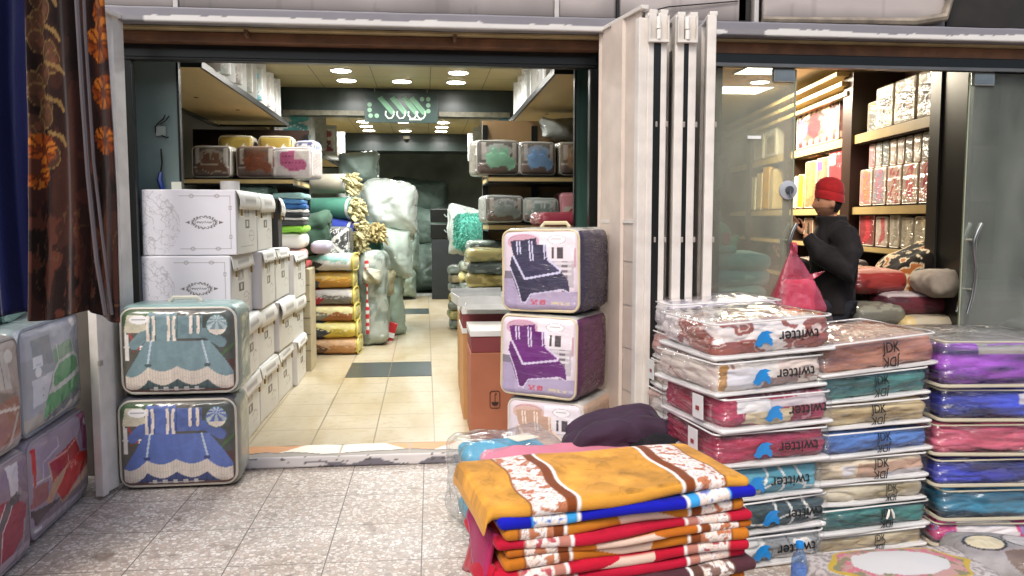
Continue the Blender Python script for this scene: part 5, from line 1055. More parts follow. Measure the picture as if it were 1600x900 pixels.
tw = [ # bottom to top: label, painter, height, flags
 ('grey lettered blanket bag at the very bottom behind the water bottle', floralpaint('8b8d8c', 'd5d4d0', '5a5c5c', 6, 31), .150, {}),
 ('black and teal lettered blanket bag with white lines above the bottom one', linepaint('30464a', 'dfe0dc', 32), .158, {'dark': 1}),
 ('turquoise lettered blanket bag with white lines in the stack', linepaint('4c97ab', 'e2e4e0', 33), .158, {}),
 ('crimson lettered blanket bag above the turquoise one', foldshadepaint('820c30', 'a81a44', 34), .158, {'tag_': True}),
 ('crimson and cream lettered blanket bag with white flap', floralpaint('9a1a3e', 'b02a50', 'c98a9a', 4, 35, patch=(('F', .0, .0, .12, 1, 'a92448'), ('F', .2, .0, .62, .62, 'd6c6a4'), ('F', .12, .55, .5, 1, 'e6e4e4'), ('F', .42, .62, .98, 1, 'cbbfc2'))), .158, {'tag_': True}),
 ('ivory lettered blanket bag with tan corner, second from the top', floralpaint('cfc4ba', 'e4ddd6', '9a6a5a', 4, 36, patch=(('F', .0, .0, .09, 1, 'a5762c'), ('F', .09, .1, .42, .75, 'dcdadf'), ('F', .42, .0, .75, .45, '9a7f78'), ('F', .55, .5, .98, 1, 'dccabf'))), .158, {}),
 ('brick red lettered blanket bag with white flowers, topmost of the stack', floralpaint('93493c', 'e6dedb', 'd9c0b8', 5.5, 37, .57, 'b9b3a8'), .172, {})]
z = .004
for k, (lab, pf, h, fl) in enumerate(tw):
    h *= .985
    blanket_bag(lab, (TX + .018 * math.sin(k * 2.2), TY + .012 * math.sin(k * 1.3), z), RT + R(2.5 * math.sin(k * 1.7)), (.57 if k != 6 else .60, .57, h), pf, 'tw', GT1, 40 + k, rx=R(.6 * math.sin(k)), ry=R([0, -.4, -.5, -.8, -1.2, -2.0, -2.6][k]), lx=.03 + .02 * math.sin(k * 2), tag_=fl.get('tag_', False)); z += h + .002 + (.004 if k > 3 else 0)
GT2 = 'blanket bags stacked behind the lettered ones'
z = .004
for k, (lab, c1, c2, cl) in enumerate((('cream blanket bag at the bottom behind the lettered stack', 'cdbfb4', 'e0d8d0', '9a6a5a'), ('rose blanket bag second from the bottom behind the lettered stack', 'b58a84', 'd9cfc9', '8a5a54'), ('pale brown blanket bag third from the bottom behind the lettered stack', 'b59a8a', 'd8cac0', '8a6a5a'), ('rose and white blanket bag in the middle behind the lettered stack', 'c09a92', 'e2dad4', '8d5d58'), ('yellow and white flowered blanket bag with small card behind the lettered stack', 'd9d0c6', 'c79a4a', 'a5502c'), ('dusty pink blanket bag behind the lettered stack, second from its top', 'b78078', 'd3b5ac', '8a4a44'), ('lilac and white blanket bag on top behind the lettered stack', 'cfc6ca', 'e4dedc', '6a6a9a'))):
    blanket_bag(lab, (1.60 - .012 * (6 - k) , 4.52, z), R(6 + 2 * math.sin(k)), (.66, .5, .155), floralpaint(c1, c2, cl, 7, 50 + k), None, GT2, 50 + k, res=(30, 24, 14), tag_=k == 4, ry=R(-1 if k < 5 else -2)); z += .158
GJ = 'blanket bags with square black lettering'; JX, JY, RJ = 2.02, 3.80, R(8)
jd = [('cream lettered blanket bag at the bottom of its stack', foldshadepaint('b8a47c', 'ddd0b0', 60), .115, {}), ('teal lettered blanket bag with white zip pulls, low in its stack', foldshadepaint('1d4d4c', '3c8079', 61), .15, {'zip_': True}), ('plain cream lettered blanket bag above the low teal one', foldshadepaint('b7a67c', 'e6dec8', 62), .125, {}),
      ('tan lettered blanket bag with barcode card', foldshadepaint('c0aa84', 'd8c8ac', 63, patch=(('F', .36, .05, .98, .75, 'bd9a82'), ('F', .22, .25, .35, .7, 'd8d4d6'), ('F', .6, .0, 1, .35, 'cfc9cc'))), .15, {}), ('blue lettered blanket bag in the middle of its stack', foldshadepaint('1c3f88', '4a79c0', 64), .15, {}),
      ('gold beige lettered blanket bag below the upper teal one', foldshadepaint('a98f5e', 'd6c294', 65), .15, {}), ('teal lettered blanket bag second from the top', foldshadepaint('1e5a59', '3f8c86', 66, patch=(('T', 0, 0, .3, 1, '2a3638'),)), .16, {}), ('rust brown lettered blanket bag, topmost of its stack', foldshadepaint('8a4c38', 'b57a62', 67, 'cbbfb4'), .185, {})]
z = .004
for k, (lab, pf, h, fl) in enumerate(jd):
    h *= .83
    blanket_bag(lab, (JX + .012 * math.sin(k * 1.9), JY, z), RJ + R(2 * math.sin(k * 2.1)), (.605 if k < 7 else .635, .54, h), pf, 'jdk', GJ, 60 + k, rx=R(.5 * math.sin(k * 2)), ry=R([0, 0, -.3, -.6, -.8, -1.5, -2.6, -3.6][k]), lx=.03 + .05 * (k == 2) + .02 * math.sin(k), zip_=fl.get('zip_', False)); z += h + .003
GK = 'bright blanket bags at the edge of the goods'; z = .004
for k, (lab, pf, h, rc) in enumerate((('bright pink blanket bag', floralpaint('c23a78', 'd8d2d4', '5a8ab8', 5, 70), .14, 1), ('teal blue blanket bag above the pink one', foldshadepaint('14506e', '3a93b5', 71), .185, 1), ('royal blue blanket bag above the teal blue one', foldshadepaint('10145e', '2a35b0', 72), .165, 1),
     ('raspberry pink blanket bag in the middle of its stack', foldshadepaint('8a1838', 'd9607c', 73), .185, 1), ('indigo blanket bag below the violet one', foldshadepaint('151a63', '2f45c8', 74, patch=(('F', .55, .55, 1, .95, 'b9b6c0'),)), .185, 1), ('violet blanket bag with clear half empty top', foldshadepaint('3b1470', 'a04bc8', 75, patch=(('T', 0, 0, 1, 1, '8f8a86'), ('F', .25, .72, 1, 1, '98948f'))), .26, 1))):
    h *= .87
    if k == 0: lab = 'bright pink blanket bag with white and blue pattern at the bottom of the edge stack'
    blanket_bag(lab, (2.72 + .015 * math.sin(k * 2), 3.82, z), R(-4 + 2 * math.sin(k * 1.4)), (.66, .6, h), pf, None, GK, 70 + k, res=(60, 24, 24), rim=False, pipec='b9b29c', bulge=.04); z += h + .002

# ================================================================ folded velvet blankets in the foreground
BXC, BYC, RB = .645, 2.90, R(9.5)
def blanket_paint(base, kind, seed, sx=.52):
    base = hx(base); cream_ = hx('e6cfc0'); wh = hx('efe9e4')
    stripe = {'o': hx('7d3f1c'), 'r': hx('b5796a'), 'b': hx('3a9ad8'), 'g': hx('2d3a30'), 'p': hx('5a3d34')}[kind]; fl = {'o': hx('b5622a'), 'r': hx('a8122c'), 'b': hx('2a4fb8'), 'g': hx('d39a5c'), 'p': hx('6a4638')}[kind]
    def p(f, u, v, P):
        x, y = P[:, 0], P[:, 1]; c = np.tile(base, (len(u), 1)); c *= (.82 + .36 * fb(np.stack([x * 14, y * 14, P[:, 2] * 14], 1), seed, 3))[:, None]
        if f == 'T':                                            # pile brushed this way and that
            q = fb(np.stack([x * 9, y * 9, 0 * x], 1), seed + 3, 4); q2 = fb(np.stack([x * 16, y * 13, 0 * x + 5], 1), seed + 6, 3); q3 = np.abs(fb(np.stack([x * 12 + 3 * q, y * 16 + 3 * q2, 0 * x + 9], 1), seed + 9, 2) - .5); c *= (.58 + .72 * q + .7 * (q2 - .5) - .22 * np.clip(1 - q3 * 18, 0, 1))[:, None]
        mix = lambda m, col, k=None: c.__setitem__(slice(None), c * (1 - m[:, None]) + np.asarray(col) * m[:, None])
        ss = lambda x_, a_, b_: (lambda t: t * t * (3 - 2 * t))(np.clip((x_ - a_) / (b_ - a_), 0, 1)); e = .004
        band = lambda a_, b_: ss(xx, a_ - e, a_ + e) * (1 - ss(xx, b_ - e, b_ + e))
        o = .008 * np.sin(y * 22 + seed) + .006 * (fb(np.stack([x * 30, y * 30, P[:, 2] * 30], 1), seed) - .5) + (.02 * math.sin(seed * 3))
        for s in (-1, 1):
            xx = (s * x + o) * 1.09; q_ = np.stack([x * 46, y * 46, P[:, 2] * 46], 1); n = fb(q_, seed + s, 2); n_ = fb(q_ * 1.7, seed + s + 7, 2); m = band(.285, .41)
            mix(m, wh * .93); mix(m * ss(n, .56, .64) * .9, fl); mix(m * (1 - ss(n, .38, .46)) * .8, cream_); mix(m * (1 - ss(np.abs(n_ - .5), .015, .035)) * .55, stripe)
            mix(band(.242, .285), stripe); mix(band(.230, .243), wh); mix(band(.41, .417), stripe)
        if kind in 'or' and f == 'F' and seed % 4 != 1 and seed != 95:
            zc = P[:, 2] - .022; m = np.abs(x + .05 * math.sin(seed * 5) + (1.6 if seed % 3 else -1.4) * zc) < .05 + .06 * abs(math.sin(seed * 2.3)) + (2.0 if seed % 2 else -1.2) * zc; c[m] = hx('dcc0ae')
        return c
    return p
seq = [('o', 'b8691f', 'amber'), ('r', 'a81230', 'crimson'), ('g', '1d4a3c', 'bottle green'), ('r', 'b0142f', 'crimson'), ('r', 'b0142f', 'crimson'), ('r', 'a81230', 'crimson'), ('g', '1d4a3c', 'bottle green'), ('o', 'b8691f', 'amber'), ('p', '4d2c33', 'dark plum'), ('r', 'b21433', 'crimson'), ('r', 'b81530', 'crimson'), ('o', 'bd701f', 'amber'), ('o', 'b4641c', 'amber'), ('r', 'b31532', 'crimson'), ('o', 'c27824', 'amber'), ('b', '1318a8', 'cobalt blue')]
th = [.034, .034, .036, .04, .04, .042, .044, .032, .040, .036, .040, .042, .026, .032, .044, .038]
deco = ['at the very bottom', 'second from the bottom', 'third from the bottom', 'fourth from the bottom', 'fifth from the bottom', 'sixth from the bottom', 'between crimson and amber ones', 'just above the green one', 'in the lower half of the stack', 'right above the plum one', 'with pink ends in the middle', 'above the double crimson ones', 'thin one in the middle of the stack', 'third below the cobalt blue one', 'right below the cobalt blue one', 'right under the top one']
GBK = 'folded velvet blankets stacked in the foreground'
def sag(k, n):
    q = k / n
    def w(P):
        x, y = P[:, 0], P[:, 1]; P = P.copy(); front_ = np.clip((.1 - y) / .4, 0, 1.2)
        P[:, 2] += q * (.022 * np.sin(x * 4.2 - .8) * front_ - .018 * (x / .5) ** 2 * front_) + .004 * np.sin(x * 13 + k) ; P[:, 1] += .010 * np.sin(x * 7 + k * 1.9) ; return P
    return w
z = .004
for k, ((kd, c, nm), t_) in enumerate(zip(seq, th)):
    wd = .91 + .03 * math.sin(k * 2.6)
    o = softbox('velvet_blanket', (wd, .51 + .015 * math.sin(k * 3.1), t_ * 1.06), t_ * .5, (220, 30, 10), painted('velvet'), None, blanket_paint(c, kd, 80 + k), wr=.005, wf=(7, 7, 7), seed=k, warp=sag(k, 16), ease=False, bulge=(0, .0, .0))
    o.location = (BXC + .012 * math.sin(k * 1.7), BYC + .012 * math.sin(k * 2.9), z); o.rotation_euler = (0, 0, RB + R(.8 * math.sin(k * 2.3))); tag(o, f'{nm} folded velvet blanket {deco[k]}', 'blanket', GBK); z += t_
    if k in (5, 9, 10, 13):                                       # loose folded corner hanging at the stack's left end
        b = MB(); cc = hx(['b0142f', 'a02a58'][k % 2])
        fn = lambda u, v, k=k: np.stack([-wd / 2 + .01 - .035 * v - .012 * np.sin(u * 5), -.22 + .38 * u + .02 * np.sin(v * 3 + k), t_ * .9 - v * (.12 + .05 * np.sin(u * 4 + k))], 1)
        sheet('hanging_corner', fn, 14, 8, .016, painted('velvet'), o, None, cc)
top_w = 1.06
def topwarp(P):
    P = sag(16, 16)(P); x, y = P[:, 0], P[:, 1]; e = np.clip(-x - .415, 0, 1); P[:, 2] -= .85 * np.clip(e - .012, 0, 1) * np.clip(.9 - .25 * y, .6, 1.0); P[:, 0] += np.clip(e - .03, 0, 1) * .8; e2 = np.clip(y - .2, 0, 1); P[:, 2] -= 1.2 * e2 ** 1.6; P[:, 2] += .007 * (fb(np.stack([x * 7, y * 7, 0 * x], 1), 4) - .5); return P
o = softbox('velvet_blanket', (1.015, .515, .046), .022, (230, 120, 8), painted('velvet'), None, (lambda f, u, v, P, bp_=blanket_paint('d4963a', 'o', 95): bp_(f, u, v, P - np.array([.055, 0, 0]))), wr=.006, wf=(6, 6, 6), seed=95, warp=topwarp, ease=False); o.location = (BXC - .055 * math.cos(RB), BYC + .005 - .055 * math.sin(RB), z - .004); o.rotation_euler = (0, 0, RB)
tag(o, 'golden amber velvet blanket with cream borders on top of the foreground stack', 'blanket', GBK)
# packs behind the foreground stack
for k, (c, lab) in enumerate((('b03a5c', 'dark rose folded blanket at the bottom behind the velvet stack'), ('c2506e', 'rose folded blanket second behind the velvet stack'), ('b8405f', 'raspberry folded blanket third behind the velvet stack'), ('c9788c', 'pink folded blanket with pale haze on top behind the velvet stack'))):
    fold('folded_blanket', lab, 'blanket', (.74 + .02 * math.sin(k * 2), 3.79, .004 + .107 * k), R(7), (.92, .5, .11), c, 'pink blankets behind the velvet stack', 'velvet', (40, 24, 8), seed=90 + k, wr=.012)
pk = thing('wrapped_towels', 'turquoise folded towels in crumpled clear plastic in front of the umbrella carton', 'towel pack', (.40, 4.12, .003), R(12))
for k in range(4): fold('towel', None, None, (.012 * math.sin(k), 0, .01 + .095 * k), R(2 * math.sin(k * 2)), (.44, .36, .098), ['3f9bb5', '2f7f9a', '45a3bd', '3aa4c8'][k], None, 'fabric', (20, 14, 6), seed=k, parent=pk)
softbox('clear_wrap', (.54, .44, .45), .07, (36, 30, 30), clear('crumpled_film', (.97, .98, .98), .02, .1, .10, wrinkle=.6, wscale=9), pk, col=(.8, .8, .8), wr=.035, wf=(6, 6, 6), seed=77, ease=False)
MB().box((.0, -.12, .445), (.14, -.02, .449), rot=(.3, 'Z')).build('paper_label', plain('cream_label', 'd9d2bf', .5), pk)
base = fold('folded_blanket', 'grey folded blankets under the dark plum cloth', 'blanket', (1.08, 4.17, .004), R(5), (.62, .5, .34), '5a5258', None, 'fabric', (20, 16, 12), seed=3, wr=.02, r=.08)
def heap(P): x, y = P[:, 0], P[:, 1]; P = P.copy(); P[:, 2] += .05 * np.sin(x * 7 + 1.0) + .05 * (fb(np.stack([x * 7, y * 7, 0 * x], 1), 8) - .5) - .25 * np.clip(x - .2, 0, 1) ; return P
o = softbox('cloth', (.60, .46, .20), .095, (60, 44, 20), painted('fabric'), None, lambda f, u, v, P: hx('3f2f3f')[None] * (.75 + .5 * fb(P * 6, 2))[:, None], wr=.05, wf=(2.2, 5, 3), seed=14, warp=heap, cr=.03, ease=False); o.location = (.98, 4.10, .335); o.rotation_euler = (0, 0, R(-4)); tag(o, 'crumpled dark plum cloth heaped below the beige bedding set bag', 'cloth')
o = softbox('cloth', (.5, .42, .22), .09, (40, 30, 20), painted('fabric'), None, lambda f, u, v, P: hx('1c1c20')[None] * (.75 + .5 * fb(P * 6, 2))[:, None], wr=.05, wf=(5, 2.2, 3), seed=15, cr=.03, ease=False); o.location = (1.22, 3.93, .28); tag(o, 'crumpled black cloth between the plum one and the lettered bags', 'cloth')
# bottle, rolled rug, patterned pillow
bt = thing('water_bottle', 'small clear water bottle with bright blue cap before the lettered bags', 'bottle', (1.525, 3.16, .003))
MB().lathe([(.0285, 0), (.032, .006), (.032, .05), (.0295, .056), (.032, .062), (.032, .085), (.0295, .09), (.032, .096), (.032, .135), (.030, .15), (.022, .175), (.0145, .188), (.0135, .2)], n=24).build('bottle_body', clear('bottle_plastic', (.62, .78, .95), .12, .06, .12, wrinkle=.4, wscale=30, hazecol=(.35, .55, .85)), bt, True)
MB().lathe([(.016, .197), (.0165, .199), (.0165, .219), (.015, .222), (.0, .222)], n=20).build('cap', plain('blue_cap', '1b86d6', .35), bt, True)
MB().lathe([(.0325, .062), (.0325, .118)], n=24).build('label_sleeve', plain('bottle_label', '5a7fc0', .4, var=.3, scale=50), bt, True)
def rugpaint(u, v, P):
    A = Art(u, v, 'a39a96', 2.2); n = n2(u, v, 60, 30, 3); A.k(n > .53, 'b9b2ae'); A.k(n < .42, '8c8480'); a_, b_ = np.abs(u - .5) / .40, np.abs(v - .5) / .40; D = np.maximum(a_, b_) + .35 * np.minimum(a_, b_) + .03 * np.sin(u * 40)
    A.k(D < .92, 'b08a84'); A.k((D < .92) & (n2(u, v, 26, 14, 7) > .54), 'bb6a78'); A.k((D < .92) & (n2(u, v, 26, 14, 12) > .6), '7f7a60'); A.k(np.abs(D - .95) < .035, 'b59a3c'); A.k(D < .66, 'c4c2c0'); return A.c
def rugfn(u, v):
    a = (v - .08) * 4.4; x = 1.70 + .78 * u; y = 3.06 + .46 * v; z_ = .055 + .085 * np.sqrt(np.clip(1 - (2 * np.clip(v, 0, 1) - 1) ** 2, 0, 1)) * np.sqrt(np.clip(1 - np.abs(2 * np.clip(u, 0, 1) - 1) ** 4, 0, 1)) ; return np.stack([x, y + .22 * (u - .5) * .5, z_], 1)
rg = softbox('rolled_rug', (.78, .42, .125), .06, (110, 60, 12), painted('velvet'), None, lambda f, u, v, P: rugpaint((P[:, 0] + .4) / .8, (P[:, 1] + .23) / .46, P), bulge=(0, 0, .02), wr=.01, seed=6, ease=False); rg.location = (1.93, 3.10, .003); rg.rotation_euler = (0, 0, R(4)); tag(rg, 'rolled grey rug with rose medallion lying before the square lettered bags', 'rug')
def pawpaint(f, u, v, P):
    A = Art(P[:, 0] / .46 + .5, P[:, 1] / .36 + .5, '8f8a88', 1.2); A.ell(.3, .45, .16, .2, 'd2c6a4'); A.ell(.3, .45, .19, .24, '2b2b2c', 1, .75); A.ell(.7, .6, .2, .2, 'b9b2ae'); A.ell(.7, .6, .22, .23, '4a3a34', .9, .85); A.ell(.6, .15, .2, .15, '6b5a50'); A.grain(.2, 12, 12, 2); return A.c
o = softbox('printed_cushion', (.46, .36, .12), .07, (60, 44, 14), painted('film'), None, pawpaint, bulge=(0, 0, .03), wr=.012, seed=8, ease=False); o.location = (2.50, 3.24, .003); o.rotation_euler = (0, 0, R(-18)); tag(o, 'round spotted grey cushion in plastic beside the rolled rug', 'cushion')

# ================================================================ right-hand shop
def panel_light(label, x, y, w, d, power, rz=0):
    t = thing('panel_light', label, 'ceiling light', (x, y, 3.05), rz, 'square ceiling lights of the right-hand shop')
    MB().box((-w / 2 + .012, -d / 2 + .012, -.012), (w / 2 - .012, d / 2 - .012, -.004)).build('diffuser', emit('warm_panel', (1, .95, .82), 6), t)
    b = MB(); [b.box(p, q) for p, q in (((-w / 2, -d / 2, -.014), (w / 2, -d / 2 + .012, -.001)), ((-w / 2, d / 2 - .012, -.014), (w / 2, d / 2, -.001)), ((-w / 2, -d / 2 + .012, -.014), (-w / 2 + .012, d / 2 - .012, -.001)), ((w / 2 - .012, -d / 2 + .012, -.014), (w / 2, d / 2 - .012, -.001)))]; b.build('frame', plain('white_enamel', 'e6e2da', .3), t)
    l = bpy.data.lights.new('lamp', 'AREA'); l.shape = 'RECTANGLE'; l.size = w; l.size_y = d; l.energy = power; l.color = (1, .88, .68)
    o = bpy.data.objects.new('lamp', l); COL.objects.link(o); o.parent = t; o.location = (0, 0, -.04)
panel_light('square ceiling light farther inside, seen above the teal blankets', 3.66, 9.42, .62, .56, 85)
panel_light('square ceiling light nearer to the glass door clamp', 3.42, 8.12, .5, .55, 85)
downlight(3.66, 8.86, 3.05, 'round ceiling light between the two square ones', 25, .1, (1, .88, .7))
SA = R(7.6)
su = thing('shelving_unit', 'dark wood wall shelving with cream board edges behind the man in the red hat', 'shelving', (3.85, 5.96, FZ), -SA)
def sloc(x, s, z): return Vector((3.85 + x * math.cos(SA) + s * math.sin(SA), 5.96 - x * math.sin(SA) + s * math.cos(SA), z))
edge_c = plain('cream_edge', 'b8a06e', .4, var=.08, scale=6)
for z, h in ((2.345, .10), (1.665, .085), (1.30, .06), (.9, .06), (.5, .06)):
    o = MB().box((.012, 0, z - FZ - h), (.45, 6.6, z - FZ)).build('shelf_board', wood_dark, su); MB().box((0, 0, z - FZ - h + .012), (.012, 6.6, z - FZ - .006)).build('board_edge', edge_c, o)
for s0, s1 in ((1.60, 1.84), (3.55, 3.75), (5.3, 5.5)): MB().box((-.03, s0, 0), (.45, s1, 2.86), bev=.006).build('upright', wood_dark, su)
MB().box((-.04, -.62, 0), (.45, -.002, 2.9), bev=.006).build('end_pillar', black, su); MB().box((-.055, -.18, 0), (-.04, -.02, 2.9)).build('pillar_strip', plain('dark_steel', '3a3835', .35, metal=.5), su)
MB().box((.45, -.6, 0), (.47, 6.8, 2.98)).build('back_panel', plain('walnut_back', '4a3020', .5, var=.25, scale=4, stretch=(1, .3, 1)), su)
b = MB(); [b.box((-.05 - .05 * k, 1.7, 2.66 + .09 * k), (.2, 6.7, 2.70 + .09 * k)) for k in range(3)]; b.build('cornice', edge_c, su)
def onshelf(kind, label, s, x, z, w, d, h, art=None, col='b5a08a', group=None, tilt=0, film=True, k=0):
    """goods on the shelving: w runs along the shelf, front faces the aisle"""
    t = thing(kind, label, 'bedding pack' if 'pack' in kind or 'box' in kind else 'goods', sloc(x + d / 2, s, z), -SA - R(90), group); c = hx(col)
    t.rotation_euler = (0, R(tilt), -SA - R(90))
    def paint(f, u, v, P):
        if f == 'F' and art: return art(u, v)
        return c[None] * (.8 + .4 * fb(P * 10 + k, k))[:, None]
    softbox('body', (w, d, h), .018, (26, 5, 22), painted('film' if film else 'card'), t, paint, wr=.003, wf=(9, 9, 9), seed=k, ease=False)
    b = MB(); b.tube([(q, -d / 2 + .004, zz + h / 2) for q, zz in rrect(w - .012, h - .012, .016, 3)], .004, n=5, closed=True); b.build('edge_seam', plain('seam_' + ('cream' if film else 'grey'), 'd8cfbd' if film else '9a948c', .4), t, True); return t
def redset(u, v):
    A = Art(u, v, '6b4a40', 1.2); A.k(v > .62, '3a2420'); A.k((v > .66) & (v < .92) & (n2(u, v, 16, 10, 3) > .52), 'e8d0b0'); A.rect(0, 0, 1, .1, '8a1a20')
    for cx, c in ((.12, '6a5a7c'), (.45, 'c01c26'), (.8, 'c9646c')): A.ell(cx, .42, .16, .24, c); A.poly([(cx - .12, .4), (cx + .12, .4), (cx + .04, .15), (cx - .04, .15)], c); A.ell(cx, .64, .07, .07, hx(c) * .7)
    A.k((v < .17) & (np.sin(u * 40) > .1), 'd9b8a0'); return A.c
onshelf('quilt_box', 'large clear quilt pack with red, pink and violet bedding pictures above the man', 2.75, .02, 2.35, 1.35, .3, .47, redset, '7a2a2c', k=1)
def whitepic(a, b):
    def f(u, v): A = Art(u, v, 'cfcabd', .8); A.rect(.22, .12, .86, .70, b); A.k((u > .22) & (u < .86) & (v > .12) & (v < .5) & (n2(u, v, 16, 16, 3) > .45), a); A.poly([(.0, .8), (.3, .72), (.9, .85), (1, 1), (0, 1)], 'e6e2d8'); A.ell(.1, .75, .05, .05, 'c9b26a'); return A.c
    return f
for k, (s, w, a, b_, lab) in enumerate(((.22, .34, 'b9b2b0', '6a6460', 'grey and white window pack at the pillar end of the upper shelf'), (.62, .40, 'c9a8a4', '4a3a38', 'white window pack with dark and pink picture second from the pillar'), (1.02, .36, 'cba79a', '3c2f2c', 'white window pack with lace picture in the middle of the upper shelf'))):
    onshelf('window_pack', lab, s, .03, 2.35, w, .2, .36, whitepic(a, b_), 'c9c4b8', 'window packs on the upper shelf', 0, True, k)
onshelf('window_pack', 'grey window pack with gold corner beside the wooden upright', 1.35, .06, 2.35, .22, .2, .27, lambda u, v: Art(u, v, '8a857a', .6).rect(.2, .1, .8, .6, '6a6a66').ell(.5, .82, .3, .1, 'c9a24a').c, '9a8f6a', None, 0, True, 5)
def tie(c1, c2, c3):
    def f(u, v): A = Art(u, v, c1, .7); A.poly([(.3, .98), (.65, .98), (.75, .3), (.5, .08), (.25, .32)], c2); A.line([(.2, .2), (.8, .85)], .06, c3); A.k(n2(u, v, 8, 14, 3) > .62, hx(c3) * 1.1); A.rect(.86, 0, .95, 1, 'd9c9b8'); return A.c
    return f
for k, (c1, c2, c3, lab) in enumerate((('b08a84', 'a83038', 'c98a80', 'pink pack with red folded cloth beside the pillar'), ('a8958c', 'c94a58', 'd8b09a', 'pink pack with coral folded cloth, second from the pillar'), ('b59a90', 'c9a090', 'a02a38', 'cream pack with red sash, third from the pillar'), ('9a8088', 'b9788a', '8a90a0', 'mauve pack with rose folded cloth, fourth from the pillar'), ('b08a80', 'b0804a', 'c06a78', 'rose pack with ochre folded cloth next to the wooden upright'))):
    onshelf('textile_pack', lab, .14 + .30 * k, .02, 1.67, .285, .25, .335, tie(c1, c2, c3), c1, 'textile packs on the middle shelf', 0, True, k)
for k in range(9):
    c = ['b5a59a', '8f8a86', 'c9b8a8', '7a7672', 'a89a92', 'bfb0a6', '6f7478', '9aa0a4', 'a57a80'][k]
    onshelf('slim_pack', f'slim upright pack, {ORD[k]} from the pillar in the upper row of the middle shelf', .1 + .15 * k, .05, 2.008, .135, .2, .225, lambda u, v, c=c: Art(u, v, c, .5).rect(.75, 0, .85, 1, hx(c) * .5).poly([(.1, .1), (.6, .2), (.4, .6)], hx(c) * 1.3).c, c, 'slim packs in the upper row', 0, True, k)
for k, (s, w, h, c, lab) in enumerate(((3.45, .13, .38, 'e0d49a', 'pale yellow slim pack next to the glass door edge'), (3.27, .2, .39, 'd9a51c', 'yellow slim pack behind the round suction hook'), (2.92, .36, .52, 'b5764a', 'tan pack with fringed scarves behind the red hat'), (2.55, .36, .53, 'a86a50', 'brown and violet scarf pack behind the red hat'), (2.15, .42, .58, 'b5222c', 'red pack with white lettering strip beside the wooden upright'))):
    onshelf('scarf_pack', lab, s, .03, 1.67, w, .2, h, (lambda u, v, c=c, k=k: Art(u, v, c, .6).poly([(.2, .2), (.7, .25), (.6, .9), (.3, .85)], hx(c) * (1.35 if k < 4 else .8)).rect(.1, .75, .5, .92, ['e6dca8', 'e2b83a', 'c58a5a', '6a4a90', 'e8e0d8'][k]).grain(.25, 9, 12, k).c), c, None, 4 if k < 2 else 0, True, k)
for k, (s, h, c, lab) in enumerate(((2.95, .16, 'b59a5a', 'gold flat pack lying above the scarf packs'), (2.4, .16, '8a8a3c', 'olive flat pack lying above the scarf packs'))): onshelf('flat_pack', lab, s, .05, 2.26 - .03, .3, .2, .09 if k else .085, None, c, None, 0, True, k)
for k, (s, w, h, c) in enumerate(((5.25, .2, .46, 'e0d9b8'), (4.95, .24, .50, 'd9c088'), (4.62, .3, .56, 'd9a63c'), (4.36, .14, .52, 'cdb27a'))):
    onshelf('book_pack', ['cream upright pack seen through the glass door, outermost of four', 'sand upright pack seen through the glass door beside the cream one', 'golden upright pack seen through the glass door', 'narrow tan upright pack seen through the glass door'][k], s, .0, 1.67, w, .2, h, None, c, 'yellow packs seen through the glass', 3, False, k)
for k, (s, c) in enumerate(((5.1, 'c8bfa8'), (4.5, 'd0c8b4'))): onshelf('window_pack', ['pale window pack on the upper shelf seen through the glass, farther one', 'pale window pack on the upper shelf seen through the glass, nearer one'][k], s, .02, 2.35, .5, .2, .38, whitepic('b09a88', '8a8478'), c, None, 0, True, k)
for k, (s, w, h, c, c2, lab) in enumerate(((1.32, .34, .30, '8a1c28', 'c02434', 'crimson cloth bag low on the shelf beside the wooden upright'), (.98, .26, .27, 'b5a59a', 'b04a50', 'pale pack with red edges on the lower shelf'), (.72, .2, .31, 'a9a090', '8f8778', 'tall grey pack on the lower shelf'), (.48, .22, .26, '8f8878', 'b0a48c', 'beige pack on the lower shelf near the pillar'), (.2, .3, .27, '9a917c', 'c0b394', 'cream stuffed pack on the lower shelf by the pillar'))):
    onshelf('textile_pack', lab, s, .03, 1.302, w, .25, h, (lambda u, v, c=c, c2=c2: Art(u, v, c, .8).poly([(.2, .0), (.5, .5), (.35, 1), (.7, 1), (.8, .3)], c2).grain(.3, 8, 8, 2).c), c, None, 0, True, k)
onshelf('picture_pack', 'brown pack with dark dress picture behind the hand of the man', 2.95, .03, 1.302, .3, .2, .26, lambda u, v: Art(u, v, '7a5a44', 1).poly([(.35, .1), (.7, .1), (.6, .8), (.45, .8)], '1f1715').c, '6a4a38', None, 0, True, 8)

# piled packs on the right shop's floor
def rpack(label, x, y, z, size, c1, c2, rz=0, k=0, cat='bedding pack', name='bedding_pack', mat='film', group=None, top=None):
    def p(f, u, v, P):
        if f == 'T' and top: return np.tile(hx(top), (len(u), 1))
        return np.where((fb(P * np.array([6, 6, 14]) + k, k) > .52)[:, None], hx(c1), hx(c2))
    o = softbox(name, size, min(size[2] * .42, .06), (26, 20, 10), painted(mat), None, p, wr=.014, wf=(6, 6, 6), seed=k, ease=False, bulge=(.01, .01, .02)); o.location = (x, y, z); o.rotation_euler = (0, 0, rz); return tag(o, label, cat, group)
GF = 'packs piled on the floor of the right-hand shop'
for k in range(6): rpack(f'dark olive blanket pack, {["lowest", "second", "third", "fourth", "fifth", "sixth"][k]} of the pile beside the man', 3.28, 6.5, FZ + .165 * k, (.55, .5, .163), '2f332a', '3d4236', .1 * math.sin(k), k, group=GF)
rpack('cream folded quilt on top of the dark olive pile', 3.30, 6.45, FZ + .995, (.60, .5, .10), 'cdb98a', 'b59f70', .1, 7)
rpack('grey flat pack on the shelf side behind the cream quilt', 3.5, 6.9, FZ + .99, (.6, .4, .14), '8a8484', '5a5458', 0, 8)
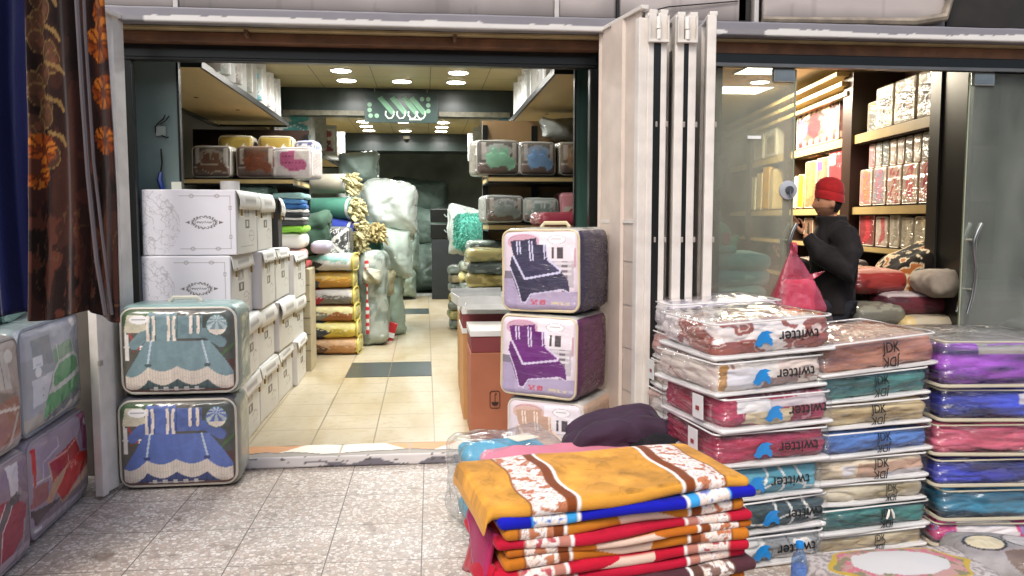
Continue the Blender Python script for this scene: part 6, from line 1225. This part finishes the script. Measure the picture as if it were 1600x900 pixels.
for k in range(4): rpack(f'black wrapped pack, {["lowest", "second", "third", "fourth"][k]} of the pile in front of the shelving', 3.62, 5.98, FZ + .16 * k, (.60, .5, .158), '1d1d1e', '35312f', .08 * math.sin(k * 2), 10 + k, group=GF)
rpack('grey striped pack on the black pile below the red one', 3.26, 5.80, FZ + .70, (.42, .4, .15), '8a8878', '6a685c', .1, 15)
rpack('yellow and white pack on the black pile behind the bent pull', 3.72, 5.7, FZ + .64, (.60, .36, .13), 'b5aa94', 'c9b27a', -.05, 16)
rpack('maroon glossy pack under the white topped one', 3.63, 5.86, FZ + .775, (.56, .42, .15), '5a1426', '3f1020', -.06, 17, top='b9aeb0')
rpack('brick red glossy pack with clear top next to the man', 3.36, 6.0, FZ + .93, (.46, .42, .16), '7a1a1c', '9a2a24', .12, 18, top='c98a78')
rpack('dark red glossy pack right behind the bent door pull', 3.92, 5.72, FZ + .77, (.3, .36, .14), '6a1a1a', '4f1214', 0, 19)
for k in range(4): rpack(f'dim green pack behind the right glass door, {["lowest", "second", "third", "fourth"][k]} of its pile', 4.4, 5.75, FZ + .2 * k, (.7, .5, .2), '3c5a50', '2c443c', 0, 30 + k, group=GF)
rpack('dim green patterned quilt on top of the pile behind the right glass door', 4.35, 5.75, FZ + .81, (.75, .5, .32), '4a7a66', '7a9a86', .05, 36)
def animal(u, v, P):
    n = fb(np.stack([P[:, 0] * 16, P[:, 1] * 16, P[:, 2] * 24], 1), 3, 2); c = np.tile(hx('1c1613'), (len(u), 1)); c[n > .52] = hx('d6c8a8'); c[n > .64] = hx('a5622f'); return c
o = softbox('animal_print_blanket', (.62, .5, .36), .12, (60, 40, 34), painted('fabric'), None, lambda f, u, v, P: animal(u, v, P), wr=.05, wf=(4, 4, 4), seed=4, ease=False, warp=lambda P: P + np.stack([0 * P[:, 0], 0 * P[:, 0], .35 * P[:, 0]], 1)); o.location = (3.86, 6.05, FZ + .92); tag(o, 'animal print blanket heaped in front of the dark pillar', 'blanket')
o = softbox('fur_throw', (.4, .35, .18), .08, (30, 24, 16), painted('velvet'), None, lambda f, u, v, P: hx('8f8478')[None] * (.7 + .6 * fb(P * 22, 3))[:, None], wr=.04, wf=(6, 6, 6), seed=9, ease=False); o.location = (3.78, 5.62, FZ + .93); tag(o, 'grey brown fur throw under the animal print blanket', 'throw')
rpack('black and white speckled pack with foil top at the right edge', 4.38, 5.02, .62, (.6, .35, .22), '2b2c2e', '8a8c8c', -.05, 41, top='b0b2b2')
st = thing('crate', 'dark plastic crate carrying the speckled pack at the right edge', 'crate', (4.38, 5.0, .003)); MB().box((-.3, -.12, 0), (.32, .12, .61), bev=.01).build('crate', plain('dark_crate', '2a2b2c', .6), st)
rpack('small red packet beside the speckled pack', 4.03, 5.0, .62, (.13, .12, .07), 'a8242c', '8f8f90', .1, 42); st = thing('crate', 'low dark crate carrying the small red packet', 'crate', (4.02, 5.0, .003)); MB().box((-.055, -.1, 0), (.055, .1, .61), bev=.01).build('crate', plain('dark_crate', '2a2b2c', .6), st)
# teal blankets behind the left glass
GTe = 'teal folded blankets behind the glass door'
for k in range(11):
    rpack(f'teal folded blanket, {["lowest","second","third","fourth","fifth","sixth","seventh","eighth","ninth","tenth","topmost"][k]} of the stack behind the glass door', 2.16 + .02 * math.sin(k * 2.1), 5.72, FZ + .112 * k, (.54 - .008 * k, .42, .115), ['5fa5ad', '6fb0b8', '4f97a0'][k % 3], ['8fc4c8', '58a0a8', '74b8b4'][k % 3], .06 * math.sin(k * 3), 50 + k, 'blanket', 'folded_blanket', 'fabric', GTe)
hd = thing('plush_hood', 'green plush hood with red patch on top of the teal blankets', 'plush hood', (2.02, 5.66, 1.315))
softbox('hood', (.25, .24, .22), .10, (20, 20, 18), painted('velvet'), hd, None, hx('2f8f6c'), wr=.02, wf=(6, 6, 6), seed=5); softbox('band', (.27, .26, .05), .022, (20, 20, 5), painted('velvet'), hd, None, hx('58b0b0'))
MB().lathe([(.035, 0), (.03, .012), (.0, .016)], n=16).build('red_patch', plain('red_felt', '9a3038', .8), hd, True); hd.children[-1].location = (.05, -.122, .10); hd.children[-1].rotation_euler = (R(90), 0, 0); hd.children[-1].scale = (1, 1.4, 1)
b = MB(); b.tube([(.10, -.03, .05), (.15, -.04, .09), (.17, -.04, .12)], [.03, .025, .012]).tube([(.10, -.03, .05), (.16, -.05, .04)], [.03, .015]).build('bow', plain('green_felt', '3f9a78', .8), hd, True)
b = MB(); b.tube([(-.0, .0, .2), (-.0, -.01, .33), (.04, -.02, .36), (.07, -.02, .30)], .005).build('wire_stem', steel, hd, True)

# suction hook and carrier bag on the glass door
sc_ = thing('suction_hook', 'round grey suction hook on the glass door beside the yellow packs', 'hook', (2.335, 5.152, 1.735))
b = MB().lathe([(.062, 0), (.060, .006), (.03, .014), (.0, .016)], n=24); o = b.build('cup', plain('cup_grey', 'a9adb5', .25, coat=.5), sc_, True); o.rotation_euler = (R(90), 0, 0)
b = MB().lathe([(.026, .012), (.026, .03), (.0, .032)], n=16).tube([(0, 0, .03), (0, -.03, .036), (0, -.05, .045)], .006); o = b.build('hook', plain('dark_grey_plastic', '44474c', .4), sc_, True); o.rotation_euler = (R(90), 0, 0)
pinkm = clear('pink_film', (.95, .42, .50), .03, .25, .30, wrinkle=.22, wscale=11, hazecol=(.80, .13, .22))
bgp = thing('carrier_bag', 'translucent pink plastic carrier bag hanging on the steel pull of the glass door', 'carrier bag', (2.375, 5.05, .93))
def bagwarp(P):
    P = P.copy(); t = np.clip((P[:, 2] + .2) / .4, 0, 1); s = 1.12 - 1.0 * t ** 1.25; P[:, 0] = P[:, 0] * s - .045 * t; P[:, 1] = P[:, 1] * (1.1 - .95 * t); a = np.arctan2(P[:, 1], P[:, 0] + .001); P[:, 0] += .008 * np.sin(a * 9) * (1 - t * .4); return P
softbox('bag_body', (.35, .17, .42), .07, (44, 22, 44), pinkm, bgp, col=(.8, .2, .3), wr=.02, wf=(7, 7, 5), seed=3, warp=bagwarp, ease=False)
sheet('bag_handle', lambda u, v: np.stack([-.055 + .022 * v - .01 * np.sin(u * 3.14) * (1 - v), -.015 + .03 * np.cos(u * 3.14), .40 + .07 * np.abs(np.sin(u * 3.14)) ** .6 + 0 * v], 1), 16, 4, .003, pinkm, bgp)
sheet('bag_corner', lambda u, v: np.stack([.06 + .09 * u, -.03 + .02 * v * np.sin(u * 5), .24 + .045 * u + (.05 - .04 * u) * (v - .5)], 1), 8, 4, .003, pinkm, bgp)
softbox('bag_content', (.22, .1, .22), .04, (10, 6, 10), plain('pale_content', 'd88a98', .7), bgp, wr=.02, wf=(7, 7, 7)).location = (.0, 0, .02)

# ================================================================ the man in the red hat
def skin(nodes, edges, sub=1):
    bm = bmesh.new(); L = bm.verts.layers.skin.verify(); vs = []
    for i, (x, y, z, rx, ry) in enumerate(nodes):
        v = bm.verts.new((x, y, z)); v[L].radius = (rx, ry); v[L].use_root = i == 0; vs.append(v)
    for a, b in edges: bm.edges.new((vs[a], vs[b]))
    me = bpy.data.meshes.new('skin'); bm.to_mesh(me); bm.free(); o = bpy.data.objects.new('skin', me); COL.objects.link(o)
    o.modifiers.new('s', 'SKIN').use_smooth_shade = True; m = o.modifiers.new('d', 'SUBSURF'); m.levels = m.render_levels = sub
    return bake(o)
def bake(o):
    dg = bpy.context.evaluated_depsgraph_get(); dg.update(); me = bpy.data.meshes.new_from_object(o.evaluated_get(dg)); old = o.data; bpy.data.objects.remove(o); bpy.data.meshes.remove(old); return me
def merge(meshes, voxel, smooth=4):
    bm = bmesh.new()
    for me in meshes: bm.from_mesh(me)
    me = bpy.data.meshes.new('body'); bm.to_mesh(me); bm.free(); o = bpy.data.objects.new('tmp', me); COL.objects.link(o)
    r = o.modifiers.new('r', 'REMESH'); r.mode = 'VOXEL'; r.voxel_size = voxel; s = o.modifiers.new('s', 'SMOOTH'); s.factor = .5; s.iterations = smooth
    return bake(o)
def as_np(me): V = np.zeros(len(me.vertices) * 3); me.vertices.foreach_get('co', V); return V.reshape(-1, 3)
def head_mesh(c, yaw):
    bm = bmesh.new(); bmesh.ops.create_uvsphere(bm, u_segments=40, v_segments=30, radius=1)
    for v in bm.verts:
        x, y, z = v.co; X, Y, Z = x * .076, y * .096, z * .118
        if Z < 0: X *= 1 - .28 * (-Z / .118) ** 1.4; Y = Y * (1 - .10 * (-Z / .118)) - .012 * (-Z / .118)
        if y < 0:
            g = lambda x0, z0, sx, sz: math.exp(-((X - x0) / sx) ** 2 - ((Z - z0) / sz) ** 2)
            Y -= .024 * g(0, -.022, .013, .020) + .012 * g(0, .005, .010, .022) + .007 * g(0, .038, .05, .012) + .010 * g(0, -.098, .03, .02) + .006 * g(0, -.062, .022, .009)
            Y += .009 * (g(.031, .016, .014, .011) + g(-.031, .016, .014, .011)) + .004 * g(0, -.078, .03, .006) + .003 * g(0, -.062, .024, .003)
        v.co = (X, Y, Z)
    for s in (-1, 1):
        r = bmesh.ops.create_uvsphere(bm, u_segments=12, v_segments=8, radius=1, matrix=Matrix.Translation((s * .078, .012, -.005)) @ Matrix.Diagonal((.010, .020, .031, 1)))
    bmesh.ops.transform(bm, matrix=Matrix.Translation(c) @ Matrix.Rotation(yaw, 4, 'Z'), verts=bm.verts); me = bpy.data.meshes.new('head'); bm.to_mesh(me); bm.free(); return me
mp = thing('person', 'man in a red knitted hat and black fleece jacket inside the right-hand shop', 'person', (2.875, 5.60, FZ), R(-100)); mp.scale = (.975, .975, .968)
HC = Vector((0, -.035, 1.645))
T_ = [(0, 0, .95, .14, .11), (0, .01, 1.12, .135, .10), (0, .015, 1.30, .15, .115), (0, .01, 1.42, .10, .085), (0, -.005, 1.50, .056, .058), (0, -.02, 1.58, .05, .055)]
LA = [(.175, .02, 1.415, .062, .062), (.235, .05, 1.28, .052, .052), (.265, .05, 1.145, .044, .044), (.225, -.13, 1.275, .038, .038), (.165, -.25, 1.42, .027, .023)]
RA = [(-.175, .02, 1.415, .062, .062), (-.235, .04, 1.28, .052, .052), (-.25, .02, 1.13, .044, .044), (-.20, -.14, 1.15, .038, .038), (-.13, -.30, 1.24, .027, .023)]
LG = [(.095, 0, .86, .09, .09), (.105, .0, .5, .058, .06), (.11, .025, .12, .04, .045), (.11, -.08, .045, .04, .035), (.11, -.15, .035, .035, .025)]
RG = [(-x, y + .03, z, a, b) for x, y, z, a, b in LG]
nodes = T_ + LA + RA + LG + RG; E = [(i, i + 1) for i in range(5)] + [(3, 6)] + [(i, i + 1) for i in range(6, 10)] + [(3, 11)] + [(i, i + 1) for i in range(11, 15)] + [(0, 16)] + [(i, i + 1) for i in range(16, 20)] + [(0, 21)] + [(i, i + 1) for i in range(21, 25)]
parts = [skin(nodes, E), head_mesh(HC, R(-4))]
def hand(w, d, n, s):
    """palm and five bent fingers at wrist w, pointing along d, palm facing n"""
    w, d, n = Vector(w), Vector(d).normalized(), Vector(n).normalized(); a = d.cross(n).normalized() * s; out = []
    out.append(skin([(*(w), .024, .020), (*(w + d * .045), .036, .017), (*(w + d * .085), .034, .014)], [(0, 1), (1, 2)]))
    for k, (o, L) in enumerate(((-.030, .066), (-.010, .076), (.010, .070), (.028, .054))):
        p0 = w + d * .07 + a * o; p1 = w + d * .095 + a * o * 1.15; p2 = p1 + d * L * .45 + n * L * .22; p3 = p2 + d * L * .15 + n * L * .36; p4 = p3 - d * L * .1 + n * L * .25
        out.append(skin([(*p0, .009, .009), (*p1, .0095, .0095), (*p2, .0088, .0088), (*p3, .008, .008), (*p4, .0068, .0068)], [(i, i + 1) for i in range(4)]))
    q = [w + d * .02 - a * .022, w + d * .05 - a * .048 + n * .012, w + d * .08 - a * .05 + n * .03, w + d * .102 - a * .036 + n * .045]
    out.append(skin([(*p, r, r) for p, r in zip(q, (.012, .0115, .0098, .0078))], [(0, 1), (1, 2), (2, 3)])); return out
parts += hand(LA[-1][:3], (-.12, -.6, .62), (-.75, .2, .3), 1) + hand(RA[-1][:3], (.5, -.8, .3), (.5, .3, .6), -1)
me = merge(parts, .0065, 3); V = as_np(me)
sk = np.tile(hx('bd8769'), (len(V), 1)) * (.92 + .16 * fb(V * 40))[:, None]; L = V - np.array(HC)
hm = (V[:, 2] > 1.5)
beard = hm & (L[:, 1] < .03) & (L[:, 2] < -.035) & (L[:, 2] > -.14) & ~((np.abs(L[:, 2] + .066) < .006) & (L[:, 1] < -.07)); sk[beard] = sk[beard] * .45 + hx('2a1d18') * .55
hair = hm & (L[:, 1] > .02) & (L[:, 2] > -.07); sk[hair] = hx('1d1715'); brow = hm & (np.abs(L[:, 2] - .036) < .006) & (L[:, 1] < -.06) & (np.abs(np.abs(L[:, 0]) - .033) < .018); sk[brow] = hx('1d1715')
lip = hm & (np.abs(L[:, 2] + .066) < .007) & (L[:, 1] < -.085) & (np.abs(L[:, 0]) < .022); sk[lip] = hx('8a4a42'); eye = hm & (np.abs(L[:, 2] - .017) < .006) & (L[:, 1] < -.06) & (np.abs(np.abs(L[:, 0]) - .031) < .012); sk[eye] = hx('9c8878'); iris = eye & (np.abs(np.abs(L[:, 0]) - .031) < .005); sk[iris] = hx('20140f')
a_ = me.color_attributes.new('Col', 'FLOAT_COLOR', 'POINT'); c4 = np.ones((len(V), 4), np.float32); c4[:, :3] = sk; a_.data.foreach_set('color', c4.ravel())
me.polygons.foreach_set('use_smooth', np.ones(len(me.polygons), bool)); me.materials.clear(); link('body', me, painted('fabric'), mp)
grow = lambda q, g: [(x, y, z, a + g, b + g) for x, y, z, a, b in q]
jn = grow([(0, .0, .84, .155, .125), (0, .01, 1.0, .15, .12), (0, .015, 1.18, .15, .118), (0, .015, 1.32, .162, .125), (0, .012, 1.42, .125, .102), (0, .0, 1.49, .068, .07), (0, -.012, 1.55, .064, .068)], .040) + grow(LA[:4], .042) + [(.172, -.232, 1.405, .044, .044)] + grow(RA[:4], .034) + [(-.138, -.28, 1.228, .046, .044)]
je = [(i, i + 1) for i in range(6)] + [(4, 7)] + [(i, i + 1) for i in range(7, 11)] + [(4, 12)] + [(i, i + 1) for i in range(12, 16)]
def loft(nodes, flat=True):
    b = MB(); N = 28; V = []; F = []
    for x, y, z, rx, ry in nodes:
        for k in range(N): w = 2 * math.pi * k / N; V.append((x + rx * math.cos(w), y + ry * math.sin(w), z))
    for i in range(len(nodes) - 1):
        for k in range(N): F.append((i * N + k, i * N + (k + 1) % N, (i + 1) * N + (k + 1) % N, (i + 1) * N + k))
    F += [tuple(range(N))[::-1], tuple((len(nodes) - 1) * N + k for k in range(N))]
    me = bpy.data.meshes.new('loft'); me.from_pydata(V, [], F); return me
def limb(nodes):
    b = MB().tube([q[:3] for q in nodes], [q[3] for q in nodes], n=18); me = bpy.data.meshes.new('limb'); me.from_pydata(b.v, [], b.f); return me
torso = jn[:7]; la = jn[7:12]; ra = jn[12:17]
sh_ = lambda s: [(s * .06, .012, 1.43, .08, .08), (s * .13, .016, 1.435, .085, .08)]
me = merge([loft(torso), limb(sh_(1) + la), limb(sh_(-1) + ra)], .010, 8); V = as_np(me); dn = fb(V * np.array([13, 13, 9]), 4, 3); me.vertices.foreach_set('co', (V + .03 * (dn - .5)[:, None] * np.array([1, 1, .3])).ravel())
me.polygons.foreach_set('use_smooth', np.ones(len(me.polygons), bool)); me.materials.clear(); jk = link('jacket', me, plain('black_fleece', '242122', .95, var=.35, scale=9, sheen=.04, bump=.5, bscale=160, spec=.2), mp)
b = MB(); b.tube([(.17 * .62, -.105, 1.335), (.17 * .85, -.09, 1.335)], .006, n=5).build('chest_logo', plain('pale_thread', '8f8c90', .7), jk)
tn = grow([(0, 0, .92, .135, .105)] + LG[:3] + RG[:3], .016); me = merge([skin(tn, [(0, 1), (1, 2), (2, 3), (0, 4), (4, 5), (5, 6)])], .014, 4); me.polygons.foreach_set('use_smooth', np.ones(len(me.polygons), bool)); me.materials.clear(); link('trousers', me, plain('dark_trousers', '1c1e26', .9, var=.2), mp)
for q in (LG, RG): softbox('shoe', (.095, .27, .085), .04, (8, 14, 6), plain('black_shoe', '17171a', .5), mp, col=(.1, .1, .1)).location = (q[3][0], q[3][1] + .0, .0)
ht = MB(); prof = [(.0905, -.005), (.094, .02), (.093, .045), (.089, .052), (.092, .058), (.089, .09), (.074, .125), (.05, .146), (.022, .156), (.004, .158)]
ht.lathe(prof, n=56); Vh = np.array(ht.v); an = np.arctan2(Vh[:, 1], Vh[:, 0]); rib = 1 + .010 * np.sin(an * 28) * np.clip((.16 - Vh[:, 2]) / .1, 0, 1)
Vh[:, 0] *= .95 * rib; Vh[:, 1] *= 1.12 * rib; Vh[:, 2] *= 1.08; Vh[:, 1] += .25 * np.clip(Vh[:, 2] - .09, 0, 1) + .0; Vh[:, 2] += -.22 * Vh[:, 1] * 1.0
ht.v = [tuple(v) for v in Vh]; o = ht.build('knitted_hat', plain('red_knit', 'a81519', .9, var=.15, scale=40, sheen=.3, bump=.6, bscale=150), mp, True); o.location = (HC.x, HC.y + .006, HC.z + .022); o.rotation_euler = (0, 0, R(-4))

# ================================================================ loose pieces of one part become parts of their own
SPLIT = {'piping', 'dot_print', 'clip', 'hinge', 'slat_groove', 'screw_cap', 'post', 'hanger_rod', 'handle_bolt', 'joint_strip', 'entrance_frame', 'rusty_beam', 'soffit', 'dark_recess_panel', 'edge_strip', 'binding', 'end_trim', 'cornice', 'wall', 'clamp', 'cable', 'roll_print', 'loop_print', 'wire', 'bow', 'top_bracket', 'edge_trim', 'floor_inlay', 'ceiling_beam_trim', 'zip_pull', 'hinge_barrel', 'lid'}
def islands(me):
    par = list(range(len(me.vertices)))
    def find(a):
        while par[a] != a: par[a] = par[par[a]]; a = par[a]
        return a
    for e in me.edges:
        a, b = find(e.vertices[0]), find(e.vertices[1])
        if a != b: par[a] = b
    g = {}
    for p in me.polygons: g.setdefault(find(p.vertices[0]), []).append(p)
    return list(g.values())
for o in list(bpy.data.objects):
    nm = o.name.split('.')[0]
    if o.type != 'MESH' or nm not in SPLIT: continue
    gs = islands(o.data)
    if len(gs) < 2: continue
    V = [v.co.copy() for v in o.data.vertices]; kids = list(o.children)
    for q, ps in enumerate(gs):
        idx = {}; F = []
        for p in ps: F.append([idx.setdefault(i, len(idx)) for i in p.vertices])
        me = bpy.data.meshes.new(nm); me.from_pydata([V[i] for i in idx], [], F); me.update(); sm = ps[0].use_smooth
        me.polygons.foreach_set('use_smooth', np.full(len(F), sm)); [me.materials.append(m) for m in o.data.materials]
        if sm: me.set_sharp_from_angle(angle=R(40))
        if q == 0: old = o.data; o.data = me
        else:
            c = o.copy(); c.data = me; COL.objects.link(c)
